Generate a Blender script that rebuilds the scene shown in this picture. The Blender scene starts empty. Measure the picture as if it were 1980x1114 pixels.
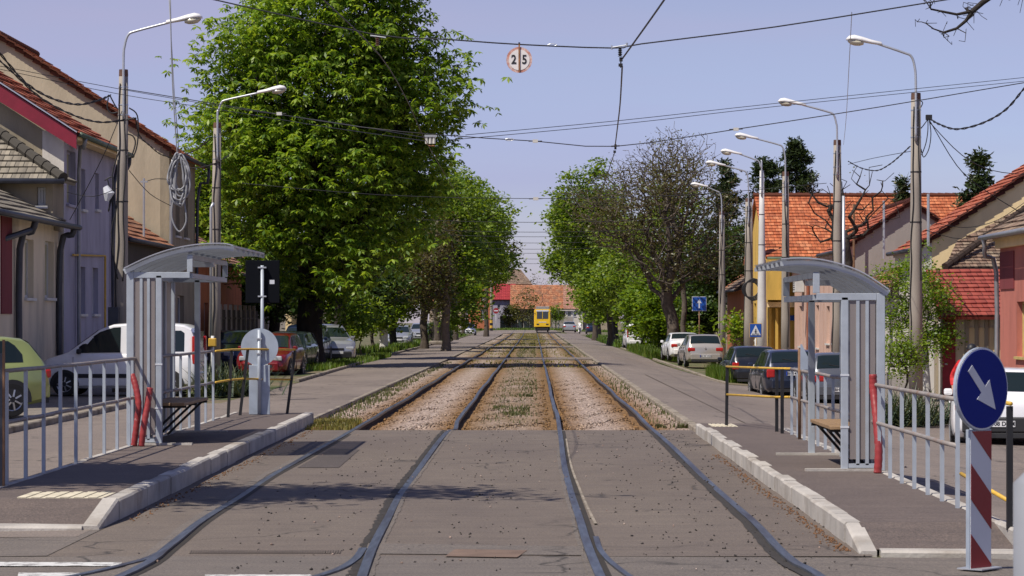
import bpy, math, random
import numpy as np
from mathutils import Vector, Matrix
R = math.radians
random.seed(7); rng = np.random.default_rng(7)
scene = bpy.context.scene
COL = scene.collection

# ------------------------------------------------------------ camera
FP = 5000.0; VX = 1033.0; HY = 620.0; CH = 1.75       # focal length in photo pixels, vanishing point, camera height
cd = bpy.data.cameras.new('camera'); cam = bpy.data.objects.new('camera', cd); COL.objects.link(cam)
cam.location = (0, 0, CH); cam.rotation_euler = (R(90), 0, 0)
cd.sensor_width = 36; cd.lens = 36 * FP / 1980
cd.shift_x = -(VX - 990) / 1980; cd.shift_y = (HY - 557) / 1980
cd.clip_start = 0.5; cd.clip_end = 5000
cd.dof.use_dof = True; cd.dof.focus_distance = 60; cd.dof.aperture_fstop = 16
scene.camera = cam
# ------------------------------------------------------------ light
SUN_EL, SUN_BACK = 56.0, 42.0
w = bpy.data.worlds.new('World'); scene.world = w; w.use_nodes = True
nt = w.node_tree; bg = nt.nodes['Background']
sky = nt.nodes.new('ShaderNodeTexSky'); sky.sky_type = 'NISHITA'; sky.sun_disc = False
sky.sun_elevation = R(SUN_EL); sky.sun_rotation = R(180 + 90 - SUN_BACK)
sky.air_density = 1.0; sky.dust_density = 0.25; sky.ozone_density = 5.0; sky.altitude = 100
mixs = nt.nodes.new('ShaderNodeMix'); mixs.data_type = 'RGBA'; mixs.blend_type = 'MULTIPLY'; mixs.inputs[0].default_value = 1.0
nt.links.new(sky.outputs[0], mixs.inputs[6]); mixs.inputs[7].default_value = (1.07, 0.84, 0.90, 1)
# faint, thin high cloud veil
tc = nt.nodes.new('ShaderNodeTexCoord'); mp = nt.nodes.new('ShaderNodeMapping'); mp.inputs['Scale'].default_value = (2.0, 2.0, 16.0)
no = nt.nodes.new('ShaderNodeTexNoise'); no.inputs['Scale'].default_value = 1.6; no.inputs['Detail'].default_value = 5
cr = nt.nodes.new('ShaderNodeValToRGB'); cr.color_ramp.elements[0].position = .45; cr.color_ramp.elements[1].position = .8
cr.color_ramp.elements[0].color = (0, 0, 0, 1); cr.color_ramp.elements[1].color = (.5, .5, .5, 1)
mc = nt.nodes.new('ShaderNodeMix'); mc.data_type = 'RGBA'
nt.links.new(tc.outputs['Generated'], mp.inputs[0]); nt.links.new(mp.outputs[0], no.inputs['Vector'])
nt.links.new(no.outputs[0], cr.inputs[0]); nt.links.new(cr.outputs[0], mc.inputs[0])
nt.links.new(mixs.outputs[2], mc.inputs[6]); mc.inputs[7].default_value = (4.3, 3.9, 5.6, 1)
spz = nt.nodes.new('ShaderNodeSeparateXYZ'); nt.links.new(tc.outputs['Generated'], spz.inputs[0])
zr = nt.nodes.new('ShaderNodeValToRGB')
for p_, c_ in ((.073, (.90, .99, 1.15)), (.116, (1.14, 1.04, 1.06)), (.2, (1.14, 1.04, 1.06))):
    zr.color_ramp.elements.new(p_)
for e_, (p_, c_) in zip(zr.color_ramp.elements, ((0, (.72, .82, 1.05)), (.073, (.92, .99, 1.15)), (.116, (1.12, 1.04, 1.07)), (.2, (1.1, 1.04, 1.07)), (.7, (.80, .82, .90)))):
    e_.position = p_; e_.color = (*c_, 1)
nt.links.new(spz.outputs[2], zr.inputs[0]); mz = nt.nodes.new('ShaderNodeMix'); mz.data_type = 'RGBA'; mz.blend_type = 'MULTIPLY'; mz.inputs[0].default_value = 1
nt.links.new(mc.outputs[2], mz.inputs[6]); nt.links.new(zr.outputs[0], mz.inputs[7]); nt.links.new(mz.outputs[2], bg.inputs[0]); bg.inputs[1].default_value = 0.106
sd = bpy.data.lights.new('sun', 'SUN'); sun = bpy.data.objects.new('sun', sd); COL.objects.link(sun)
sd.energy = 5.0; sd.angle = R(0.5); sd.color = (1.0, 0.93, 0.82)
sv = Vector((-math.cos(R(SUN_BACK)) * math.cos(R(SUN_EL)), -math.sin(R(SUN_BACK)) * math.cos(R(SUN_EL)), math.sin(R(SUN_EL))))
sun.rotation_euler = sv.to_track_quat('Z', 'Y').to_euler(); sun.location = (0, 0, 40)
scene.view_settings.view_transform = 'Standard'; scene.view_settings.look = 'None'
scene.view_settings.exposure = 0.0; scene.view_settings.gamma = 1.0
scene.render.engine = 'CYCLES'
scene.cycles.max_bounces = 6; scene.cycles.transparent_max_bounces = 8; scene.cycles.diffuse_bounces = 2

# ------------------------------------------------------------ helpers
def W(px, py, d):                    # photo pixel at distance d -> world point
    return ((px - VX) * d / FP, d, CH - (py - HY) * d / FP)
def X(px, d): return (px - VX) * d / FP
def Z(py, d): return CH - (py - HY) * d / FP

def tag(o, label=None, cat=None, group=None, kind=None):
    if label: o['label'] = label
    if cat: o['category'] = cat
    if group: o['group'] = group
    if kind: o['kind'] = kind
    return o
def empty(name, loc=(0, 0, 0), rz=0, label=None, cat=None, group=None):
    o = bpy.data.objects.new(name, None); COL.objects.link(o); o.location = loc; o.rotation_euler = (0, 0, rz)
    o.empty_display_size = .2
    return tag(o, label, cat, group)
def copy_tree(o, parent=None):
    c = o.copy(); COL.objects.link(c); c.parent = parent
    for ch in list(o.children): copy_tree(ch, c)
    return c

class MB:
    def __init__(s): s.v = []; s.f = []; s.m = []; s.uv = None
    def add(s, vs, fs, mi=0):
        b = len(s.v); s.v.extend([tuple(v) for v in vs]); s.f.extend([tuple(i + b for i in f) for f in fs]); s.m.extend([mi] * len(fs))
        return s
    def box(s, x0, x1, y0, y1, z0, z1, mi=0):
        if x0 > x1: x0, x1 = x1, x0
        if y0 > y1: y0, y1 = y1, y0
        if z0 > z1: z0, z1 = z1, z0
        vs = [(x0, y0, z0), (x1, y0, z0), (x1, y1, z0), (x0, y1, z0), (x0, y0, z1), (x1, y0, z1), (x1, y1, z1), (x0, y1, z1)]
        return s.add(vs, [(0, 3, 2, 1), (4, 5, 6, 7), (0, 1, 5, 4), (1, 2, 6, 5), (2, 3, 7, 6), (3, 0, 4, 7)], mi)
    def bar(s, a, b, wx, wz, mi=0, up=(0, 0, 1)):       # rectangular bar from a to b
        a, b = Vector(a), Vector(b); d = (b - a).normalized(); u = Vector(up)
        if abs(d.dot(u)) > .98: u = Vector((0, 1, 0))
        sx = d.cross(u).normalized(); sz = sx.cross(d).normalized()
        vs = []
        for p in (a, b):
            for i, j in ((-1, -1), (1, -1), (1, 1), (-1, 1)): vs.append(p + sx * wx / 2 * i + sz * wz / 2 * j)
        return s.add(vs, [(0, 3, 2, 1), (4, 5, 6, 7), (0, 1, 5, 4), (1, 2, 6, 5), (2, 3, 7, 6), (3, 0, 4, 7)][::1], mi)
    def tube(s, pts, r, n=8, mi=0, cap=True):
        pts = [Vector(p) for p in pts]; rs = r if isinstance(r, (list, tuple)) else [r] * len(pts)
        b = len(s.v); N = len(pts); up = None
        for i, p in enumerate(pts):
            d = (pts[min(i + 1, N - 1)] - pts[max(i - 1, 0)]).normalized()
            if up is None: up = Vector((0, 0, 1)) if abs(d.z) < .9 else Vector((0, 1, 0))
            sx = d.cross(up); sx = sx.normalized() if sx.length > 1e-6 else Vector((1, 0, 0)); sy = sx.cross(d).normalized(); up = sy
            for k in range(n):
                a = 2 * math.pi * k / n
                s.v.append(tuple(p + (sx * math.cos(a) + sy * math.sin(a)) * rs[i]))
        for i in range(N - 1):
            for k in range(n):
                k2 = (k + 1) % n
                s.f.append((b + i * n + k, b + i * n + k2, b + (i + 1) * n + k2, b + (i + 1) * n + k)); s.m.append(mi)
        if cap:
            s.f.append(tuple(b + k for k in range(n))[::-1]); s.f.append(tuple(b + (N - 1) * n + k for k in range(n))); s.m += [mi, mi]
        return s
    def prism(s, poly, axis, a, b, mi=0):               # poly in the plane normal to axis, extruded a..b
        n = len(poly)
        def P(p, t): return (t, p[0], p[1]) if axis == 'x' else ((p[0], t, p[1]) if axis == 'y' else (p[0], p[1], t))
        vs = [P(p, a) for p in poly] + [P(p, b) for p in poly]
        fs = [tuple(range(n))[::-1], tuple(range(n, 2 * n))] + [(i, (i + 1) % n, n + (i + 1) % n, n + i) for i in range(n)]
        return s.add(vs, fs, mi)
    def disc(s, c, r, t, ax='y', n=32, mi=0, rr=None):
        c = Vector(c); pts = []
        rr = rr or r
        for k in range(n):
            a = 2 * math.pi * k / n; pts.append((r * math.cos(a), rr * math.sin(a)))
        m = MB().prism(pts, ax, -t / 2, t / 2)
        return s.add([tuple(Vector(v) + c) for v in m.v], m.f, mi)
    def xf(s, M):
        s.v = [tuple(M @ Vector(v)) for v in s.v]; return s
    def build(s, name, mat, parent=None, smooth=False, loc=None, bevel=0, rz=0, fixn=True):
        me = bpy.data.meshes.new(name); me.from_pydata(s.v, [], s.f)
        for m in (mat if isinstance(mat, (list, tuple)) else [mat]): me.materials.append(m)
        if any(s.m): me.polygons.foreach_set('material_index', s.m)
        if s.uv is not None:
            ul = me.uv_layers.new(name='UVMap'); ul.data.foreach_set('uv', [c for uv in s.uv for c in uv])
        me.validate(); me.update()
        if fixn:
            import bmesh
            bm = bmesh.new(); bm.from_mesh(me); bmesh.ops.recalc_face_normals(bm, faces=bm.faces); bm.to_mesh(me); bm.free()
        if smooth: me.polygons.foreach_set('use_smooth', [True] * len(me.polygons))
        o = bpy.data.objects.new(name, me); COL.objects.link(o)
        if parent: o.parent = parent
        if loc: o.location = loc
        o.rotation_euler.z = rz
        if bevel:
            b = o.modifiers.new('b', 'BEVEL'); b.width = bevel; b.segments = 2; b.limit_method = 'ANGLE'; b.angle_limit = R(40)
        return o
def fast_mesh(name, V, F, mat, parent=None, n=4, smooth=False):  # V (N,3), F (M,n) arrays
    me = bpy.data.meshes.new(name); me.vertices.add(len(V)); me.vertices.foreach_set('co', np.asarray(V, dtype=np.float32).ravel())
    M = len(F); me.loops.add(M * n); me.loops.foreach_set('vertex_index', np.asarray(F, dtype=np.int32).ravel())
    me.polygons.add(M); me.polygons.foreach_set('loop_start', np.arange(0, M * n, n, dtype=np.int32))
    try: me.polygons.foreach_set('loop_total', np.full(M, n, dtype=np.int32))
    except Exception: pass
    me.update(calc_edges=True); me.validate(); me.materials.append(mat)
    if smooth: me.polygons.foreach_set('use_smooth', [True] * M)
    o = bpy.data.objects.new(name, me); COL.objects.link(o)
    if parent: o.parent = parent
    return o
def text_mesh(name, txt, size, mat, parent, loc, rot=(R(90), 0, 0), depth=.002, bold=0, align='CENTER', sx=1.0):
    cu = bpy.data.curves.new(name, 'FONT'); cu.body = txt; cu.size = size; cu.align_x = align; cu.align_y = 'CENTER'; cu.extrude = depth; cu.offset = bold
    t = bpy.data.objects.new('tmp', cu); COL.objects.link(t)
    dg = bpy.context.evaluated_depsgraph_get(); me = bpy.data.meshes.new_from_object(t.evaluated_get(dg))
    bpy.data.objects.remove(t); me.materials.clear(); me.materials.append(mat); me.name = name
    o = bpy.data.objects.new(name, me); COL.objects.link(o); o.parent = parent; o.location = loc; o.rotation_euler = rot; o.scale = (sx, 1, 1)
    return o

# ------------------------------------------------------------ materials
def newmat(name):
    m = bpy.data.materials.new(name); m.use_nodes = True; return m, m.node_tree, m.node_tree.nodes['Principled BSDF']
def ramp(nt, fac, stops):
    r = nt.nodes.new('ShaderNodeValToRGB'); e = r.color_ramp.elements
    while len(e) < len(stops): e.new(.5)
    for i, (p, c) in enumerate(stops): e[i].position = p; e[i].color = (*c, 1) if len(c) == 3 else c
    nt.links.new(fac, r.inputs[0]); return r.outputs[0]
def noise(nt, scale, detail=4, vec=None, rough=.55, obj=True):
    n = nt.nodes.new('ShaderNodeTexNoise'); n.inputs['Scale'].default_value = scale; n.inputs['Detail'].default_value = detail; n.inputs['Roughness'].default_value = rough
    if vec is None:
        t = nt.nodes.new('ShaderNodeTexCoord'); vec = t.outputs['Object']
    nt.links.new(vec, n.inputs['Vector']); return n.outputs[0]
def mix(nt, fac, a, b, mode='MIX'):
    m = nt.nodes.new('ShaderNodeMix'); m.data_type = 'RGBA'; m.blend_type = mode
    if isinstance(fac, (int, float)): m.inputs[0].default_value = fac
    else: nt.links.new(fac, m.inputs[0])
    for i, c in ((6, a), (7, b)):
        if isinstance(c, tuple): m.inputs[i].default_value = (*c, 1) if len(c) == 3 else c
        else: nt.links.new(c, m.inputs[i])
    return m.outputs[2]
def mathn(nt, op, a, b=0.0, c=None):
    m = nt.nodes.new('ShaderNodeMath'); m.operation = op
    for i, x in enumerate((a, b) if c is None else (a, b, c)):
        if isinstance(x, (int, float)): m.inputs[i].default_value = x
        else: nt.links.new(x, m.inputs[i])
    return m.outputs[0]
def bump(nt, bs, h, strength=.3, dist=.02):
    b = nt.nodes.new('ShaderNodeBump'); b.inputs['Strength'].default_value = strength; b.inputs['Distance'].default_value = dist
    nt.links.new(h, b.inputs['Height']); nt.links.new(b.outputs[0], bs.inputs['Normal'])
def scaled(nt, v=(1, 1, 1)):
    t = nt.nodes.new('ShaderNodeTexCoord'); m = nt.nodes.new('ShaderNodeMapping'); m.inputs['Scale'].default_value = v
    nt.links.new(t.outputs['Object'], m.inputs[0]); return m.outputs[0]
def pm(name, col, rough=.7, metal=0, var=.15, vs=3.0, bs=0, bstr=.3, dirt=None, ds=1.0, dlev=(.5, .7), spec=None, coat=0, vec=None, bd=.02):
    m, nt, b = newmat(name)
    v = scaled(nt, vec) if vec else None
    n = noise(nt, vs, 5, v)
    lo = tuple(c * (1 - var) for c in col); hi = tuple(min(1, c * (1 + var)) for c in col)
    c = ramp(nt, n, [(.3, lo), (.7, hi)])
    if dirt:
        n2 = noise(nt, ds, 6, v, .65); k = ramp(nt, n2, [(dlev[0], (0, 0, 0)), (dlev[1], (1, 1, 1))]); c = mix(nt, k, c, dirt)
    nt.links.new(c, b.inputs['Base Color']); b.inputs['Roughness'].default_value = rough; b.inputs['Metallic'].default_value = metal
    if coat: b.inputs['Coat Weight'].default_value = coat; b.inputs['Coat Roughness'].default_value = .05
    if spec is not None: b.inputs['Specular IOR Level'].default_value = spec
    if bs: bump(nt, b, noise(nt, bs, 6, v), bstr, bd)
    return m

def asphalt(name, base, warm, crack=True, patch=.12):
    m, nt, b = newmat(name)
    n1 = noise(nt, .35, 5, scaled(nt, (1, .35, 1))); n2 = noise(nt, 48, 4, None, .75); n3 = noise(nt, 2.2, 6, scaled(nt, (1, .5, 1)), .7)
    c = ramp(nt, n1, [(.3, tuple(x * (1 - patch) for x in base)), (.7, warm)])
    c = mix(nt, ramp(nt, n3, [(.35, (0, 0, 0)), (.75, (.55, .55, .55))]), c, tuple(x * .72 for x in base))
    g = ramp(nt, n2, [(.34, (.45, .45, .45)), (.46, (.95, .95, .95)), (.56, (1.03, 1.03, 1.03)), (.68, (1.7, 1.62, 1.5))])
    st_ = noise(nt, 1.0, 5, scaled(nt, (.7, 5.5, 1)), .7); c = mix(nt, 1.0, c, ramp(nt, st_, [(.3, (.86, .86, .87)), (.7, (1.13, 1.12, 1.10))]), 'MULTIPLY')
    pt_ = noise(nt, 7.0, 6, scaled(nt, (.8, 1.6, 1)), .8); c = mix(nt, 1.0, c, ramp(nt, pt_, [(.30, (.66, .65, .65)), (.42, (1, 1, 1)), (.7, (1.06, 1.05, 1.03))]), 'MULTIPLY')
    c = mix(nt, 1.0, c, g, 'MULTIPLY')
    if crack:
        vo = nt.nodes.new('ShaderNodeTexVoronoi'); vo.feature = 'DISTANCE_TO_EDGE'; vo.inputs['Scale'].default_value = .33
        vm = nt.nodes.new('ShaderNodeVectorMath'); vm.operation = 'ADD'
        nn = nt.nodes.new('ShaderNodeTexNoise'); nn.inputs['Scale'].default_value = 1.5
        t = nt.nodes.new('ShaderNodeTexCoord'); nt.links.new(t.outputs['Object'], nn.inputs['Vector'])
        nt.links.new(t.outputs['Object'], vm.inputs[0]); nt.links.new(nn.outputs['Color'], vm.inputs[1]); nt.links.new(vm.outputs[0], vo.inputs['Vector'])
        k = ramp(nt, vo.outputs['Distance'], [(.0, (1, 1, 1)), (.012, (0, 0, 0))])
        k = mix(nt, 1.0, k, ramp(nt, noise(nt, .5, 2), [(.42, (0, 0, 0)), (.55, (.85, .85, .85))]), 'MULTIPLY')
        c = mix(nt, k, c, (.03, .026, .022))
    nt.links.new(c, b.inputs['Base Color']); b.inputs['Roughness'].default_value = .85
    bump(nt, b, noise(nt, 70, 4), .5, .012)
    return m

def ballast_mat(name, rails, island=False):
    m, nt, b = newmat(name)
    vo = nt.nodes.new('ShaderNodeTexVoronoi'); vo.inputs['Scale'].default_value = 17
    nt.links.new(scaled(nt, (1, 1, 1)), vo.inputs['Vector'])
    src = vo.outputs['Color']
    if island: src = nt.nodes.new('ShaderNodeNewGeometry').outputs['Random Per Island']
    c = ramp(nt, src, [(.1, (.14, .10, .075)), (.45, (.36, .265, .21)), (.75, (.52, .41, .34)), (1, (.28, .23, .19))])
    sp = nt.nodes.new('ShaderNodeSeparateXYZ'); t = nt.nodes.new('ShaderNodeTexCoord'); nt.links.new(t.outputs['Object'], sp.inputs[0])
    k = None
    for x in rails:
        d = mathn(nt, 'ABSOLUTE', mathn(nt, 'SUBTRACT', sp.outputs[0], x))
        s_ = mathn(nt, 'SUBTRACT', 1.0, mathn(nt, 'DIVIDE', d, .62)); s_ = mathn(nt, 'MAXIMUM', s_, 0.0)
        k = s_ if k is None else mathn(nt, 'MAXIMUM', k, s_)
    k = mathn(nt, 'MULTIPLY', k, mathn(nt, 'ADD', noise(nt, 2.5, 4, scaled(nt, (1, .4, 1))), .75))
    k = mathn(nt, 'MINIMUM', k, .92)
    c = mix(nt, k, c, mix(nt, 1.0, ramp(nt, src, [(0, (.6, .6, .6)), (1, (1.4, 1.4, 1.4))]), (.205, .105, .03), 'MULTIPLY'))
    # the middle strip has drier, browner earth
    dm = mathn(nt, 'ABSOLUTE', mathn(nt, 'SUBTRACT', sp.outputs[0], -.45))
    km = mathn(nt, 'MULTIPLY', mathn(nt, 'MAXIMUM', mathn(nt, 'SUBTRACT', 1.0, mathn(nt, 'DIVIDE', dm, .95)), 0.0), ramp(nt, noise(nt, 1.1, 5, scaled(nt, (1, .3, 1))), [(.3, (.2, .2, .2)), (.6, (.85, .85, .85))]))
    c = mix(nt, km, c, (.18, .115, .05))
    ng = noise(nt, 1.3, 6, scaled(nt, (1, .22, 1)), .7)
    far = mathn(nt, 'MINIMUM', mathn(nt, 'MAXIMUM', mathn(nt, 'DIVIDE', mathn(nt, 'SUBTRACT', sp.outputs[1], 70.0), 90.0), 0.0), .75)
    kg = mathn(nt, 'MULTIPLY', far, ramp(nt, ng, [(.42, (0, 0, 0)), (.62, (1, 1, 1))]))
    c = mix(nt, kg, c, (.13, .115, .035))
    nt.links.new(c, b.inputs['Base Color']); b.inputs['Roughness'].default_value = .95
    h = mathn(nt, 'SUBTRACT', 1.0, vo.outputs['Distance']); bump(nt, b, h, .9, .05)
    return m

def leafmat(name, c1, c2, c3, trans=.35, tcol=None):
    m, nt, b = newmat(name)
    g = nt.nodes.new('ShaderNodeNewGeometry')
    c = ramp(nt, g.outputs['Random Per Island'], [(0, c1), (.5, c2), (1, c3)])
    nt.links.new(c, b.inputs['Base Color']); b.inputs['Roughness'].default_value = .42; b.inputs['Specular IOR Level'].default_value = .35
    tr = nt.nodes.new('ShaderNodeBsdfTranslucent'); mm = mix(nt, 1.0, c, tcol or (1.7, 1.5, .5), 'MULTIPLY'); nt.links.new(mm, tr.inputs[0])
    ms = nt.nodes.new('ShaderNodeMixShader'); ms.inputs[0].default_value = trans
    nt.links.new(b.outputs[0], ms.inputs[1]); nt.links.new(tr.outputs[0], ms.inputs[2])
    nt.links.new(ms.outputs[0], nt.nodes['Material Output'].inputs[0]); return m

def tilemat(name, c1, c2, c3, lichen=None, moss=.0, tw=.22, th=.30):
    m, nt, b = newmat(name)
    uv = nt.nodes.new('ShaderNodeUVMap'); br = nt.nodes.new('ShaderNodeTexBrick'); nt.links.new(uv.outputs[0], br.inputs['Vector'])
    br.inputs['Scale'].default_value = 1; br.inputs['Brick Width'].default_value = tw; br.inputs['Row Height'].default_value = th
    br.inputs['Mortar Size'].default_value = .012; br.inputs['Mortar Smooth'].default_value = .3; br.offset = .5
    br.inputs['Color1'].default_value = (0, 0, 0, 1); br.inputs['Color2'].default_value = (1, 1, 1, 1); br.inputs['Mortar'].default_value = (.5, .5, .5, 1)
    c = ramp(nt, br.outputs['Color'], [(0, c1), (.5, c2), (1, c3)])
    n = noise(nt, 1.2, 5, uv.outputs[0])
    c = mix(nt, ramp(nt, n, [(.45, (0, 0, 0)), (.75, (moss, moss, moss))]), c, lichen or (.2, .17, .12))
    c = mix(nt, br.outputs['Fac'], c, tuple(x * .3 for x in c1))
    nt.links.new(c, b.inputs['Base Color']); b.inputs['Roughness'].default_value = .85
    # rounded tiles: wave across each tile
    sp = nt.nodes.new('ShaderNodeSeparateXYZ'); nt.links.new(uv.outputs[0], sp.inputs[0])
    s_ = mathn(nt, 'ABSOLUTE', mathn(nt, 'SINE', mathn(nt, 'MULTIPLY', sp.outputs[0], math.pi / tw)))
    bump(nt, b, mathn(nt, 'ADD', s_, mathn(nt, 'MULTIPLY', noise(nt, 12, 3, uv.outputs[0]), .6)), .7, .04)
    return m

M = {}
M['asphalt_near'] = asphalt('asphalt near', (.145, .117, .101), (.172, .142, .115))
M['asphalt_cross'] = asphalt('asphalt crossing', (.150, .130, .116), (.175, .150, .130))
M['asphalt_lane'] = asphalt('asphalt lane', (.20, .165, .145), (.24, .20, .172), patch=.16)
M['asphalt_platform'] = asphalt('asphalt platform', (.122, .096, .086), (.142, .112, .098), crack=False, patch=.08)
M['asphalt_patch'] = asphalt('asphalt patch', (.085, .072, .066), (.1, .082, .075), crack=False)
M['sidewalk'] = asphalt('sidewalk', (.20, .175, .15), (.25, .22, .185))
M['kerb'] = pm('kerb concrete', (.44, .41, .37), .85, var=.22, vs=2.2, bs=40, bstr=.3, dirt=(.24, .2, .16), ds=1.4, dlev=(.5, .75))
M['kerb_old'] = pm('old kerb', (.28, .24, .19), .9, var=.3, vs=3, bs=30, bstr=.5, dirt=(.1, .08, .05), ds=2)
M['earth'] = pm('earth', (.16, .125, .075), .95, var=.35, vs=1.2, bs=12, bstr=.6, dirt=(.06, .085, .02), ds=.5, dlev=(.42, .58))
M['track_asphalt_edge'] = pm('edge', (.05, .045, .04), .95, bs=20)
M['white_paint'] = pm('road paint', (.62, .62, .60), .7, var=.15, vs=6, dirt=(.2, .19, .18), ds=9, dlev=(.5, .62))
M['tactile'] = pm('tactile paving', (.62, .56, .42), .8, var=.2, vs=5)
M['rail_top'] = pm('rail steel', (.13, .148, .18), .45, .6, var=.3, vs=8, dirt=(.06, .045, .04), ds=1.5, dlev=(.45, .75), vec=(4, .3, 1))
M['rail_side'] = pm('rail rust', (.035, .018, .011), .9, 0, var=.4, vs=8, bs=20)
M['groove'] = pm('groove', (.03, .025, .02), .95)
M['gap'] = pm('gap', (.035, .03, .026), .95, bs=25)
M['grey_paint'] = pm('grey painted steel', (.39, .43, .48), .45, .1, var=.1, vs=6, dirt=(.25, .2, .16), ds=5, dlev=(.62, .8))
M['grey_rail'] = pm('worn rail', (.30, .27, .25), .6, .1, var=.2, vs=6, dirt=(.22, .12, .07), ds=3, dlev=(.5, .75))
M['black_paint'] = pm('black paint', (.012, .012, .014), .5, var=.2)
M['yellow_paint'] = pm('yellow paint', (.62, .38, .05), .55, var=.15, vs=8)
M['rust_post'] = pm('rusty post', (.20, .11, .06), .8, var=.3, vs=9)
M['white_metal'] = pm('white metal', (.62, .63, .64), .5, var=.06)
M['roof_edge'] = pm('roof edge', (.55, .55, .58), .3, .6, var=.1)
M['rib'] = pm('rib', (.46, .49, .53), .4, .2, var=.1)
m, nt_, b_ = newmat('tan polycarbonate'); b_.inputs['Base Color'].default_value = (.27, .235, .225, 1); b_.inputs['Roughness'].default_value = .35; b_.inputs['Alpha'].default_value = .86; M['poly'] = m
m, nt_, b_ = newmat('roof polycarbonate'); b_.inputs['Base Color'].default_value = (.30, .32, .35, 1); b_.inputs['Roughness'].default_value = .2; b_.inputs['Alpha'].default_value = .5; M['polyroof'] = m
M['wood'] = pm('bench wood', (.30, .19, .10), .6, var=.3, vs=3, vec=(1, 8, 8), bs=20, bstr=.3)
M['red_hose'] = pm('red hose', (.30, .035, .035), .45, var=.25, vs=6, dirt=(.4, .22, .2), ds=14, dlev=(.62, .7))
M['concrete'] = pm('pole concrete', (.30, .265, .225), .9, var=.16, vs=1.5, bs=40, bstr=.25, vec=(3, 3, .5))
M['concrete_white'] = pm('painted pole', (.60, .59, .57), .7, var=.1, vs=2)
M['rust_cap'] = pm('rust cap', (.13, .07, .05), .9, var=.3)
M['galv'] = pm('galvanised', (.50, .52, .55), .4, .5, var=.1)
M['lamp_white'] = pm('lamp housing', (.78, .77, .75), .4, var=.06)
m, nt_, b_ = newmat('lamp glass'); b_.inputs['Base Color'].default_value = (.62, .58, .45, 1); b_.inputs['Roughness'].default_value = .15; M['lamp_glass'] = m
M['wire'] = pm('wire', (.03, .03, .035), .5, .3, var=.1)
M['cable'] = pm('cable', (.015, .015, .017), .6, var=.2)
M['cable_grey'] = pm('grey cable', (.26, .265, .28), .55, var=.2)
M['insul'] = pm('insulator', (.10, .05, .035), .25, var=.1)
M['porcelain'] = pm('porcelain', (.6, .58, .52), .3, var=.1)
M['sign_blue'] = pm('sign blue', (.003, .014, .20), .5, var=.05, spec=.15)
M['sign_blue2'] = pm('sign blue light', (.01, .08, .38), .4, var=.05)
M['sign_white'] = pm('sign white', (.62, .64, .68), .4, var=.05)
M['sign_red'] = pm('sign red', (.26, .012, .015), .4, var=.08)
M['sign_black'] = pm('sign dark back', (.004, .005, .008), .8, var=.1, spec=.1)
M['sign_back'] = pm('sign back', (.36, .41, .48), .5, .2, var=.15, vs=4)
M['sign_faded'] = pm('faded red', (.55, .24, .18), .6, var=.3, vs=20, dirt=(.78, .68, .64), ds=8, dlev=(.45, .65))
M['sign_offwhite'] = pm('faded white', (.82, .78, .75), .6, var=.08, vs=6)
M['rust'] = pm('rust', (.30, .13, .05), .8, var=.4, vs=20)
M['tyre'] = pm('tyre', (.018, .018, .018), .85, var=.15)
M['rim'] = pm('rim', (.5, .51, .53), .35, .7, var=.06)
M['trim'] = pm('trim plastic', (.022, .022, .024), .6, var=.1)
M['chrome'] = pm('chrome', (.7, .7, .72), .15, 1, var=.03)
m, nt_, b_ = newmat('car glass'); b_.inputs['Base Color'].default_value = (.012, .02, .022, 1); b_.inputs['Roughness'].default_value = .06; b_.inputs['Specular IOR Level'].default_value = .45; M['glass'] = m
m, nt_, b_ = newmat('window glass'); b_.inputs['Base Color'].default_value = (.05, .06, .075, 1); b_.inputs['Roughness'].default_value = .08; M['wglass'] = m
M['tail'] = pm('tail light', (.42, .015, .012), .2, var=.15, coat=.5)
M['head'] = pm('head light', (.62, .64, .66), .12, .3, var=.1, coat=.6)
M['plate'] = pm('licence plate', (.72, .72, .72), .4, var=.03)
M['plate_blue'] = pm('plate blue', (.01, .05, .4), .4)
M['ink'] = pm('black ink', (.012, .012, .014), .5)
for k, c, mt in (('white', (.86, .86, .87), 0), ('silver', (.42, .43, .45), .5), ('beige_silver', (.46, .43, .39), .4), ('black', (.012, .014, .02), .2), ('navy', (.018, .025, .05), .3), ('grey_blue', (.13, .14, .16), .5),
                 ('red', (.20, .010, .013), .2), ('green', (.33, .38, .13), .3), ('darkgreen', (.05, .075, .07), .4), ('tramyellow', (.80, .50, .01), 0), ('darkblue', (.01, .02, .06), .2)):
    M['car_' + k] = pm('paint ' + k, c, .28, mt, var=.05, vs=1.5, coat=.8, dirt=tuple(x * .75 + .03 for x in c), ds=3, dlev=(.55, .8))
def plaster(name, c, dirt=None, bs=25, bstr=.25, lev=(.5, .75), ds=1.6): return pm(name, c, .9, var=.13, vs=1.4, bs=bs, bstr=bstr, dirt=dirt or tuple(x * .66 for x in c), ds=ds, dlev=lev, vec=(1, 1, .3))
M['w_cream'] = plaster('cream plaster', (.70, .60, .44)); M['w_lilac'] = plaster('lilac plaster', (.39, .375, .46)); M['w_beige'] = plaster('beige roughcast', (.45, .385, .275), bs=14, bstr=.5, lev=(.55, .9))
M['w_brown'] = plaster('brown roughcast', (.30, .255, .18), bs=8, bstr=.9); M['w_white'] = plaster('white plaster', (.62, .58, .52)); M['w_pink'] = plaster('pink plaster', (.60, .40, .32)); M['w_yellow'] = plaster('yellow plaster', (.66, .42, .09))
M['w_grey'] = plaster('grey plaster', (.33, .30, .275), lev=(.6, .9)); M['w_gold'] = plaster('gold plaster', (.82, .64, .36), dirt=(.62, .46, .26), lev=(.6, .9)); M['w_salmon'] = plaster('salmon plaster', (.48, .16, .12)); M['w_maroon'] = plaster('maroon', (.20, .035, .04))
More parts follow.
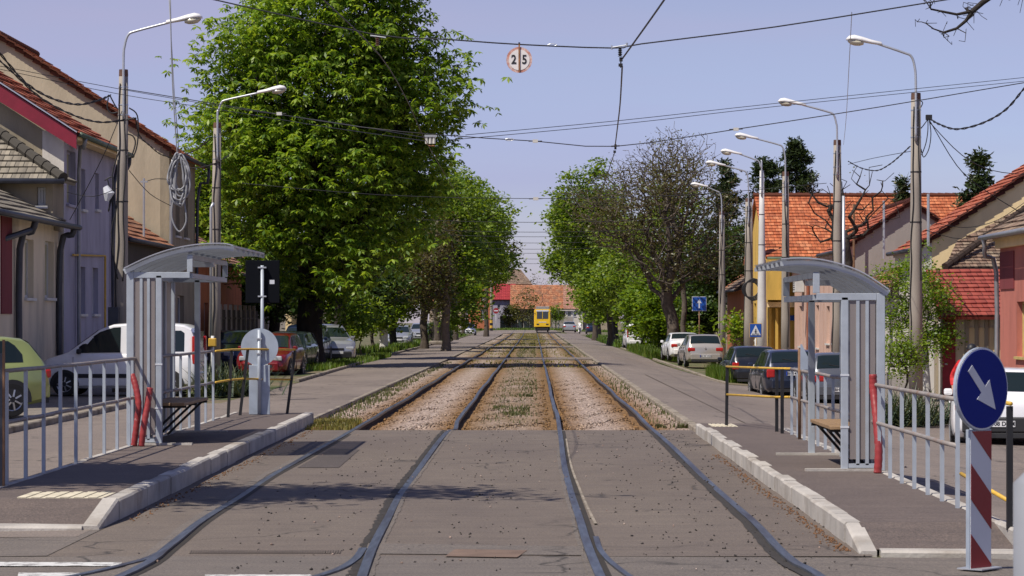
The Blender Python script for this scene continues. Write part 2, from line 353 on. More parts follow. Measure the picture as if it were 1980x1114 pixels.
M['w_dark'] = plaster('dark plaster', (.06, .05, .04)); M['w_orange'] = plaster('orange plaster', (.42, .14, .06)); M['w_stone'] = plaster('stone', (.36, .30, .22)); M['w_mint'] = plaster('mint', (.30, .40, .36))
M['fr_white'] = pm('window frame white', (.6, .6, .58), .6, var=.08); M['fr_brown'] = pm('window frame brown', (.12, .06, .035), .6, var=.2); M['fr_yellow'] = pm('frame yellow', (.55, .42, .16), .6, var=.15)
M['gutter'] = pm('gutter', (.07, .075, .09), .5, .4, var=.2); M['gutter_grey'] = pm('gutter grey', (.30, .31, .33), .45, .4, var=.15); M['gutter_green'] = pm('gutter green', (.10, .14, .10), .5, var=.2); M['pipe_brown'] = pm('pipe brown', (.26, .09, .05), .6, var=.2)
M['fascia_red'] = pm('red fascia', (.22, .012, .03), .5, var=.15); M['door_red'] = pm('red door', (.30, .015, .03), .5, var=.2, vs=5); M['wood_dark'] = pm('dark wood', (.05, .035, .025), .8, var=.4, vs=5, vec=(1, 1, 8)); M['roller'] = pm('roller blind', (.40, .38, .24), .8, var=.12)
M['t_orange'] = tilemat('tiles orange', (.34, .085, .03), (.50, .14, .05), (.62, .23, .10), (.28, .12, .07), .45, tw=.28, th=.36)
M['t_rust'] = tilemat('tiles rust', (.28, .10, .045), (.42, .16, .075), (.50, .24, .12), (.13, .11, .08), .8)
M['t_old'] = tilemat('tiles old', (.15, .09, .06), (.26, .17, .12), (.34, .25, .17), (.12, .11, .08), .8)
M['t_grey'] = tilemat('tiles grey', (.17, .15, .12), (.25, .22, .17), (.32, .28, .22), (.15, .14, .11), .7)
M['t_red'] = tilemat('tiles red', (.24, .05, .025), (.42, .09, .035), (.56, .19, .10), (.22, .10, .07), .5)
M['t_pink'] = tilemat('tiles pink', (.28, .13, .09), (.40, .20, .14), (.46, .26, .18), (.2, .15, .12), .5)
M['t_metal'] = tilemat('metal tile', (.26, .045, .03), (.30, .055, .038), (.33, .065, .042), moss=.05, tw=.30, th=.35)
M['t_mred'] = tilemat('metal red', (.30, .02, .03), (.34, .028, .035), (.38, .035, .04), moss=.05, tw=.3, th=.35)
M['bark'] = pm('bark', (.075, .058, .042), .95, var=.35, vs=6, bs=18, bstr=1.0, vec=(1, 1, .3), bd=.05)
M['bark_dark'] = pm('bark dark', (.028, .022, .018), .95, var=.4, vs=6, bs=12, bstr=1.0, vec=(1, 1, .3), bd=.06)
M['bark_mid'] = pm('bark mid', (.105, .083, .065), .95, var=.3, vs=6, bs=15, bstr=.8)
M['bark_grey'] = pm('bark grey', (.155, .125, .098), .95, var=.3, vs=6, bs=15, bstr=.8)
M['whitewash'] = pm('whitewash', (.62, .60, .56), .9, var=.15, vs=6, bs=15, bstr=.6)
M['leaf_chestnut'] = leafmat('chestnut leaves', (.055, .13, .014), (.165, .27, .028), (.36, .47, .075), .45, (1.5, 1.45, .45))
M['leaf_mid'] = leafmat('mid leaves', (.07, .135, .02), (.15, .235, .03), (.28, .37, .06), .46, (1.6, 1.5, .4))
M['leaf_bright'] = leafmat('bright leaves', (.09, .17, .018), (.16, .26, .024), (.26, .35, .04), .45, (1.6, 1.5, .4))
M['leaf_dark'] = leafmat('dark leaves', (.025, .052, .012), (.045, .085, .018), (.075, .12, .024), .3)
M['leaf_brown'] = leafmat('brown young leaves', (.075, .062, .026), (.115, .095, .034), (.12, .14, .035), .3, (1.4, 1.3, .6))
M['leaf_olive'] = leafmat('olive leaves', (.07, .09, .02), (.11, .12, .03), (.15, .15, .04), .35)
M['leaf_conifer'] = leafmat('conifer', (.02, .035, .015), (.035, .058, .02), (.06, .085, .028), .2)
M['grass'] = leafmat('grass', (.06, .12, .015), (.10, .18, .02), (.17, .22, .04), .35)
M['grass_dry'] = leafmat('dry grass', (.16, .17, .04), (.24, .22, .06), (.28, .23, .09), .3)
M['grass_mid'] = leafmat('weeds', (.07, .09, .03), (.11, .13, .05), (.17, .16, .07), .3)
M['yucca'] = leafmat('yucca', (.035, .06, .035), (.06, .09, .05), (.14, .15, .07), .15)
M['stone1'] = leafmat('ballast stones', (.16, .11, .085), (.33, .23, .185), (.50, .40, .34), .0)
M['clod'] = leafmat('clods', (.02, .018, .015), (.035, .03, .026), (.06, .05, .04), .0)
M['skin'] = pm('skin', (.42, .24, .16), .55, var=.08); M['jacket_red'] = pm('red jacket', (.55, .02, .02), .6, var=.3, vs=14); M['jeans'] = pm('dark trousers', (.02, .024, .04), .8, var=.2); M['shirt_white'] = pm('white shirt', (.75, .74, .72), .7, var=.1); M['hair'] = pm('dark hair', (.012, .01, .009), .6)
M['blinds'] = pm('blind', (.35, .33, .30), .7, var=.1)

# ------------------------------------------------------------ ground
def gz(x, d):
    z = 0.0
    if x > 2.7: 
        pts = [(2.7, 0), (3.7, -.03), (5.2, -.24), (7, -.44), (9, -.50), (40, -.5), (400, -.5)]
        for (a, za), (b, zb) in zip(pts, pts[1:]):
            if a <= x <= b: z = za + (zb - za) * (x - a) / (b - a); break
        k = min(1, max(0, (d - 130) / 100)); z *= (1 - .45 * k)
    elif x < -4: z = -.06 * min(1, (-4 - x) / 4)
    if d > 300: z += .35 * min(1, (d - 300) / 90)
    return z
def sheet(name, xs, ds, mat, off=0.0, zf=None, kind='structure', label=None):
    V = []; F = []
    for d in ds:
        xx = xs(d) if callable(xs) else xs
        n = len(xx)
        for x in xx: V.append((x, d, (zf(x, d) if zf else gz(x, d)) + off))
    for i in range(len(ds) - 1):
        for j in range(n - 1): F.append((i * n + j, i * n + j + 1, (i + 1) * n + j + 1, (i + 1) * n + j))
    b = MB(); b.v = V; b.f = F; b.m = [0] * len(F); o = b.build(name, mat, fixn=False); tag(o, label, kind=kind); return o
DS = [5, 12, 17, 19, 21, 24, 28, 33, 38, 43, 50, 60, 70, 85, 100, 120, 140, 160, 190, 230, 270, 300, 330, 360, 390, 430, 700, 1500]
gxs = [-1500, -400, -100, -40, -16, -12, -9, -7, -5, -4.0, -3.9, 2.6, 2.7, 3.7, 5.2, 7, 9, 12, 16, 40, 100, 400, 1500]
sheet('ground', gxs, [-60, 0] + DS, M['earth'], -.02, zf=lambda x, d: -.32 if (-3.95 < x < 2.65 and 42 < d < 346) else gz(min(x, 400), d) - (.0))
# lanes
def lx(a, b, n=6): return [a + (b - a) * i / n for i in range(n + 1)]
def left_edge(d): return -6.8 - .7 * min(1, max(0, (d - 75) / 60))
def right_edge(d): return 6.2 + .25 * math.sin(d * .09)
sheet('left_road', lambda d: lx(left_edge(d), -3.93, 4), [44, 50, 60, 70, 80, 90, 105, 125, 150, 200, 260, 330], M['asphalt_lane'], .0)
sheet('left_side_road', lambda d: lx(-8.4, -3.7 if d < 44 else -3.93, 6), [20.9, 24, 30, 38, 43.98, 44.02, 50, 56], M['asphalt_lane'], .004)
sheet('left_parking', lambda d: lx(-12.2, -8.4, 4), [20.9, 30, 45, 60, 80, 100, 120, 160], M['sidewalk'], .0)
sheet('right_road', lambda d: lx(2.7, right_edge(d), 6), [39.9, 45, 50, 60, 70, 80, 90, 105, 125, 150, 200, 260, 330], M['asphalt_lane'], .0)
sheet('right_side_road', lambda d: lx(3.66, 9.6, 8), [19.3, 24, 30, 36, 39.9, 44, 50, 58, 66, 76, 86], M['asphalt_lane'], .004)
sheet('right_sidewalk', lambda d: lx(9.4, 12.1, 3), [19.3, 30, 45, 60, 80, 100, 120, 150], M['sidewalk'], .03)
sheet('far_road', lx(-7.6, 7.6, 6), [330, 345, 360, 390], M['asphalt_lane'], .004)
sheet('cross_street', lx(-90, 90, 12), [389, 399], M['asphalt_lane'], .008)
# asphalt between the rails
sheet('crossing_road', lx(-40, 40, 24), [5, 10, 14, 17, 19.2], M['asphalt_cross'], .0, zf=lambda x, d: gz(x, d) if abs(x) < 3 else gz(x, d) * (.3 if d < 15 else .6))
o = sheet('track_asphalt', lx(-3.78, 2.52, 12), [19.2, 21, 24, 28, 33, 38, 41.3], M['asphalt_near'], .0)
b = MB(); b.box(-3.78, 2.52, 41.3, 41.36, -.25, -.006); tag(b.build('asphalt_edge', M['track_asphalt_edge']), kind='structure')
sheet('left_verge_strip', lambda d: lx(-9.6, left_edge(d), 3), [62, 75, 90, 110, 140, 200, 330], M['earth'], .01)
sheet('right_verge_strip', lambda d: lx(right_edge(d), 9.4, 3), [86, 90, 110, 140, 200, 330], M['earth'], .01)

rails_px = {
 'A': [(255,1108),(328,1059),(391,1008),(464,961),(523,921),(583,889),(655,848.5),(702,819)],
 'B': [(702,1112),(723,1057),(749,1006),(774.5,955),(813,904),(864,836),(880,830)],
 'C': [(1150.6,1095),(1133,1048),(1120.5,1005),(1103,949),(1090.4,897.6),(1084,846),(1077.6,803)],
 'D': [(1580,1114),(1537,1091),(1502.6,1061),(1459.7,1013.5),(1408,966),(1352,915),(1279,846)]}
far_x = {'A': -2.88, 'B': -1.33, 'C': .40, 'D': 1.90}
def wob(k, d): return .0075 * math.sin(d * .31 + ord(k)) + .012 * math.sin(d * .07 + 2 * ord(k)) + .003 * math.sin(d * .83 + ord(k))
railpts = {}
for k, pl in rails_px.items():
    pts = []
    for px, py in pl:
        d = FP * CH / (py - HY); pts.append((X(px, d), d))
    pts.insert(0, (pts[0][0] * 2 - pts[1][0] + (-.35 if k in 'A' else (.06)), 14.0))
    d = pts[-1][1] + 3
    while d < 398: pts.append((far_x[k] + wob(k, d), d)); d *= 1.035
    railpts[k] = pts
def smooth_pts(pts, n=4):                             # catmull-rom
    out = []
    for i in range(len(pts) - 1):
        p0 = pts[max(i - 1, 0)]; p1 = pts[i]; p2 = pts[i + 1]; p3 = pts[min(i + 2, len(pts) - 1)]
        for j in range(n):
            t = j / n
            out.append(tuple(.5 * ((2 * b_) + (-a_ + c_) * t + (2 * a_ - 5 * b_ + 4 * c_ - e_) * t * t + (-a_ + 3 * b_ - 3 * c_ + e_) * t ** 3) for a_, b_, c_, e_ in zip(p0, p1, p2, p3)))
    out.append(pts[-1]); return out
def strip(pts, x0, x1, z0, z1, mb, mi=0, zf=lambda d: 0):
    base = len(mb.v); n = len(pts)
    for x, d in pts:
        for (xx, zz) in ((x0, z0), (x1, z0), (x1, z1), (x0, z1)): mb.v.append((x + xx, d, zz + zf(d)))
    for i in range(n - 1):
        for a in range(4):
            c_ = (a + 1) % 4; mb.f.append((base + i * 4 + a, base + i * 4 + c_, base + i * 4 + 4 + c_, base + i * 4 + 4 + a)); mb.m.append(mi)
farz = lambda d: gz(0, d) + .010 * math.sin(d * .4)
rlab = {'A': 'outer rail of the left tram track, nearest the left platform', 'B': 'inner rail of the left tram track beside the weedy middle strip', 'C': 'inner rail of the right tram track that the yellow tram stands over', 'D': 'outer rail of the right tram track, nearest the right platform'}
for k, pts in railpts.items():
    sp = smooth_pts(pts, 4)
    root = empty('tram_rail', (0, 0, 0), label=rlab[k], cat='rail', group='rails of the two tram tracks')
    h = MB(); strip(sp, -.034, .034, -.028, .012, h, zf=farz); h.build('rail_head', M['rail_top'], root)
    f = MB(); fs = [p for p in sp if p[1] > 40]; strip(fs, -.020, .020, -.13, -.028, f, zf=farz); strip(fs, -.07, .07, -.15, -.13, f, zf=farz)
    f.build('rail_web', M['rail_side'], root)
    g = MB(); near = [p for p in sp if p[1] < 41.3]; gs = 1 if k in 'AC' else -1
    V = []
    for (x, d) in near: V += [(x + gs * .034, d, .003), (x + gs * .085, d, .003)]
    g.add(V, [(2 * i, 2 * i + 1, 2 * i + 3, 2 * i + 2) for i in range(len(near) - 1)]); g.build('flange_groove', M['groove'], root, fixn=False)
# broken asphalt edge and pale concrete beside rails
def ribbon(pts, w0, w1, z, mat, name, jit=.02, seed=1):
    r = random.Random(seed); V = []
    for x, d in pts:
        j = r.uniform(-jit, jit); V += [(x + w0 + j * .3, d, z), (x + w1 + j, d, z)]
    b = MB(); b.add(V, [(2 * i, 2 * i + 1, 2 * i + 3, 2 * i + 2) for i in range(len(pts) - 1)])
    return tag(b.build(name, mat, fixn=False), kind='structure')
nearB = [p for p in smooth_pts(railpts['B'], 30) if 17 < p[1] < 41.3]
ribbon(nearB, -.105, -.05, .004, M['gap'], 'broken_asphalt_gap', .05, 3)
ribbon(nearB, .036, .075, .004, M['asphalt_cross'], 'grout_strip', .01, 4)
nearC = [p for p in smooth_pts(railpts['C'], 8) if 17 < p[1] < 36]
ribbon(nearC, -.075, -.036, .005, M['asphalt_cross'], 'grout_strip', .012, 5)
nearD = [p for p in smooth_pts(railpts['D'], 8) if 17 < p[1] < 41.3]
ribbon(nearD, -.11, -.04, .004, M['gap'], 'broken_asphalt_gap', .03, 6)
nearA = [p for p in smooth_pts(railpts['A'], 8) if 17 < p[1] < 41.3]
ribbon(nearA, -.13, -.036, .004, M['asphalt_cross'], 'grout_strip', .02, 7)
# switch rails curving away near the camera
def small_rail(pxs, label, w=.022, mat='rail_top'):
    pts = [(X(px, FP * CH / (py - HY)), FP * CH / (py - HY)) for px, py in pxs]
    b = MB(); strip(smooth_pts(pts, 6), -w, w, -.02, .013, b); return tag(b.build('switch_rail', M[mat]), label, 'rail')
small_rail([(1095, 850), (1104, 900), (1120, 945), (1137, 985), (1152, 1015)], 'thin check rail running beside the inner rail of the right track', .012, 'kerb_old')
small_rail([(1152, 1040), (1160, 1064), (1178, 1086), (1200, 1104), (1222, 1120)], 'short switch rail curving right out of the right track at the bottom')
small_rail([(702, 1062), (690, 1080), (668, 1096), (640, 1108), (600, 1120)], 'switch rail curving left out of the left track at the bottom', .03)
small_rail([(326, 1062), (290, 1080), (240, 1094), (180, 1108), (120, 1120)], 'switch rail branching off the outer rail towards the bottom left corner', .03)

# ballast bed
sheet('left_apron', lx(-40, -3.62, 8), [19.2, 21.0, 21.6, 24], M['asphalt_cross'], .002, zf=lambda x, d: gz(x, d) + .002)
bal = sheet('ballast', [-3.9, -3.3, -3.05, -2.88, -2.6, -2.1, -1.6, -1.33, -1.05, -.5, .12, .4, .65, 1.15, 1.65, 1.9, 2.15, 2.62], [41.3 * (1.03 ** i) for i in range(73)], ballast_mat('ballast', list(far_x.values())), 0,
      zf=lambda x, d: gz(0, d) - .085 - .03 * (min(abs(x - v) for v in (-2.88, -1.33, .4, 1.9)) < .25) + .02 * math.sin(x * 7 + d * 1.3) + (.03 if d > 80 else 0))
# level crossings over the tracks
for dd in (118.0, 171.0, 240.0):
    b = MB(); b.box(-3.94, 2.66, dd, dd + 5, gz(0, dd) - .2, gz(0, dd) + .004); tag(b.build('track_crossing', M['asphalt_lane']), kind='structure')
# stones, clods, grass in the ballast
def scatter_stones(name, n, area, size, mat, zoff, label, seed, kind='stuff', bias=None):
    r = np.random.default_rng(seed); V = []; F = []
    base = np.array([(1, 0, 0), (-.5, .87, 0), (-.5, -.87, 0), (0, 0, .9), (.3, .2, -.5)])
    fc = [(0, 1, 3), (1, 2, 3), (2, 0, 3), (1, 0, 4), (2, 1, 4), (0, 2, 4)]
    for i in range(n):
        x, d, z = area(r); s = size * r.uniform(.5, 1.35); a = r.uniform(0, 6.28); ca, sa = math.cos(a), math.sin(a)
        p = base * s * np.array([r.uniform(.7, 1.4), r.uniform(.7, 1.4), r.uniform(.6, 1.1)]) + r.normal(0, s * .15, (5, 3))
        q = np.stack([p[:, 0] * ca - p[:, 1] * sa + x, p[:, 0] * sa + p[:, 1] * ca + d, p[:, 2] + z + zoff], 1)
        V.append(q); F += [(i * 5 + a_, i * 5 + b_, i * 5 + c_) for a_, b_, c_ in fc]
    o = fast_mesh(name, np.concatenate(V), np.array(F), mat, n=3); return tag(o, label, kind.replace('stuff', 'stones') if False else None, kind=kind)
def bal_area(r):
    while True:
        d = 41.4 * (4.0 ** (r.random() ** 1.6)); x = r.uniform(-3.85, 2.58)
        if min(abs(x - v) for v in far_x.values()) > .12: break
    return x, d, gz(0, d) - .09
scatter_stones('ballast_stones', 13000, bal_area, .030, ballast_mat('ballast stones', list(far_x.values()), True), .0, 'loose pinkish ballast stones between and beside the tram rails', 11)
def clod_area(r):
    d = 18 + 23 * r.random() ** 1.1
    c = r.choice([-2.1, -.45, 1.0, 1.55, 1.75, 2.2, -1.55], p=[.12, .25, .12, .12, .19, .1, .1]); x = c + r.normal(0, .28)
    return min(2.45, max(-3.3, x)), d, .0
scatter_stones('asphalt_clods', 800, clod_area, .0115, M['clod'], .004, 'dark clods and crumbs scattered on the asphalt between the rails', 12)
def deb_area(r):
    if r.random() < .55: return 2.40 - abs(r.normal(0, .06)), 19.6 + 14 * r.random() ** 1.5, 0.0
    return -3.58 + abs(r.normal(0, .07)), 22.5 + 21 * r.random(), 0.0
scatter_stones('kerb_debris', 900, deb_area, .012, pm('debris', (.17, .085, .04), .95, var=.5, vs=30), .003, 'brown leaf crumbs lying along both platform kerbs', 14)
def chip_area(r): return r.uniform(-3.6, 4.8), r.uniform(18, 41), (.185 if False else 0.0)
scatter_stones('asphalt_chips', 160, chip_area, .014, M['stone1'], .004, 'small pale stone chips lying on the asphalt', 13)

def grass_patch(name, n, pos, h, mat, label, seed, w=.012, spread=.5, cat=None):
    r = np.random.default_rng(seed); P = np.array([pos(r) for _ in range(n)]); k = len(P)
    a = r.uniform(0, 6.283, k); hh = h * r.uniform(.45, 1.25, k); le = r.uniform(.05, spread, k) * hh
    dx, dy = np.cos(a), np.sin(a); ww = w * (.7 + .6 * r.random(k))
    b1 = P + np.stack([-dy * ww, dx * ww, 0 * a - .03], 1); b2 = P + np.stack([dy * ww, -dx * ww, 0 * a - .03], 1)
    mid = P + np.stack([dx * le * .4, dy * le * .4, hh * .6], 1)
    m1 = mid + np.stack([-dy * ww * .7, dx * ww * .7, 0 * a], 1); m2 = mid + np.stack([dy * ww * .7, -dx * ww * .7, 0 * a], 1)
    tp = P + np.stack([dx * le, dy * le, hh], 1); t2 = tp + .002
    V = np.concatenate([b1, b2, m2, m1, tp, t2]); i = np.arange(k)
    F = np.concatenate([np.stack([i, i + k, i + 2 * k, i + 3 * k], 1), np.stack([i + 3 * k, i + 2 * k, i + 4 * k, i + 5 * k], 1)])
    o = fast_mesh(name, V, F, mat); return tag(o, label, None, kind='stuff')
def rect_pos(x0, x1, d0, d1, z=None, hard=False):
    cs = rng.uniform(0, 1, (14, 2))
    def f(r):
        if hard: u, v = r.random(2)
        else:
            c = cs[r.integers(14)]; u = min(1, max(0, c[0] + r.normal(0, .12))); v = min(1, max(0, c[1] + r.normal(0, .12)))
        x, d = x0 + (x1 - x0) * u, d0 + (d1 - d0) * v
        return (x, d, gz(x, d) + (z or 0))
    return f
grass_patch('track_grass', 2600, rect_pos(-3.85, -3.05, 42, 46, -.08, True), .11, M['grass_dry'], 'yellow green grass tuft where the left platform kerb ends', 21)
grass_patch('track_weeds', 1500, rect_pos(-3.9, -3.4, 46, 110, -.08), .085, M['grass_mid'], 'low weeds along the left road edge of the ballast', 22)
grass_patch('middle_grass', 420, rect_pos(-.85, -.1, 50, 55, -.09), .065, M['grass_mid'], 'small green grass tuft between the two tram tracks', 23)
grass_patch('middle_weeds_low', 6000, rect_pos(-.98, .1, 46, 300, -.09, True), .05, M['grass_mid'], 'thin low weeds spread over the strip between the tram tracks', 44, w=.012)
grass_patch('middle_weeds', 3600, rect_pos(-.95, .05, 62, 300, -.08), .08, M['grass_mid'], 'dry weeds growing between the tram tracks further on', 24, w=.02)
grass_patch('ballast_grass', 4200, rect_pos(-2.7, 1.8, 100, 330, -.06), .09, M['grass_dry'], 'thin dry grass inside the far tram tracks', 25, w=.03)
grass_patch('side_weeds', 1500, rect_pos(2.1, 2.6, 44, 200, -.08), .075, M['grass_mid'], 'dry weeds between the right rail and the right road', 26, w=.015)
grass_patch('verge_grass', 8000, rect_pos(6.35, 8.3, 89, 96, 0, True), .50, M['grass'], 'tall bright green grass patch between the road and the parked cars', 27, w=.014, spread=.35)
grass_patch('verge_grass', 9000, rect_pos(6.3, 8.6, 138, 178, 0), .55, M['grass'], 'rough green grass at the foot of the trees on the right', 28, w=.03)
grass_patch('verge_grass', 7000, rect_pos(6.0, 9.5, 190, 300, 0, True), .4, M['grass'], 'far green grass strip beside the right road', 29, w=.05)
grass_patch('verge_grass', 6000, rect_pos(-9.2, -7.1, 92, 128, 0), .22, M['grass'], 'short green grass around the big chestnut trunks', 30, w=.02)
grass_patch('verge_grass', 7000, rect_pos(-10.2, -7.7, 140, 300, 0, True), .35, M['grass'], 'green grass verge beneath the far left trees', 31, w=.04)
grass_patch('verge_grass', 4000, rect_pos(-26, 26, 385, 389, .0, True), .35, M['grass'], 'green strip of grass across the end of the street', 32, w=.06)

# ------------------------------------------------------------ platforms
def kerb_line(name, pts, width, top, height, mat, seed, blk=.85, side=1):
    """pts: polyline of the face edge (x, d, ztop); blocks with small offsets"""
    r = random.Random(seed); b = MB()
    for (x0, d0, z0), (x1, d1, z1) in zip(pts, pts[1:]):
        L = math.hypot(x1 - x0, d1 - d0); n = max(1, round(L / blk))
        for i in range(n):
            t0, t1 = i / n, (i + 1) / n - .006 / (L / n) * (L / n) / L
            jx, jz = r.uniform(-.008, .008), r.uniform(-.007, .007)
            a = (x0 + (x1 - x0) * t0, d0 + (d1 - d0) * t0, z0 + (z1 - z0) * t0); c = (x0 + (x1 - x0) * t1, d0 + (d1 - d0) * t1, z0 + (z1 - z0) * t1)
            nx, ny = -(d1 - d0) / L * side, (x1 - x0) / L * side
            vs = []
            for p in (a, c):
                for (u, z) in ((0, -height), (width, -height), (width, 0), (.018, 0), (0, -.018)):
                    vs.append((p[0] + nx * u + jx, p[1] + ny * u, p[2] + z + jz))
            b.add(vs, [(4, 3, 2, 1, 0), (5, 6, 7, 8, 9)] + [(k, (k + 1) % 5, 5 + (k + 1) % 5, 5 + k) for k in range(5)])
    return tag(b.build(name, mat), kind='structure')
PL, PR = .19, .165
# left platform: face at x=-3.66..-3.75
kerb_line('platform_kerb', [(-3.63, 21.6, .03), (-3.64, 22.7, PL), (-3.70, 32, PL), (-3.75, 44.0, PL)], .14, 0, .3, M['kerb'], 1)
kerb_line('platform_end_kerb', [(-3.78, 21.55, .028), (-5.6, 21.4, .045), (-7.2, 21.3, .05)], .30, 0, .2, M['kerb'], 2, side=-1)
b = MB()
lp = [(21.75, .03), (22.7, PL - .004), (30, PL - .004), (38, PL - .004), (43.9, PL - .004)]
for (d0, z0), (d1, z1) in zip(lp, lp[1:]):
    xa0, xa1 = -3.77 - .004 * (d0 - 22), -3.77 - .004 * (d1 - 22)
    xb0, xb1 = (-7.2 if d0 < 22 else -5.08), (-5.08)
    b.add([(xb0, d0, z0), (xa0, d0, z0), (xa1, d1, z1), (xb1, d1, z1)], [(0, 1, 2, 3)])
b.box(-5.08, -3.86, 43.9, 44.0, -.1, PL - .004)
tag(b.build('left_platform', M['asphalt_platform'], fixn=False), kind='structure')
kerb_line('platform_back_kerb', [(-5.12, 44, PL + .004), (-5.06, 22.9, PL + .004)], .09, 0, .25, M['kerb'], 3, side=1)
# right platform
kerb_line('platform_kerb', [(2.50, 40.0, PR), (2.47, 30, PR), (2.45, 20.4, PR), (2.43, 19.35, .03)], .13, 0, .3, M['kerb'], 4, blk=.85)
kerb_line('platform_end_kerb', [(4.7, 19.2, .02), (2.58, 19.3, .028)], .22, 0, .25, M['kerb'], 5, side=-1)
b = MB()
rp = [(19.45, .028), (20.4, PR - .004), (30, PR - .004), (40, PR - .004)]
for (d0, z0), (d1, z1) in zip(rp, rp[1:]):
    e0 = 4.7 if d0 < 20 else 3.62
    b.add([(2.56, d0, z0), (e0, d0, z0), (3.62, d1, z1), (2.56, d1, z1)], [(0, 1, 2, 3)])
b.box(2.64, 3.62, 40.0, 40.02, -.1, PR - .005)
tag(b.build('right_platform', M['asphalt_platform'], fixn=False), kind='structure')
kerb_line('platform_back_kerb', [(3.62, 19.6, PR + .003), (3.62, 38.0, PR + .003)], .10, 0, .5, M['kerb'], 6, side=-1)
b = MB()
for (x0, x1, d0, d1, z) in ((-4.55, -3.80, 22.75, 23.5, PL), (2.66, 3.05, 38.7, 39.6, PR)):
    n = 6
    for i in range(n):
        xa = x0 + (x1 - x0) * i / n; b.box(xa, xa + (x1 - x0) / n * .62, d0, d1, z - .002, z + .007)
    b.box(x0, x1, d0, d1, z - .01, z - .0005)
tag(b.build('tactile_paving', M['tactile']), kind='structure')
# lane kerbs beside the ballast
kerb_line('road_edge_kerb', [(-3.92, 43.9, .012), (-3.92, 52, .0), (-3.94, 62, .012), (-3.92, 90, .005), (-3.95, 118, .01)], .10, 0, .3, M['kerb_old'], 7, blk=1.0, side=1)
kerb_line('road_edge_kerb', [(-3.95, 124, .01), (-3.93, 170, .01)], .12, 0, .3, M['kerb_old'], 8, blk=1.5, side=1)
kerb_line('road_edge_kerb', [(2.62, 40, .01), (2.62, 60, .006), (2.64, 90, .01), (2.66, 118, .01), (2.75, 200, .01), (2.9, 330, .1)], .12, 0, .3, M['kerb_old'], 9, blk=1.0, side=-1)
kerb_line('left_parking_kerb', [(-8.4, 34, .05), (-8.4, 58, .05)], .15, 0, .2, M['kerb_old'], 10, blk=1.0, side=1)
kerb_line('verge_kerb', [(left_edge(75) - .02, 75, .05), (left_edge(100), 100, .05), (left_edge(130), 130, .05), (-7.5, 200, .05)], .12, 0, .2, M['kerb_old'], 11, blk=1.0, side=1)
kerb_line('verge_kerb', [(6.35, 86, -.30), (6.3, 92, -.30), (6.3, 110, -.28), (6.35, 200, -.2)], .12, 0, .2, M['kerb_old'], 12, blk=1.0, side=-1)
# road markings, patches, manhole covers, in thin sheets
def decal(name, pts, mat, z=.006):
    b = MB(); b.add([(x, d, gz(x, d) * .0 + z) for x, d in pts], [tuple(range(len(pts)))]); return tag(b.build(name, mat, fixn=False), kind='structure')
def pxd(l): return [(X(px, FP * CH / (py - HY)), FP * CH / (py - HY)) for px, py in l]
decal('road_marking', pxd([(-40, 1096), (232, 1096), (236, 1089), (-40, 1088)]), M['white_paint'])
decal('road_marking', pxd([(34, 1116), (156, 1116), (154, 1109), (36, 1109)]), M['white_paint'])
decal('road_marking', pxd([(398, 1122), (620, 1122), (600, 1112.5), (396, 1112.5)]), M['white_paint'])
decal('asphalt_patch', pxd([(575, 905), (655, 905), (695, 870), (640, 868)]), M['asphalt_patch'], .005)
decal('asphalt_patch', pxd([(705, 1072), (1128, 1075), (1128, 1058), (712, 1052)]), M['asphalt_cross'], .006)
decal('road_stain', pxd([(860, 1078), (1000, 1080), (1020, 1066), (880, 1064)]), pm('rusty stain', (.17, .115, .085), .9, var=.2, vs=4, bs=60), .009)
b = MB()
rr = random.Random(5)
for i in range(60):
    px = 365 + i * 4.9; py = 1068
    (x0, d0), (x1, d1) = pxd([(px, py + 3)])[0], pxd([(px + 2.2, py - 4)])[0]
    b.add([(x0, d0, .007), (x0 + .013, d0, .007), (x1 + .013, d1, .007), (x1, d1, .007)], [(0, 1, 2, 3)])
tag(b.build('asphalt_score_marks', M['asphalt_near'], fixn=False), kind='structure')
# ------------------------------------------------------------ fences
def fence(label, x, d_list, ztop, zmid, zbase, endlist, side, group='tram stop railings'):
    root = empty('platform_fence', (x, d_list[0], zbase), label=label, cat='fence')
    L = lambda b_, n, m_, **k: b_.xf(Matrix.Translation((-x, -d_list[0], -zbase))).build(n, m_, root, **k)
    r = random.Random(int(abs(x) * 100))
    zj = [(d, r.uniform(-.006, .006)) for d in d_list]
    for zz in (ztop, zmid):
        b = MB(); b.tube([(x, d, zz + j) for d, j in zj], .021, 8); L(b, 'handrail', M['grey_rail'], smooth=True)
    for d in d_list:
        b = MB(); b.box(x - .010, x + .024, d - .005, d + .035, zbase - .02, ztop - .01) ; L(b, 'post', M['grey_paint'])
    return root
dl = []; d = 24.55
while d < 40.4: dl.append(round(d, 3)); d += .93
fl = fence('grey railing with flat bars along the back of the left platform', -5.02, dl, PL + 1.08, PL + .59, PL, None, -1)
dr = []; d = 21.9
while d < 36.1: dr.append(round(d, 3)); d += .83
fr = fence('grey railing with flat bars along the back of the right platform', 3.58, dr, PR + .915, PR + .52, PR, None, 1)
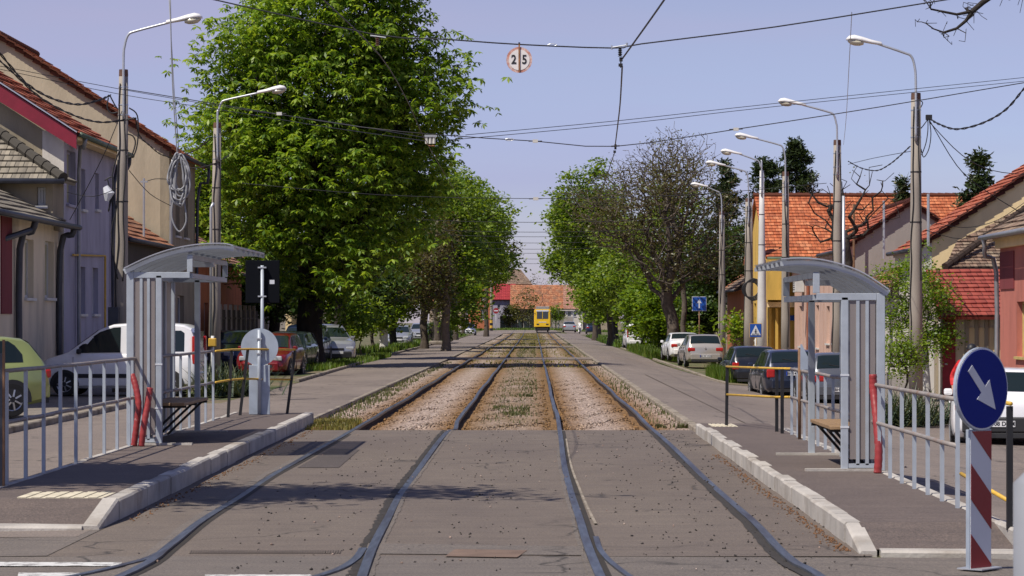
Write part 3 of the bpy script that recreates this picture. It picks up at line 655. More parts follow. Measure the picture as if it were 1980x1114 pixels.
# end barriers: black posts with yellow rails
def end_barrier(label, posts, rails, zb):
    root = empty('end_barrier', (posts[0][0], posts[0][1], zb), label=label, cat='barrier')
    ox = Matrix.Translation((-posts[0][0], -posts[0][1], -zb))
    for (x, d, h, lean) in posts:
        b = MB(); b.bar((x, d, zb - .02), (x + lean, d, zb + h), .045, .045, up=(0, 1, 0)); b.xf(ox).build('post', M['black_paint'], root)
    for pts in rails:
        b = MB(); b.tube(pts, .017, 8); b.xf(ox).build('rail', M['yellow_paint'], root, smooth=True)
    return root
end_barrier('black leaning posts with thin yellow rails at the far end of the left platform',
    [(-4.95, 41.8, 1.08, .06), (-4.86, 42.7, 1.08, .13), (-4.15, 43.4, 1.06, .14)],
    [[(-5.0, 40.6, PL + 1.08), (-4.90, 41.8, PL + 1.09), (-4.73, 42.7, PL + 1.09), (-4.01, 43.4, PL + 1.07)], [(-5.0, 40.6, PL + .59), (-4.92, 41.8, PL + .60), (-4.80, 42.7, PL + .60), (-4.08, 43.4, PL + .57)]], PL)
end_barrier('black posts with yellow rails closing the far end of the right platform',
    [(2.90, 39.0, .89, .01), (3.47, 37.0, .89, 0), (3.49, 36.4, .90, 0)],
    [[(2.90, 39.0, PR + .89), (3.45, 37.0, PR + .90), (3.58, 36.0, PR + .915)], [(2.90, 39.0, PR + .47), (3.45, 37.0, PR + .49), (3.58, 36.0, PR + .52)]], PR)
end_barrier('black post with yellow cap and rails at the near end of the right railing',
    [(3.64, 19.8, .93, 0)], [[(3.64, 19.75, PR + .95), (3.64, 20.0, PR + .95), (3.60, 20.5, PR + .93)], [(3.64, 19.8, PR + .20), (3.55, 20.6, PR + .28), (3.50, 21.2, PR + .33)]], PR)
o = empty('railing_end_post', (-5.03, 24.3, PL), label='dark rusty post where the left railing leaves the picture', cat='post')
b = MB(); b.box(-.03, .03, 0, .05, 0, 1.25); b.build('post', M['gutter'], o)
b = MB(); b.box(.031, .05, 0, .04, 0, 1.38); b.build('rusty_strip', M['rust_post'], o)
o = empty('sign_post', (3.55, 34.6, PR), label='thin rusty post carrying a small sign plate seen edge on', cat='sign')
b = MB(); b.tube([(0, 0, 0), (0, 0, 1.2)], .022, 8); b.build('post', M['rust_post'], o, smooth=True)
b = MB(); b.prism([(-.0, .93), (.10, .93), (.10, 1.1), (.02, 1.27), (0, 1.27)], 'y', -.12, -.1); b.build('plate', M['sign_back'], o, rz=0)

# ------------------------------------------------------------ tram shelters
def shelter(label, s, d0, L, xb, xf, xc, zp, zbeam, arch, lean_label):
    """s=-1 left / +1 right side of the street; xb back wall, xf front posts, xc canopy bracket"""
    root = empty('tram_shelter', (xb, d0, zp), label=label, cat='shelter')
    T = Matrix.Translation((-xb, -d0, -zp))
    B = lambda b_, n, m_, **k: b_.xf(T).build(n, m_, root, **k)
    pw = .075
    for d in (d0, d0 + L):
        b = MB(); b.box(xb - pw * .6, xb + pw * .6, d, d + pw, zp, zbeam); B(b, 'back_post', M['grey_paint'], bevel=.006)
        b = MB(); b.box(xf - pw / 2, xf + pw / 2, d - .0, d + pw, zp, zbeam - .04); B(b, 'front_post', M['grey_paint'], bevel=.006)
        b = MB(); xx = sorted((xb - s * pw * .61, xc)); b.box(xx[0], xx[1], d, d + .05, zbeam - .075, zbeam - .001); b.box(xc - .035, xc + .035, d + .003, d + .047, zbeam, zbeam + .21); B(b, 'end_frame', M['grey_paint'], bevel=.004)
        b = MB(); xx = sorted((xb, xf - s * .42)); b.box(xx[0], xx[1], d - .04, d + .06, zp - .01, zp + .022); B(b, 'foot_plate', M['kerb'])
    for xx, zz in ((xb, zbeam - .04), (xc, zbeam - .045), (xc, zbeam + .19)):
        b = MB(); b.box(xx - .03, xx + .03, d0 + .055, d0 + L, zz - .03, zz + .03); B(b, 'long_beam', M['grey_paint'])
    # back wall: posts and translucent panels
    n = 5
    for i in range(n):
        a = d0 + .08 + (L - .08) * i / n; c = d0 + .08 + (L - .08) * (i + 1) / n
        b = MB(); b.box(xb - .006, xb + .006, a + .05, c - .05, zp + .12, zbeam - .08); B(b, 'wall_panel', M['poly'])
        if i: b = MB(); b.box(xb - .03, xb + .03, a - .07, a + .07, zp + .02, zbeam - .08); B(b, 'wall_post', M['grey_paint'])
    b = MB(); b.box(xb - .02, xb + .02, d0 + .08, d0 + L - .02, zp + .04, zp + .10); B(b, 'bottom_rail', M['grey_paint'])
    # near side wall: tan panels between slats
    w0, w1 = sorted((xb - s * pw * .62, xf + s * pw * .52)); 
    ns = 3
    for i in range(ns):
        a = w0 + (w1 - w0) * i / ns; c = w0 + (w1 - w0) * (i + 1) / ns
        b = MB(); b.box(a + .012, c - .012, d0 + .02, d0 + .032, zp + .12, zbeam - .08); B(b, 'side_panel', M['poly'])
        if i: b = MB(); b.box(a - .017, a + .017, d0 + .005, d0 + .045, zp + .06, zbeam - .076); B(b, 'side_slat', M['grey_paint'])
    b = MB(); b.box(w0, w1, d0 + .005, d0 + .045, zp + .03, zp + .075); B(b, 'side_sill', M['grey_paint'])
    # arched ribs, purlins and sheet
    na = 7; smth = smooth_pts(arch, 4)
    for i in range(na):
        d = d0 + .02 + (L - .05) * i / (na - 1); b = MB()
        for (x0, z0), (x1, z1) in zip(smth, smth[1:]): b.bar((x0, d, z0), (x1, d, z1), .045 if i else .05, .05, up=(0, 1, 0))
        B(b, 'roof_rib', M['rib'])
    for t in (.02, .45, .97):
        x_, z_ = smth[int(t * (len(smth) - 1))]; b = MB(); b.box(x_ - .02, x_ + .02, d0, d0 + L, z_ + .022, z_ + .045); B(b, 'purlin', M['rib'])
    b = MB(); V = []
    for x_, z_ in smth: V += [(x_, d0 - .04, z_ + .047), (x_, d0 + L + .04, z_ + .047), (x_, d0 - .04, z_ + .056), (x_, d0 + L + .04, z_ + .056)]
    nn = len(smth)
    for i in range(nn - 1):
        q = 4 * i; b_f = [(q, q + 1, q + 5, q + 4), (q + 2, q + 6, q + 7, q + 3), (q, q + 4, q + 6, q + 2), (q + 1, q + 3, q + 7, q + 5)]
        b.f += b_f; b.m += [0] * 4
    b.v = V; B(b, 'roof_sheet', M['polyroof'])
    b = MB()
    for (x0, z0), (x1, z1) in zip(smth, smth[1:]): b.bar((x0, d0 - .05, z0 + .05), (x1, d0 - .05, z1 + .05), .012, .03, up=(0, 1, 0))
    B(b, 'roof_edge', M['roof_edge'])
    # lamp under the roof
    xm = (xc * .65 + xf * .35); b = MB(); b.box(xm - .05, xm + .22 * 1, d0 + L * .5 - .06, d0 + L * .5 + .06, zbeam + .10, zbeam + .16); B(b, 'ceiling_lamp', M['galv'])
    # stickers on the post
    b = MB(); b.box(xf - .045, xf + .045, d0 - .004, d0 + .03, zp + 1.0, zp + 1.02); b.box(xf - .045, xf + .045, d0 - .004, d0 + .03, zp + .45, zp + .47); B(b, 'tape', M['sign_white'])
    return root
archR = [(3.735, 2.03), (3.475, 2.20), (3.25, 2.29), (3.02, 2.345), (2.80, 2.36), (2.60, 2.35)]
shelter('grey tram shelter with curved translucent roof on the right platform', 1, 27.3, 3.25, 3.66, 3.28, 2.98, PR, 2.04, archR, '')
k = 153.8; archL = [((px - VX) / k, CH + (HY - py) / k - .03) for px, py in [(241, 522), (290, 499), (340, 483), (390, 475), (432, 474), (452, 478)]]
shelter('grey tram shelter with curved roof on the left platform behind the red hoses', -1, 32.5, 3.7, -5.08, -4.72, -4.33, PL, 2.36, archL, '')
def bench(label, s, d0, L, xa, xb, z, zp):
    x0, x1 = sorted((xa, xb)); root = empty('bench', ((x0 + x1) / 2, d0, zp), label=label, cat='bench'); T = Matrix.Translation((-(x0 + x1) / 2, -d0, -zp))
    n = 3
    for i in range(n):
        a = x0 + (x1 - x0) * i / n; b = MB(); b.box(a + .004, a + (x1 - x0) / n - .004, d0, d0 + L, z - .04, z); b.xf(T).build('seat_plank', M['wood'], root, bevel=.006)
    for d in (d0 + .15, d0 + L / 2, d0 + L - .15):
        b = MB(); b.bar((xb, d, z - .50), (xa - s * -.06, d, z - .045), .03, .035, up=(0, 1, 0)); b.bar((xa, d, z - .055), (xb, d, z - .055), .03, .03, up=(0, 1, 0)); b.xf(T).build('bracket', M['black_paint'], root)
    return root
bench('wooden bench on black struts inside the right shelter', 1, 27.45, 2.0, 3.14, 3.60, .63, PR)
bench('wooden bench on black struts inside the left shelter', -1, 33.0, 2.4, -4.46, -5.0, .70, PL)
# red corrugated hoses
def hose(label, pts, r=.042):
    sp = [tuple(p) for p in smooth_pts(pts, 10)]; rr_ = [r * (1 + .06 * math.sin(i * 2.2)) for i in range(len(sp))]
    b = MB(); b.tube(sp, rr_, 14); return tag(b.build('corrugated_hose', M['red_hose'], smooth=True), label, 'hose')
k = 5000 / 26.9
hose('long upright red corrugated hose leaning on the right shelter', [(X(1697, 26.9), 26.9, PR), (X(1699, 26.9), 26.9, PR + .25), (X(1694, 27.0), 27.0, PR + .6), (X(1689, 27.1), 27.1, PR + .85), (X(1688, 27.1), 27.1, PR + 1.02)])
hose('taller bent red hose at the corner of the left shelter, nearer the street', [(X(259, 32.2), 32.2, PL), (X(264, 32.2), 32.2, PL + .25), (X(268, 32.2), 32.2, PL + .52), (X(262, 32.25), 32.25, PL + .75), (X(255, 32.3), 32.3, PL + .88)], .04)
hose('shorter slanting red hose beside the front post of the left shelter', [(X(273, 32.1), 32.1, PL), (X(278, 32.1), 32.1, PL + .25), (X(285, 32.15), 32.15, PL + .5), (X(290, 32.2), 32.2, PL + .72)], .04)

# ------------------------------------------------------------ signs near the camera
def keep_right(label, x, d, rz, z0, post_h, post_w, disc_r, front=True, lab2=None):
    root = empty('traffic_sign', (x, d, z0), rz, label=label, cat='sign')
    hw = post_w / 2
    b = MB(); b.box(-hw, hw, 0, .035, 0, post_h); b.build('marker_post', M['sign_back'], root, bevel=.004)
    if front:
        b = MB(); b.box(-hw + .008, hw - .008, -.004, -.0005, .01, post_h - .01); b.build('marker_panel', M['sign_white'], root)
        b = MB(); q_ = post_h / .97
        for za, zb in ((-.25, .0), (.235, .48), (.72, .97)):
            poly = [(-hw + .008, post_h - za * q_), (hw - .008, post_h - (za + .22) * q_), (hw - .008, post_h - (zb + .22) * q_), (-hw + .008, post_h - zb * q_)]
            # clip to the panel
            def clip(p, zl, keep):
                out = []
                for (xa, za), (xb, zb) in zip(p, p[1:] + p[:1]):
                    ia, ib = keep(za), keep(zb)
                    if ia: out.append((xa, za))
                    if ia != ib: u = (zl - za) / (zb - za); out.append((xa + (xb - xa) * u, zl))
                return out
            poly = clip(poly, post_h - .012, lambda z: z <= post_h - .012)
            if poly: poly = clip(poly, .012, lambda z: z >= .012)
            if len(poly) > 2: b.prism(poly, 'y', -.0075, -.005)
        b.build('red_stripes', M['sign_red'], root)
    b = MB(); b.tube([(0.0, .06, 0), (0.0, .06, post_h + disc_r * 1.9)], .03, 12); b.build('pole', M['grey_paint'], root, smooth=True)
    zc = post_h + disc_r * .97
    b = MB(); b.disc((0, -.0, zc), disc_r, .022, n=48); b.build('sign_disc', M['sign_back'], root)
    if front:
        b = MB(); b.disc((0, -.0135, zc), disc_r * .985, .003, n=48); b.build('white_rim', M['sign_white'], root)
        b = MB(); b.disc((0, -.0175, zc), disc_r * .945, .003, n=48); b.build('blue_face', M['sign_blue'], root)
        a = R(-46); q = disc_r
        ar = [(-.70, .105), (.02, .105), (.02, .33), (.70, 0), (.02, -.33), (.02, -.105), (-.70, -.105)]
        ar = [((u * math.cos(a) - v * math.sin(a)) * q, (u * math.sin(a) + v * math.cos(a)) * q + zc) for u, v in ar]
        b = MB(); b.prism(ar, 'y', -.0225, -.0195); b.build('white_arrow', M['sign_white'], root)
    else:
        for zz in (zc + disc_r * .45, zc - disc_r * .35, post_h * .72): b = MB(); b.box(-.045, .045, .0, .10, zz - .012, zz + .012); b.build('clamp', M['galv'], root)
    return root
keep_right('round blue sign with white arrow pointing down right on a red and white striped post', X(1896, 18.2), 18.2, R(42), .0, .985, .245, .293)
b = MB(); b.box(-.12, .16, -.08, .12, 0, .008); tag(b.build('base_plate', M['galv'], loc=(X(1896, 18.2), 18.2, .003), rz=R(50)), 'small metal base plate bolted to the road under the striped sign post', 'base plate')
kr = keep_right('round sign seen from its grey back on a wide grey post on the left platform', X(502, 43.0), 43.0, R(180), PL, .82, .345, .31, False)
o = empty('board_sign', (X(507, 43.15), 43.15, PL), label='square black board on a thin grey pole behind the round sign back', cat='sign')
b = MB(); b.tube([(0, 0, 0), (0, 0, 2.48)], .028, 10); b.build('pole', M['grey_paint'], o, smooth=True)
b = MB(); b.box(X(474, 43) - X(507, 43), X(540, 43) - X(507, 43), .05, .075, Z(586, 43) - PL, Z(503, 43) - PL); b.build('board', M['sign_black'], o, bevel=.01)
b = MB(); b.box(.12, .20, .045, .0485, Z(549, 43) - PL, Z(541, 43) - PL); b.build('sticker', M['sign_white'], o)
for zz in (Z(517, 43) - PL, Z(573, 43) - PL): b = MB(); b.box(-.07, .07, -.035, .05, zz - .012, zz + .012); b.build('clamp', M['galv'], o)
b = MB(); b.tube([(0, 0, 0), (0, 0, 1.36), (0, 0, 1.385)], [.055, .055, .03], 24); tag(b.build('bollard', pm('light grey post', (.24, .25, .275), .6), smooth=True, loc=(X(2004, 6.2), 6.2, 0)), 'blurred pale grey post very near the camera at the right edge', 'post')

# ------------------------------------------------------------ utility poles with street lamps
def zg(x, d): return gz(x, d)
def lamp_pole(label, px, d, top_py, lamp_px, lamp_py, lean=0.0, white=False, r0=.185, r1=.125, lamp=True, boxy=False, seed=0, yb=True, stripes=False):
    x = X(px, d); zb = zg(x, d); s = -1 if lamp_px < px else 1
    root = empty('street_lamp', (x, d, zb), label=label, cat='street lamp', group='street lamps on concrete poles')
    zt = Z(top_py, d) - zb; b = MB(); n = 16
    hs = [0, zt * .3, zt * .7, zt]; b.tube([(lean * h / zt, 0, h) for h in hs], [r0 + (r1 - r0) * h / zt for h in hs], n); b.build('pole', M['concrete_white' if white else 'concrete'], root, smooth=True)
    if not white: b = MB(); b.tube([(lean, 0, zt - .02), (lean, 0, zt + .02), (lean, 0, zt + .16)], [r1 * 1.0, r1 * 1.03, r1 * .98], n); b.build('pole_cap', M['rust_cap'], root)
    r = random.Random(seed)
    for h in (zt - .3, zt - .75, zt - 1.0, zt - 1.9, zt - 3.2):
        rr_ = r0 + (r1 - r0) * h / zt; b = MB(); b.tube([(lean * h / zt, 0, h), (lean * h / zt, 0, h + .03)], rr_ + .008, n); b.build('steel_band', M['galv'] if h > zt - 1.5 else M['cable'], root)
    lx_, lz = X(lamp_px, d) - x, Z(lamp_py, d) - zb
    off = s * (r1 * .2); 
    arm = [(lean + off, -r1 - .03, zt - 1.1), (lean + off, -r1 - .03, zt + .4), (lean + off + s * .03, -r1 - .03, lz - .62), (lean + off + s * .12, -r1 - .03, lz - .35), (lean + off + s * .33, -r1 - .03, lz - .25), (lx_ - s * .42, -r1 - .03, lz - .03)]
    b = MB(); b.tube(smooth_pts(arm, 5), .032, 8); b.build('lamp_arm', M['galv'], root, smooth=True)
    # head: tapered housing with a glass bowl near its outer end
    b = MB(); st = [(-.52, .055, .05, -.02), (-.50, .075, .075, -.01), (-.25, .11, .09, .0), (0.0, .16, .12, .02), (.20, .18, .135, .03), (.33, .15, .10, .025), (.40, .06, .04, .01)]
    nn = 10
    for u, wy, hz, zc in st:
        for k in range(nn):
            a = 2 * math.pi * k / nn; ca, sa = math.cos(a), math.sin(a)
            b.v.append((lx_ + s * u, -r1 - .03 + wy * ca, lz + zc + .02 + u * .12 + (hz * sa if sa > 0 else .018 * sa)))
    for i in range(len(st) - 1):
        for k in range(nn): b.f.append((i * nn + k, i * nn + (k + 1) % nn, (i + 1) * nn + (k + 1) % nn, (i + 1) * nn + k)); b.m.append(0)
    b.f += [tuple(range(nn)), tuple((len(st) - 1) * nn + k for k in range(nn))]; b.m += [0, 0]
    b.build('lamp_head', M['lamp_white'], root, smooth=True)
    b = MB(); st = [(-.04, .10), (.05, .15), (.18, .165), (.28, .14), (.36, .06)]
    for u, wy in st:
        for k in range(nn):
            a = 2 * math.pi * k / nn; b.v.append((lx_ + s * u, -r1 - .03 + wy * math.cos(a), lz + .03 + u * .12 - wy * .72 * max(0, -math.sin(a)) - .01))
    for i in range(len(st) - 1):
        for k in range(nn): b.f.append((i * nn + k, i * nn + (k + 1) % nn, (i + 1) * nn + (k + 1) % nn, (i + 1) * nn + k)); b.m.append(0)
    b.build('lamp_bowl', M['lamp_glass'], root, smooth=True)
    # cables strapped to the pole
    for j in range(2):
        pts = []; h = zt - .2; u = -.5 + j * .9
        while h > zt * (.35 if j else .1): pts.append((lean * h / zt + (r0 + (r1 - r0) * h / zt + .02) * math.sin(u), -(r0 + (r1 - r0) * h / zt + .02) * math.cos(u), h)); h -= .5; u += r.uniform(-.25, .25)
        if not white: b = MB(); b.tube(smooth_pts(pts, 3), .016, 5); b.build('strapped_cable', M['cable'], root, smooth=True)
    if boxy: b = MB(); b.box(-.24, .02, -r0 - .2, -r0 + .02, 1.2, 2.15); b.box(-.2, -.02, -r0 - .206, -r0 - .2, 1.5, 1.8); b.build('meter_box', M['gutter'], root, bevel=.01)
    if stripes:
        for i in range(6): b = MB(); rr_ = r0 + .004; b.tube([(0, 0, .1 + i * .22), (0, 0, .32 + i * .22)], rr_ + (.002 * (i % 2)), n); b.build('painted_band', M['yellow_paint'] if i % 2 else M['black_paint'], root)
    return root
lamp_pole('nearest left concrete pole with its lamp, big tangle of cables and meter box', 232, 65.5, 147, 362, 42, lean=.09, r0=.20, r1=.115, boxy=True, seed=1)
lamp_pole('second left concrete pole with its lamp in front of the chestnut crown', 414, 81, 247, 530, 178, lean=.10, r0=.20, r1=.12, seed=2)
lamp_pole('nearest and tallest right concrete pole with white lamp', 1771, 67, 192, 1665, 84, lean=-.0, r0=.185, r1=.125, seed=3)
lamp_pole('second right concrete pole from the camera, with a pale pipe beside it', 1619, 85.7, 280, 1527, 202, r0=.19, r1=.125, seed=4)
lamp_pole('third right concrete pole, in front of the orange roof', 1519, 101, 340, 1440, 267, r0=.19, r1=.125, seed=5)
lamp_pole('thick white painted pole with its lamp, between two grey poles', 1473, 111, 330, 1411, 297, white=True, r0=.24, r1=.09, seed=6)
lamp_pole('fifth right concrete pole, beside the thick white one', 1448, 119, 390, 1381, 319, r0=.24, r1=.16, seed=7)
lamp_pole('farthest right lamp pole, in front of the brown twiggy tree', 1396, 137, 415, 1350, 360, r0=.22, r1=.13, seed=8)
b = MB(); b.tube([(0, 0, 0), (0, 0, 6.3)], .05, 8); tag(b.build('pipe', M['galv'], loc=(X(1631, 85), 85, -.45), smooth=True), 'pale steel pipe standing close beside the second right pole', 'pipe')
far = [('far striped pole at the end of the street beside the orange house', 951, 372, 545, 5.5)]
o = empty('utility_pole', (X(950, 372), 372, gz(0, 372)), label='far grey pole with yellow and black bands by the orange house', cat='pole')
b = MB(); b.tube([(0, 0, 1.5), (0, 0, 7.2)], [.2, .14], 8); b.build('pole', M['concrete'], o)
for i in range(4): b = MB(); b.tube([(0, 0, i * .38), (0, 0, i * .38 + .38)], .22, 8); b.build('painted_band', M['yellow_paint' if i % 2 else 'black_paint'], o)

def small_sign(label, px, py, d, wpx, hpx, kind, post=True, zb=None):
    x = X(px, d); z0 = zg(x, d); root = empty('traffic_sign', (x, d, z0), label=label, cat='sign'); zc = Z(py, d) - z0; w_, h_ = wpx * d / FP / 2, hpx * d / FP / 2
    if post: b = MB(); b.tube([(0, .04, 0), (0, .04, zc)], .035, 8); b.build('post', M['rust_post' if kind == 'arrow' else 'concrete_white'], root, smooth=True)
    if kind == 'noentry':
        b = MB(); b.disc((0, 0, zc), w_, .03); b.build('red_face', M['sign_red'], root); b = MB(); b.box(-w_ * .7, w_ * .7, -.03, -.018, zc - h_ * .18, zc + h_ * .18); b.build('white_bar', M['sign_white'], root); return root
    b = MB(); b.box(-w_, w_, 0, .02, zc - h_, zc + h_); b.build('white_border', M['sign_white'] if kind == 'arrow' else M['yellow_paint'], root)
    b = MB(); b.box(-w_ * .93, w_ * .93, -.012, -.002, zc - h_ * .93, zc + h_ * .93); b.build('blue_panel', M['sign_blue2'], root)
    if kind == 'arrow':
        ar = [(-.09, -.62), (.09, -.62), (.09, .12), (.34, .06), (0, .66), (-.34, .06), (-.09, .12)]
        b = MB(); b.prism([(u * w_, v * h_ + zc) for u, v in ar], 'y', -.022, -.014); b.build('white_arrow', M['sign_white'], root)
    else:
        b = MB(); b.prism([(-.82 * w_, -.68 * h_ + zc), (.82 * w_, -.68 * h_ + zc), (0, .80 * h_ + zc)], 'y', -.022, -.014); b.build('white_triangle', M['sign_white'], root)
        fig = MB(); q = lambda l: [(u * w_, v * h_ + zc) for u, v in l]
        fig.prism(q([(-.06, .02), (.08, .02), (.10, -.25), (-.04, -.25)]), 'y', -.032, -.024)
        fig.prism(q([(-.04, -.25), (.03, -.25), (-.10, -.60), (-.20, -.60)]), 'y', -.032, -.024); fig.prism(q([(.03, -.25), (.10, -.25), (.22, -.60), (.12, -.60)]), 'y', -.032, -.024)
        fig.prism(q([(.07, .0), (.12, -.03), (.24, -.18), (.19, -.22)]), 'y', -.032, -.024); fig.prism(q([(-.05, .0), (-.10, -.04), (-.20, -.2), (-.15, -.22)]), 'y', -.032, -.024)
        fig.disc((.02 * w_, -.028, zc + .14 * h_), .09 * w_, .008, n=12)
        fig.build('walking_figure', M['ink'], root)
        st = MB()
        for u in (-.52, -.34, .32, .50): st.prism(q([(u - .05, -.62), (u + .05, -.62), (u + .02 - .03 * (u > 0), -.42), (u - .02 - .03 * (u > 0), -.42)]), 'y', -.032, -.024)
        for f_ in range(4):
            pass
        st.build('zebra_bars', M['ink'], root)
    return root
small_sign('square blue sign with a white up arrow on a thin rusty post', 1352, 587.5, 140, 28, 28, 'arrow')
small_sign('small blue pedestrian crossing sign with yellow border before the white pole', 1461, 639, 109, 24, 27, 'ped')
small_sign('red no entry sign at the far end of the street', 959, 601, 365, 11, 11, 'noentry')

# ------------------------------------------------------------ overhead line
def wire(label, pts, r=.012, mat='wire', name='overhead_wire', cat='wire', n=5, smooth=4):
    b = MB(); b.tube(smooth_pts(pts, smooth) if smooth > 1 and len(pts) > 2 else pts, r, n, cap=False); return tag(b.build(name, M[mat], smooth=True), label, cat)
def wpx(l): return [W(px, py, d) for px, py, d in l]
# cross spans
S1 = 34.0; S2 = 53.0
wire('nearest cross span wire that carries the round 25 sign', wpx([(390, -6, S1), (720, 66, S1), (862, 76, S1), (1003, 86, S1), (1186, 93, S1), (1240, 85, S1), (1500, 52, S1), (1790, 6, S1), (1900, -12, S1)]), .0095, smooth=3)
wire('second cross span wire, just above the tops of the far trees', wpx([(240, 172, 60), (430, 203, 56), (700, 246, S2), (895, 264, S2), (1035, 273, S2), (1190, 283, S2), (1423, 250, S2), (1700, 207, S2), (1980, 160, S2), (2100, 142, S2)]), .010, smooth=3)
for lab, pts in (('upper of two thin service wires slanting across the sky', [(900, 261, 58), (1200, 233, 60), (1500, 200, 63), (1980, 150, 66)]), ('lower of two thin service wires slanting across the sky', [(880, 270, 58), (1200, 240, 60), (1500, 206, 63), (1980, 157, 66)]),
                 ('upper thin wire running from the left pole over the chestnut tree', [(0, 128, 60), (230, 172, 62), (430, 206, 60), (640, 236, 57), (832, 268, S2)]), ('lower thin wire running from the left pole over the chestnut tree', [(0, 134, 60), (230, 182, 62), (430, 213, 60), (640, 247, 57), (832, 274, S2)])):
    wire(lab, wpx(pts), .0075)
far_spans = [(84, 384), (112, 430), (125, 449), (140, 458), (160, 470), (185, 482), (215, 490), (250, 501), (290, 510)]
for i, (d, py) in enumerate(far_spans):
    z = Z(py, d); nth = ['nearest', 'second', 'third', 'fourth', 'fifth', 'sixth', 'seventh', 'eighth', 'farthest'][i]
    wire(nth + ' of the thin cross wires seen in the gap between the tree crowns', [(-9.5, d, z + .5), (-5, d, z + .12), (0, d, z), (5, d, z + .12), (9.5, d, z + .5)], .006 + d * .00005)
# contact wires
cz = lambda d: 1.75 + 3.5
rc = [W(1290, -8, 27.5), W(1255, 42, 30), W(1204, 113, S1)]; rc2 = [(1200 , 115, S1), (1196, 200, 42), (1190, 290, S2)]
wire('thick contact wire coming in from the top edge over the right track', rc, .012, smooth=4)
wire('contact wire dropping between the two cross spans over the right track', wpx([(1203, 128, S1), (1199, 200, 41), (1194, 245, 47), (1189, 285, S2)]), .012)
wire('far contact wire over the right track above the tram', wpx([(1188, 296, S2), (1150, 400, 84), (1110, 470, 125), (1075, 540, 215), (1055, 570, 330)]), .009)
wire('contact wire over the left track passing through the chestnut crown', wpx([(615, -10, 28), (735, 108, S1), (790, 200, 44), (830, 285, S2), (905, 410, 84), (965, 500, 140), (1010, 560, 250)]), .008)
def spanner(label, px, py, d, parts, mats):
    root = empty('wire_fitting', W(px, py, d), label=label, cat='insulator'); k = d / FP
    for nm, fn, mt in parts: b = MB(); fn(b, k); b.build(nm, M[mt], root, smooth=False)
    return root
def f_bar(b, k): b.tube([(-16 * k, 0, -1 * k), (15 * k, 0, 4 * k)], 1.4 * k, 6); b.tube([(-16 * k, 0, -5 * k), (-16 * k, 0, 3 * k)], 1.6 * k, 6); b.tube([(13 * k, 0, 1 * k), (13 * k, 0, 8 * k)], 2.2 * k, 6)
def f_ins(b, k):
    pts = []; rs = []
    for i in range(9): pts.append((0, 0, -(2 + i * 2) * k)); rs.append((2.2 if i % 2 else 4.6) * k)
    b.tube(pts, rs, 10)
def f_cl(b, k): b.box(-1.5 * k, 5 * k, -2 * k, 2 * k, -28 * k, -20 * k); b.box(-3 * k, 5 * k, -2 * k, 2 * k, -38 * k, -32 * k); b.tube([(2 * k, 0, -20 * k), (1 * k, 0, -40 * k)], 1.3 * k, 6)
spanner('large insulated hanger where the contact wire meets the nearest cross span', 1199, 91, S1, [('hanger_bar', f_bar, 'galv'), ('insulator', f_ins, 'cable'), ('clamp', f_cl, 'cable')], None)
def g_bar(b, k): b.tube([(-8 * k, 0, 0), (8 * k, 0, 1 * k)], 1.6 * k, 6); b.tube([(0, 0, 4 * k), (0, 0, -6 * k)], 2.2 * k, 6); b.box(-4 * k, 1 * k, -k, k, -13 * k, -8 * k)
spanner('small dark hanger on the second cross span above the twiggy tree', 1190, 283, S2, [('hanger', g_bar, 'cable')], None)
def strain(b, k): b.box(-5 * k, 5 * k, -3 * k, 3 * k, -3 * k, 3 * k)
def strain2(b, k):
    for s_ in (-1, 1): b.tube([(s_ * 5 * k, 0, 0), (s_ * 13 * k, 0, s_ * .3 * k)], .9 * k, 6)
for lab, px, py, d in (('white strain insulator on the second cross span, left of centre', 1035, 273, S2), ('white strain insulator on the second cross span near the lamps', 1423, 250, S2), ('white strain insulator on the first thin wire between the crowns', 1036, 384.5, 84), ('white strain insulator before the left lamp on the chestnut', 540, 220, S2)):
    root = spanner(lab, px, py, d, [('insulator_body', strain, 'porcelain'), ('loop', strain2, 'cable')], None)
for lab, px, py in (('small turnbuckle on the nearest cross span right of the round sign', 1068, 87), ('small turnbuckle on the second cross span', 985, 270)):
    b = MB(); k = (S1 if py < 100 else S2) / FP; b.tube([(-9 * k, 0, 0), (-4 * k, 0, 2 * k), (4 * k, 0, 2 * k), (9 * k, 0, 0)], .8 * k, 6); b.tube([(-9 * k, 0, 0), (-4 * k, 0, -2 * k), (4 * k, 0, -2 * k), (9 * k, 0, 0)], .8 * k, 6)
    tag(b.build('turnbuckle', M['galv'], loc=W(px, py, S1 if py < 100 else S2)), lab, 'turnbuckle')
root = empty('section_insulator', W(833, 270, S2), label='pale boxy section insulator hanging before the chestnut crown', cat='insulator'); k = S2 / FP
b = MB(); b.box(-12 * k, 12 * k, -4 * k, 4 * k, 5 * k, 9 * k); b.build('top_plate', M['galv'], root)
for u in (-8, -1, 6): b = MB(); b.tube([(u * k, 0, 5 * k), (u * k, 0, -8 * k)], 3.0 * k, 8); b.build('insulator', M['porcelain'], root)
b = MB(); b.tube([(-10 * k, 0, -6 * k), (-4 * k, 0, -12 * k), (8 * k, 0, -12 * k)], 1.5 * k, 6); b.build('clamp', M['rust'], root)
root = empty('wire_fitting', W(730, 70, S1), label='small hanger of the left contact wire half hidden by chestnut leaves', cat='insulator'); k = S1 / FP
b = MB(); b.tube([(-14 * k, 0, 1 * k), (16 * k, 0, -3 * k)], 1.6 * k, 6); b.build('hanger_bar', M['galv'], root); b = MB(); f_ins(b, k); b.build('insulator', M['insul'], root)
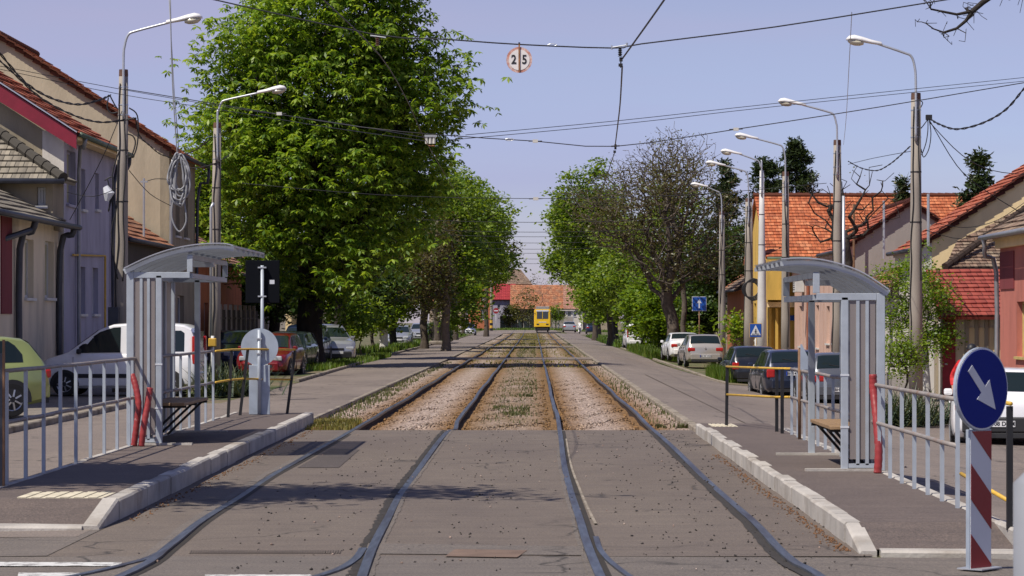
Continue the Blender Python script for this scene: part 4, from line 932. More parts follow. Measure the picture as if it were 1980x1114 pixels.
# speed sign 25
root = empty('speed_sign', W(1004, 116, S1), label='round faded speed sign reading 25 hanging from the cross span', cat='sign'); r_ = 25 * S1 / FP
b = MB(); b.disc((0, 0, 0), r_, .012, n=48); b.build('sign_plate', M['sign_faded'], root)
b = MB(); b.disc((0, -.0085, 0), r_ * .80, .003, n=48); b.build('white_face', M['sign_offwhite'], root)
b = MB(); b.box(-.010, .010, -.022, -.0125, -r_ * .97, r_ * 1.25); b.build('rusty_bar', M['rust'], root)
b = MB(); b.tube([(0, -.015, r_ * 1.2), (0, -.01, r_ * 1.34)], .012, 6); b.build('hook', M['cable'], root)
text_mesh('digit', '2', .165, M['ink'], root, (-.072, -.0125, .0), bold=.003, sx=.85); text_mesh('digit', '5', .165, M['ink'], root, (.068, -.0125, .0), bold=.003, sx=.85)
# coil of cable hanging on the left
root = empty('cable_coil', W(346, 300, 56), label='big coil of grey cable hanging in front of the beige gable', cat='cable'); k = 56 / FP; r = random.Random(3)
b = MB(); b.tube(smooth_pts([(-17 * k, 0, 312 * k), (-13 * k, 0, 150 * k), (-4 * k, 0, 12 * k), (0, 0, 0)], 4), .013, 6); b.tube([(-20 * k, .02, 312 * k), (-9 * k, 0, 120 * k), (0, 0, 6 * k)], .009, 6); b.build('hanging_rope', M['cable_grey'], root, smooth=True)
for i in range(11):
    w_, h_ = r.uniform(9, 19), r.uniform(30, 56); cx_, top = r.uniform(-4, 5), r.uniform(-8, 4); pts = []
    for j in range(17):
        a = 2 * math.pi * j / 16; u = math.sin(a) * w_ * (1 - .25 * math.cos(a)); pts.append(((cx_ + u + r.uniform(-.8, .8)) * k, r.uniform(-.05, .05) - i * .008, (top - h_ + h_ * math.cos(a)) * k))
    b = MB(); b.tube(smooth_pts(pts, 3), .021, 6); b.build('cable_loop', M['cable_grey'], root, smooth=True)
b = MB(); b.tube(smooth_pts([(-10 * k, 0, -80 * k), (-14 * k, 0, -120 * k), (0, 0, -148 * k), (14 * k, 0, -128 * k), (10 * k, 0, -90 * k)], 5), .02, 6); b.build('low_loop', M['cable_grey'], root, smooth=True)
# heavy twisted cables
def twisted(label, pts, r=.02, n=2):
    sp = smooth_pts(pts, 10); root = empty('twisted_cable', sp[0], label=label, cat='cable'); o0 = Vector(sp[0])
    for j in range(n):
        q = []
        for i, p in enumerate(sp):
            a = i * .9 + j * math.pi * 2 / n; q.append((p[0] - o0.x + math.cos(a) * r * .7, p[1] - o0.y, p[2] - o0.z + math.sin(a) * r * .7))
        b = MB(); b.tube(q, r * .62, 5); b.build('strand', M['cable'], root, smooth=True)
twisted('heavy twisted black cable sagging from the top left gable to the first left pole', wpx([(-30, 65, 52), (0, 103, 53), (50, 160, 55), (100, 190, 57), (150, 202, 60), (190, 194, 61), (213, 184, 62)]), .024)
twisted('second heavy cable sagging along the red edged roof to the first left pole', wpx([(-30, 90, 52), (30, 145, 54), (80, 190, 56), (140, 222, 59), (190, 236, 61), (235, 233, 62), (262, 228, 62)]), .022)
twisted('black cable bundle going from the first left pole to the beige gable corner', wpx([(262, 228, 62), (270, 262, 64), (290, 282, 70), (310, 298, 78), (332, 305, 85)]), .018)
twisted('cable from the second left pole sagging to the beige house eave', wpx([(336, 300, 85), (365, 296, 84), (390, 282, 82), (405, 270, 81)]), .02)
twisted('lower cable sagging from the second left pole towards the house eave', wpx([(330, 318, 85), (370, 325, 84), (410, 318, 81), (443, 300, 81)]), .02)
twisted('heavy twisted cable sagging from the right edge to the nearest right pole', wpx([(2010, 140, 60), (1980, 172, 61), (1945, 212, 62), (1900, 238, 64), (1850, 250, 65), (1815, 240, 66), (1797, 229, 67)]), .024)
twisted('black cable sagging from the nearest right pole to the second one', wpx([(1760, 283, 67), (1742, 300, 70), (1720, 318, 74), (1695, 330, 78), (1665, 325, 82), (1640, 312, 85)]), .018)
root = empty('cable_bundle', W(1796, 228, 67), label='black junction with loose hanging loops beside the nearest right pole', cat='cable'); k = 67 / FP
b = MB(); b.box(-6 * k, 6 * k, -.05, .05, -4 * k, 6 * k); b.build('junction', M['cable'], root, bevel=.01)
for j, pts in enumerate(([(0, 0), (-10, -14), (-20, -26)], [(0, 0), (4, -30), (0, -60), (-10, -76), (-15, -60)], [(-2, 0), (-2, -25), (-6, -50), (-14, -72)], [(-25, 5), (-12, 28), (-20, 32), (-26, 22)])):
    b = MB(); b.tube(smooth_pts([(u * k, 0, v * k) for u, v in pts], 5), .013, 5); b.build('loop', M['cable'], root, smooth=True)
root = empty('cable_bundle', W(240, 250, 65.1), label='tangle of black cables around the nearest left pole', cat='cable'); k = 65.1 / FP
for pts in ([(-25, 64), (-15, 45), (-10, 38)], [(12, 40), (28, 25), (29, -20), (22, -50), (8, -56)], [(8, -10), (20, -15), (24, -30), (15, -55), (6, -50)], [(-28, 60), (-30, 40), (-22, 30), (-10, 32)], [(-6, -40), (-20, -90), (-14, -160), (-18, -240), (-10, -290)], [(-10, -60), (-12, -150), (-22, -200), (-14, -280)], [(-30, -95), (-24, -130), (-28, -160), (-20, -130)], [(-35, -100), (-18, -96), (-20, -150)]):
    b = MB(); b.tube(smooth_pts([(u * k, -.2, v * k) for u, v in pts], 5), .018, 5); b.build('loop', M['cable'], root, smooth=True)
b = MB(); b.tube([(-33 * k, -.25, -112 * k), (-26 * k, -.25, -125 * k), (-30 * k, -.25, -140 * k)], [.07, .14, .05], 8); b.build('plastic_wrap', M['sign_white'], root)
root = empty('cable_bundle', W(1450, 560, 118.3), label='black cable loops hung on the fifth right pole', cat='cable'); k = 118.3 / FP
for i in range(4):
    pts = [((math.sin(a * .5236) * 16 + i * 2) * k, -.28, (math.cos(a * .5236) * (15 + i * 2)) * k) for a in range(13)]
    b = MB(); b.tube(smooth_pts(pts, 3), .03, 5); b.build('loop', M['cable'], root, smooth=True)
for lab, pts, r_ in (('long thin service drop from the nearest right pole down to the yellow gable', [(1797, 232, 67), (1850, 320, 68), (1900, 365, 69), (1980, 415, 70)], .016),
                 ('thin wire from the nearest right pole to the red tiled rake', [(1797, 236, 67), (1860, 300, 70), (1920, 330, 73), (1990, 338, 75)], .016),
                 ('thin grey wire hanging down from the nearest cross span past the white lamp', [(1647, 24, S1), (1642, 120, S1 + 4), (1636, 230, 50), (1631, 280, 70)], .007),
                 ('wire sagging across the yellow gable', [(1810, 432, 68), (1870, 440, 69), (1930, 425, 69), (1990, 385, 70)], .012),
                 ('second sagging wire across the yellow gable', [(1790, 445, 68), (1860, 462, 69), (1930, 440, 69), (1990, 400, 70)], .012),
                 ('thin wire from the roof mast of the grey gable to the nearest right pole', [(1555, 415, 101), (1620, 440, 90), (1690, 420, 80), (1765, 340, 67)], .012),
                 ('thin wire running from the second right pole to the nearest one', [(1640, 318, 85), (1680, 308, 78), (1720, 300, 73), (1765, 292, 67)], .012),
                 ('thin wire falling from the first left pole across the lilac facade', [(236, 215, 62), (205, 290, 62), (170, 360, 63), (135, 425, 64)], .014),
                 ('thin wire crossing the lilac facade to the low house', [(225, 365, 62), (180, 380, 63), (130, 372, 63)], .012),
                 ('thin wire from the first left pole to the steel mast before the beige gable', [(250, 330, 62), (290, 375, 70), (330, 398, 80)], .014),
                 ('short cable from the steel mast to the beige house corner', [(280, 352, 80), (300, 346, 82), (328, 347, 85)], .016)):
    wire(lab, wpx(pts), r_ * .75, 'galv' if 'grey wire hanging' in lab else 'cable', 'service_wire')
b = MB(); b.tube([(0, 0, 0), (0, 0, Z(345, 80) - 3)], .035, 6); b.box(-.1, .12, -.03, .03, Z(352, 80) - 3.02, Z(350, 80) - 3); tag(b.build('service_mast', M['galv'], loc=(X(278, 80), 80, 3)), 'thin steel service mast standing on the tiles before the beige gable', 'mast')
for lab, px, d, y0, y1 in (('rusty brown mast rising from the grey gable eave', 1651, 99, 525, 395), ('grey steel mast before the grey gable wall', 1709, 97, 500, 388), ('grey steel mast at the foot of the yellow gable', 1795, 78, 475, 375)):
    b = MB(); b.tube([(0, 0, 0), (0, 0, Z(y1, d) - Z(y0, d))], .045, 6); tag(b.build('service_mast', M['rust_post' if px == 1651 else 'galv'], loc=(X(px, d), d, Z(y0, d))), lab, 'mast')

# ------------------------------------------------------------ buildings
def wall_mb(axis, c, th, u0, u1, z0, z1, ops):
    """axis 'x': plane x=c..c+th running along y; axis 'y': plane y=c..c+th running along x. ops=(ua,ub,za,zb)"""
    us = sorted(set([u0, u1] + [v for o in ops for v in o[:2]])); zs = sorted(set([z0, z1] + [v for o in ops for v in o[2:4]])); b = MB()
    for za, zb in zip(zs, zs[1:]):
        run = None
        for ua, ub in zip(us, us[1:]):
            mid = ((ua + ub) / 2, (za + zb) / 2); hole = any(o[0] < mid[0] < o[1] and o[2] < mid[1] < o[3] for o in ops)
            if not hole: run = (run[0], ub) if run else (ua, ub)
            if hole or ub == us[-1]:
                if run:
                    if axis == 'x': b.box(c, c + th, run[0], run[1], za, zb)
                    else: b.box(run[0], run[1], c, c + th, za, zb)
                run = None
    return b
def window(axis, c, out, op, root, T, frame='fr_white', kind='window'):
    """window in opening op; 'out' = +1/-1 outward direction along the axis"""
    ua, ub, za, zb = op[:4]; b = MB(); f = .07; q = c - out * .14
    def bx(b, u0, u1, z0, z1, t0, t1):
        if axis == 'x': b.box(t0, t1, u0, u1, z0, z1)
        else: b.box(u0, u1, t0, t1, z0, z1)
    a, e = q, q - out * .06; um = (ua + ub) / 2; g = .003
    bx(b, ua + g, ua + f, za + g, zb - g, a, e); bx(b, ub - f, ub - g, za + g, zb - g, a, e); bx(b, ua + f + g, ub - f - g, zb - f, zb - g, a, e); bx(b, ua + f + g, ub - f - g, za + g, za + f, a, e)
    if kind == 'window': bx(b, um - .03, um + .03, za + f + g, zb - f - g, a, e)
    w_ = b.xf(T).build('window' if kind == 'window' else 'door', M[frame], root)
    b = MB(); t = q - out * .03
    if kind == 'window': bx(b, ua + f - .01, ub - f + .01, za + f - .01, zb - f + .01, t, t - out * .012); b.xf(T).build('pane', M['wglass'], w_); 
    elif kind == 'roller': bx(b, ua + f - .01, ub - f + .01, za + f - .01, zb - f + .01, t, t - out * .012); b.xf(T).build('roller_blind', M['roller'], w_)
    else:
        bx(b, ua + f - .01, ub - f + .01, za + f - .01, zb - f + .01, t, t - out * .03); b.xf(T).build('leaf', M[frame], w_)
    if kind != 'door':
        b = MB(); bx(b, ua - .06, ub + .06, za - .07, za - .004, c + out * .07, c - out * .1); b.xf(T).build('sill', M['fr_white'] if frame == 'fr_white' else M[frame], w_)
    return w_
def roof_plane(e0, e1, r0, r1, T, root, mat, course=.33, name='roof', lift=.035, thick=.08):
    """tiled slope: eave e0->e1, ridge r0->r1; overlapping courses"""
    e0, e1, r0, r1 = map(Vector, (e0, e1, r0, r1)); sl = ((r0 + r1) / 2 - (e0 + e1) / 2).length; n = max(2, round(sl / course))
    nrm = (e1 - e0).cross(r0 - e0 if (r0 - e0).length > .01 else r1 - e0).normalized()
    if nrm.z < 0: nrm = -nrm
    ax = (e1 - e0).normalized(); b = MB(); b.uv = []
    def L(t): return e0.lerp(r0, t), e1.lerp(r1, t)
    rr = random.Random(int(sl * 1000))
    for i in range(n):
        t0, t1 = i / n, (i + 1) / n
        a0, a1 = L(t0); c0, c1 = L(t1); up = nrm * lift
        m_ = max(1, int((a1 - a0).length / 1.1)) 
        for j in range(m_):
            s0, s1 = j / m_, (j + 1) / m_
            jz0 = .010 * math.sin(i * 1.7 + j * 2.1) + .012 * math.sin(j * .9); jz1 = .010 * math.sin(i * 1.7 + (j + 1) * 2.1) + .012 * math.sin((j + 1) * .9)
            p0, p1 = a0.lerp(a1, s0) + up + nrm * jz0, a0.lerp(a1, s1) + up + nrm * jz1; q0, q1 = c0.lerp(c1, s0) + nrm * jz0, c0.lerp(c1, s1) + nrm * jz1
            l0, l1 = a0.lerp(a1, s0), a0.lerp(a1, s1)
            k = len(b.v); b.v += [tuple(T @ v) for v in (p0, p1, q1, q0, l0, l1)]
            b.f += [(k, k + 1, k + 2, k + 3), (k + 4, k + 5, k + 1, k)]; b.m += [0, 0]
            for v in (p0, p1, q1, q0): b.uv.append(((v - e0).dot(ax), t0 * sl + (0.02 if v in (p0, p1) else sl / n - .02)))
            for v in (l0, l1, p1, p0): b.uv.append(((v - e0).dot(ax), t0 * sl + .01))
    # underside slab
    k = len(b.v); dn = nrm * thick; vs = [e0 - nrm * .01, e1 - nrm * .01, r1 - nrm * .01, r0 - nrm * .01]; vs += [v - dn for v in vs]
    b.v += [tuple(T @ v) for v in vs]
    for f in ((4, 7, 6, 5), (0, 4, 5, 1), (1, 5, 6, 2), (3, 2, 6, 7), (0, 3, 7, 4)):
        b.f.append(tuple(k + i for i in f)); b.m.append(0); b.uv += [(0.0, .1)] * 4
    me_o = b.build(name, M[mat], root, fixn=False); return me_o
def hip_tiles(a, c, T, root, mat, r=.10):
    a, c = Vector(a), Vector(c); n = max(2, int((c - a).length / .35)); b = MB()
    for i in range(n):
        p, q = a.lerp(c, i / n), a.lerp(c, (i + 1.12) / n if i < n - 1 else 1); b.tube([p, q], [r * 1.15, r * .92], 8)
    return b.xf(T).build('ridge_tiles', M[mat], root, smooth=False)
def gutter_line(a, c, T, root, mat='gutter', r=.07):
    b = MB(); b.tube([a, c], r, 8); return b.xf(T).build('gutter', M[mat], root, smooth=True)
def downpipe(pts, T, root, mat='gutter', r=.055):
    b = MB(); b.tube(smooth_pts(pts, 3) if len(pts) > 2 else pts, r, 8); return b.xf(T).build('downpipe', M[mat], root, smooth=True)

def street_house(label, s, Xf, Wd, d0, d1, zb, eave, ridge, mats, ops=(), gops=(), over=.35, rover=.12, name='house', frames='fr_white', plinth=None, chimney=None, gut='gutter', back=True, cornice=None, drop_gable=False):
    """ridge parallel to the street; s=-1 left / +1 right"""
    wf, wg, tile = mats; xf_ = s * Xf; xb_ = s * (Xf + Wd); xm = s * (Xf + Wd / 2)
    root = empty(name, (s * (Xf + Wd / 2), (d0 + d1) / 2, zb), label=label, cat='house'); T = Matrix.Translation(-root.location)
    th = -s * -.3 if False else s * .3
    walls = wall_mb('x', xf_, th, d0, d1, zb - .4, eave, [o[:4] for o in ops]); walls.xf(T).build('facade', M[wf], root)
    e = .004; lo, hi = sorted((xf_ + e * s, xb_))
    b = wall_mb('y', d0 - .0 + e, .25, lo + .0, hi, zb - .4, eave - .02, [o[:4] for o in gops])
    b.prism([(lo, eave - .02), (hi, eave - .02), (xm, ridge - .06)], 'y', d0 + e, d0 + .25); 
    # soften overlap: gable sits inside the facade thickness
    b.xf(T).build('gable_wall', M[wg], root)
    b = MB(); b.prism([(lo, zb - .4), (hi, zb - .4), (hi, eave - .03), (xm, ridge - .07), (lo, eave - .03)], 'y', d1 - .26, d1 - .006)
    x2 = sorted((xb_, xb_ - s * .25)); b.box(x2[0], x2[1], d0 + .26, d1 - .27, zb - .4, eave - .03); b.box(min(xf_ + s * .31, xb_), max(xf_ + s * .31, xb_ - s * .26), d0 + .27, d1 - .28, zb - .3, zb + .02)
    b.xf(T).build('back_walls', M[wg], root)
    # dark room behind openings
    sl = (ridge - eave) / (Wd / 2); oz = over * sl
    roof_plane((xf_ - s * over, d0 - rover, eave - oz), (xf_ - s * over, d1 + rover, eave - oz), (xm, d0 - rover, ridge), (xm, d1 + rover, ridge), T, root, tile)
    roof_plane((xb_ + s * over, d0 - rover, eave - oz), (xb_ + s * over, d1 + rover, eave - oz), (xm, d0 - rover, ridge), (xm, d1 + rover, ridge), T, root, tile)
    hip_tiles((xm, d0 - rover - .02, ridge + .04), (xm, d1 + rover, ridge + .04), T, root, tile)
    # verge tiles along the near rake
    b = MB(); n = int(math.hypot(Wd / 2 + over, (Wd / 2 + over) * sl) / .33)
    for sd in (1, -1):
        for i in range(n):
            t = i / n; x0 = xm + sd * (Wd / 2 + over) * t; z0 = ridge - abs(x0 - xm) * sl + .0
            x1 = xm + sd * (Wd / 2 + over) * min(1, (t + 1.15 / n)); z1 = ridge - abs(x1 - xm) * sl
            b.bar((x0, d0 - rover - .05, z0 + .03), (x1, d0 - rover - .05, z1 + .085), .17, .05, up=(0, 0, 1)); b.bar((x0, d0 - rover + .02, z0 - .10), (x1, d0 - rover + .02, z1 - .03), .07, .13, up=(0, 0, 1))
    b.xf(T).build('verge_tiles', M[tile], root)
    gutter_line((xf_ - s * (over + .07), d0 - rover, eave - oz - .02), (xf_ - s * (over + .07), d1 + rover, eave - oz - .02), T, root, gut)
    for o in ops: window('x', xf_, -s, o, root, T, o[4] if len(o) > 4 else frames, o[5] if len(o) > 5 else 'window')
    for o in gops: window('y', d0 + e, -1, o, root, T, frames)
    if plinth: b = MB(); x2 = sorted((xf_ - s * .05, xf_ - s * .003)); b.box(x2[0], x2[1], d0 + .02, d1 - .02, zb - .3, zb + plinth[0]); b.xf(T).build('plinth', M[plinth[1]], root)
    if cornice:
        b = MB(); x2 = sorted((xf_ - s * .14, xf_ - s * .003)); b.box(x2[0], x2[1], d0 + .01, d1 - .01, eave - .55, eave - .35); b.box(min(xf_ - s * .2, xf_ - s * .003), max(xf_ - s * .2, xf_ - s * .003), d0 + .01, d1 - .01, eave - .345, eave - .18); b.xf(T).build('cornice', M[cornice], root)
    if chimney:
        cx_, cd_, ct = chimney; b = MB(); b.box(cx_ - .35, cx_ + .35, cd_ - .3, cd_ + .3, eave, ct); b.box(cx_ - .42, cx_ + .42, cd_ - .37, cd_ + .37, ct + .003, ct + .12); b.xf(T).build('chimney', M['t_chim'], root)
    return root, T
m, nt_, b_ = newmat('chimney brick'); br_ = nt_.nodes.new('ShaderNodeTexBrick'); br_.inputs['Scale'].default_value = 4; br_.inputs['Color1'].default_value = (.30, .13, .08, 1); br_.inputs['Color2'].default_value = (.38, .19, .12, 1); br_.inputs['Mortar'].default_value = (.3, .27, .24, 1)
nt_.links.new(scaled(nt_, (1, 1, 1)), br_.inputs['Vector']); nt_.links.new(br_.outputs[0], b_.inputs['Base Color']); b_.inputs['Roughness'].default_value = .9; M['t_chim'] = m

# ---- left side
def dL(px, Xf=12.0): return Xf * FP / (1033 - px)
def dR(px, Xf=12.0): return Xf * FP / (px - 1033)
def opL(px0, px1, y0, y1, *a): d0, d1 = dL(px0), dL(px1); dm = (d0 + d1) / 2; return (d0, d1, Z(y1, dm), Z(y0, dm)) + a
def opR(px0, px1, y0, y1, *a): d0, d1 = sorted((dR(px0), dR(px1))); dm = (d0 + d1) / 2; return (d0, d1, Z(y1, dm), Z(y0, dm)) + a
# low cream house nearest on the left
rt, T = street_house('low cream house with maroon stripe and old grey tiled roof, nearest on the left', -1, 12.0, 7.0, 52, 65.2, -.05, 4.35, 6.2, ('w_cream', 'w_cream', 't_grey'),
    [opL(48, 65, 463, 576, 'fr_white', 'roller'), opL(87, 104, 467, 576, 'fr_white', 'roller'), (56.5, 57.6, 0.2, 2.6, 'fr_brown', 'door')], plinth=(.55, 'w_brown'), over=.45)
b = MB(); b.box(-12 + .003, -12 + .03, 58.15, 59.3, 1.9, 4.3); b.xf(T).build('maroon_stripe', M['w_maroon'], rt)
b = MB(); b.box(-12 + .003, -12 + .06, 59.5, 65.1, .62, .72); b.xf(T).build('string_course', M['w_maroon'], rt)
downpipe([(-11.55, 64.9, 4.1), (-11.6, 64.9, 3.9), (-11.9, 64.9, 3.5), (-11.9, 64.9, 0)], T, rt, r=.08); downpipe([(-11.5, 59.7, 4.1), (-11.6, 59.7, 3.8), (-11.88, 59.7, 3.4), (-11.88, 59.7, 0)], T, rt, r=.08)
b = MB(); b.tube([(-13.3, 56.5, Z(468, 57) ), (-12.0, 58.6, Z(462, 58.6)), (-11.6, 59.7, 3.85)], .07, 8); b.xf(T).build('gutter', M['gutter'], rt)
# raised rear part with curved hipped roof and small window
rt = empty('house_wing', (-15, 60, 4.3), label='raised dark wing with curved grey hip roof above the low cream house', cat='house'); T = Matrix.Translation((15, -60, -4.3))
d = 64.3; XR = -11.97; b = wall_mb('y', d, .25, -19, XR, 4.1, Z(350, d), [(X(71, d), X(88, d), Z(398, d), Z(362, d))]); b.box(XR - .25, XR, d + .26, d + 1.4, 4.0, Z(350, d)); b.xf(T).build('wall', M['w_brown'], rt)
window('y', d, -1, (X(71, d), X(88, d), Z(398, d), Z(362, d)), rt, T, 'fr_white')
z0 = Z(348, d)
roof_plane((-19, d - .35, z0), (X(127, d), d - .35, z0), (-19, d + 1.5, z0 + 1.3), (X(-30, d), d + 1.5, z0 + 1.3), T, rt, 't_grey', .3)
roof_plane((X(127, d), d - .35, z0), (X(127, d), d + 1.5, z0), (X(-30, d), d + 1.5, z0 + 1.3), (X(-30, d), d + 1.55, z0 + 1.3), T, rt, 't_grey', .3)
hip_tiles((X(127, d), d - .38, z0 + .03), (X(-30, d), d + 1.45, z0 + 1.35), T, rt, 't_grey', .13)
gutter_line((-19, d - .42, z0 - .03), (X(130, d), d - .42, z0 - .05), T, rt)
# lilac two storey house
rt, T = street_house('two storey lilac house with rough brown gable and red fascia', -1, 12.0, 11.0, 66.0, 74.2, -.05, 6.75, 10.3, ('w_lilac', 'w_brown', 't_red'),
    [opL(129, 146, 292, 396, 'w_lilac', 'roller'), opL(157, 165, 327, 405), opL(184, 191, 335, 405), opL(153, 165, 516, 607), opL(179, 190, 518, 607)], gut='gutter_green', over=.38)
b = MB(); b.box(-12.55, -12.0, 65.975, 66.0, -.2, 6.6); b.xf(T).build('white_corner', M['w_white'], rt)
sl = (10.3 - 6.75) / 5.5
b = MB()
b.prism([(-11.62, 6.75 - .38 * sl - .02), (-17.5, 10.3 - .02), (-17.5, 9.75), (-11.62, 6.10)], 'y', 65.62, 65.70); b.xf(T).build('red_fascia', M['fascia_red'], rt)
b = MB(); b.bar((-11.6, 65.6, 6.53), (-17.5, 65.6, 10.33), .03, .07, up=(0, 1, 0)); b.xf(T).build('flashing', M['roof_edge'], rt)
b = MB(); b.box(-11.95, -11.62, 65.9, 74.2, 6.36, 6.44); b.xf(T).build('soffit', M['w_gold'], rt)
downpipe([(-11.56, 66.6, 6.45), (-11.6, 66.6, 6.2), (-11.9, 67.6, 5.7), (-11.9, 67.6, 0)], T, rt, 'gutter_grey'); downpipe([(-11.56, 73.9, 6.4), (-11.62, 73.9, 6.1), (-11.9, 73.2, 5.6), (-11.9, 73.2, 0)], T, rt)
b = MB(); b.tube([(-11.93, 66.9, 3.45), (-11.93, 71.9, 3.55), (-11.93, 71.9, .5)], .03, 6); b.xf(T).build('gas_pipe', M['yellow_paint'], rt)
# little tiled house between
street_house('low house with rust coloured tiles between lilac house and beige gable', -1, 11.95, 8.0, 74.8, 84.7, -.05, 4.25, 6.9, ('w_dark', 'w_dark', 't_rust'), [(76.5, 78, .8, 2.5), (81, 82.2, 0, 2.3, 'fr_brown', 'door')], over=.2)
# big beige gable
rt, T = street_house('tall house with big blank beige gable and orange tiled rake', -1, 12.0, 11.2, 85.0, 91.5, -.05, 7.45, 11.15, ('w_brown', 'w_beige', 't_orange'), [(86.5, 87.5, 4.6, 6.0), (88.6, 89.6, 4.6, 6.0), (87, 88.6, .8, 2.6)], over=.4)
downpipe([(-11.6, 84.9, 7.1), (-11.7, 84.9, 6.9), (-11.92, 84.93, 6.5), (-11.92, 84.93, 0)], T, rt, 'gutter_grey'); downpipe([(-11.5, 91.4, 7.1), (-11.55, 91.4, 6.6), (-11.9, 91.4, 6.0), (-11.9, 91.4, 0)], T, rt)
street_house('low house with pinkish tiled roof behind the second left pole', -1, 12.0, 8.0, 92.0, 106.0, -.05, 4.1, 6.6, ('w_orange', 'w_grey', 't_pink'), [(94, 95.2, .8, 2.4), (98, 99.2, .8, 2.4), (102, 103.2, .8, 2.4)], over=.35)
street_house('low house with faded tiles hidden behind the chestnut trunks', -1, 12.6, 8.0, 106.6, 128.0, -.05, 3.9, 6.3, ('w_grey', 'w_grey', 't_pink'), [(110, 111.2, .8, 2.4), (115, 116.2, .8, 2.4), (121, 122.2, .8, 2.4)], over=.35)
street_house('ochre house glimpsed between the left street trees', -1, 12.4, 8.0, 132.0, 160.0, -.05, 4.0, 6.6, ('w_gold', 'w_grey', 't_rust'), [(136, 137.4, .8, 2.6), (143, 144.4, .8, 2.6), (150, 151.4, .8, 2.6)], over=.35)
# dark iron garden fence
rt = empty('garden_fence', (-11.4, 92, 0), label='dark fence of tall boards with pale posts behind the parked red car', cat='fence')
for i in range(9):
    b = MB(); y0 = 0.2 + i * 1.6; b.box(-.06, .06, y0, y0 + .14, 0, 2.35); b.build('post', M['w_stone'], rt)
    b = MB()
    for j in range(8): b.box(-.02, .02, y0 + .2 + j * .17, y0 + .3 + j * .17, .1, 2.15)
    b.box(.021, .05, y0 + .15, y0 + 1.55, .4, .47); b.box(.021, .05, y0 + .15, y0 + 1.55, 1.8, 1.87); b.build('board_panel', M['wood_dark'], rt)

# ---- right side
rt, T = street_house('salmon house with ochre window frame at the right edge', 1, 12.0, 8.0, 56.0, 66.6, -.45, 4.15, 6.6, ('w_salmon', 'w_salmon', 't_old'),
    [opR(1966, 1992, 583, 690, 'fr_yellow', 'roller'), (58.3, 59.6, .85, 2.3, 'fr_yellow', 'roller')], gut='gutter_grey', over=.42, plinth=(.5, 'w_maroon'), cornice='w_gold')
b = MB(); b.box(12 - .03, 12 - .003, 64.6, 66.5, 2.55, 3.5); b.xf(T).build('maroon_panel', M['w_maroon'], rt)
downpipe([(11.5, 66.3, 3.9), (11.55, 66.3, 3.65), (11.6, 66.5, 3.4), (11.92, 66.72, 3.0), (11.92, 66.72, -.4)], T, rt, 'gutter_grey', .06)
# low roofs facing the camera
rt = empty('gate_house', (13.5, 74, -.45), label='low annex with red metal tile roof below old brown tiles, beside the salmon house', cat='house'); T = Matrix.Translation((-13.5, -74, .45))
d = 71.0; xl = X(1826, d)
roof_plane((xl - .15, d, Z(612, d)), (15.5, d, Z(612, d)), (xl + .1, d + 4, Z(521, d + 4)), (15.5, d + 4, Z(521, d + 4)), T, rt, 't_metal', .35, 'metal_roof')
roof_plane((X(1826, 75.2), 75.2, Z(518, 75.2)), (17, 75.2, Z(518, 75.2)), (X(1850, 77.5), 77.5, Z(468, 77.5)), (17, 77.5, Z(468, 77.5) + .0), T, rt, 't_old', .32, 'old_roof')
roof_plane((X(1850, 77.5), 77.5, Z(468, 77.5)), (17, 77.5, Z(468, 77.5)), (X(2010, 79.6), 79.6, Z(385, 79.6)), (17, 79.6, Z(385, 79.6)), T, rt, 't_old', .32, 'upper_roof')
hip_tiles((X(1826, 75.2), 75.1, Z(516, 75.2)), (X(2010, 79.6), 79.5, Z(382, 79.6)), T, rt, 't_old')
b = MB(); b.box(X(1826, 75.4), 17, 75.4, 75.6, -.5, Z(521, 75.4)); b.box(X(1826, 75.4), X(1826, 75.4) + .2, 75.61, 79.9, -.5, Z(521, 75.4)); b.xf(T).build('wall', M['w_stone'], rt)
b = MB(); b.box(xl - .02, 15.5, d + .45, d + .6, -.5, Z(616, d)); b.xf(T).build('front_wall', M['w_cream'], rt)
b = MB(); b.box(X(1827, d), X(1852, d), d + .38, d + .44, -.42, Z(618, d)); dr_ = b.xf(T).build('door', M['door_red'], rt)
b = MB(); b.box(X(1831, d), X(1836, d), d + .35, d + .379, Z(706, d), Z(703, d)); b.xf(T).build('handle', M['galv'], dr_)
for i in range(4):
    xa = X(1884 + i * 19, d); b = MB(); q = .19; pts = [(xa - q, Z(700, d)), (xa + q, Z(700, d))] + [(xa + q * math.cos(a), Z(650, d) + .24 * math.sin(a)) for a in [R(i_ * 15) for i_ in range(0, 13)]]
    b.prism(pts, 'y', d + .41, d + .447); b.xf(T).build('arched_panel', M['w_gold'], rt)
for i in range(5): b = MB(); xa = X(1874 + i * 19, d); b.box(xa - .05, xa + .05, d + .36, d + .445, -.4, Z(618, d)); b.xf(T).build('pilaster', M['w_stone'], rt)
# yellow gable house
rt, T = street_house('house with pale yellow gable and bright red tiled rake', 1, 12.0, 9.6, 80.0, 85.0, -.45, 4.15, 7.35, ('w_white', 'w_gold', 't_red'),
    [(81, 82.2, .5, 2.3)], over=.3, cornice='w_white', plinth=(.5, 'w_grey'), rover=.1)
street_house('low cream row house with rusty tiles behind the maple', 1, 12.0, 6.0, 85.3, 99.2, -.45, 2.95, 4.3, ('w_white', 'w_mint', 't_rust'),
    [(86.5, 87.7, .4, 2.1), (90, 91.2, .4, 2.1), (93, 94, -.4, 2.1, 'fr_brown', 'door'), (96.5, 97.7, .4, 2.1)], over=.3, plinth=(.45, 'w_grey'))
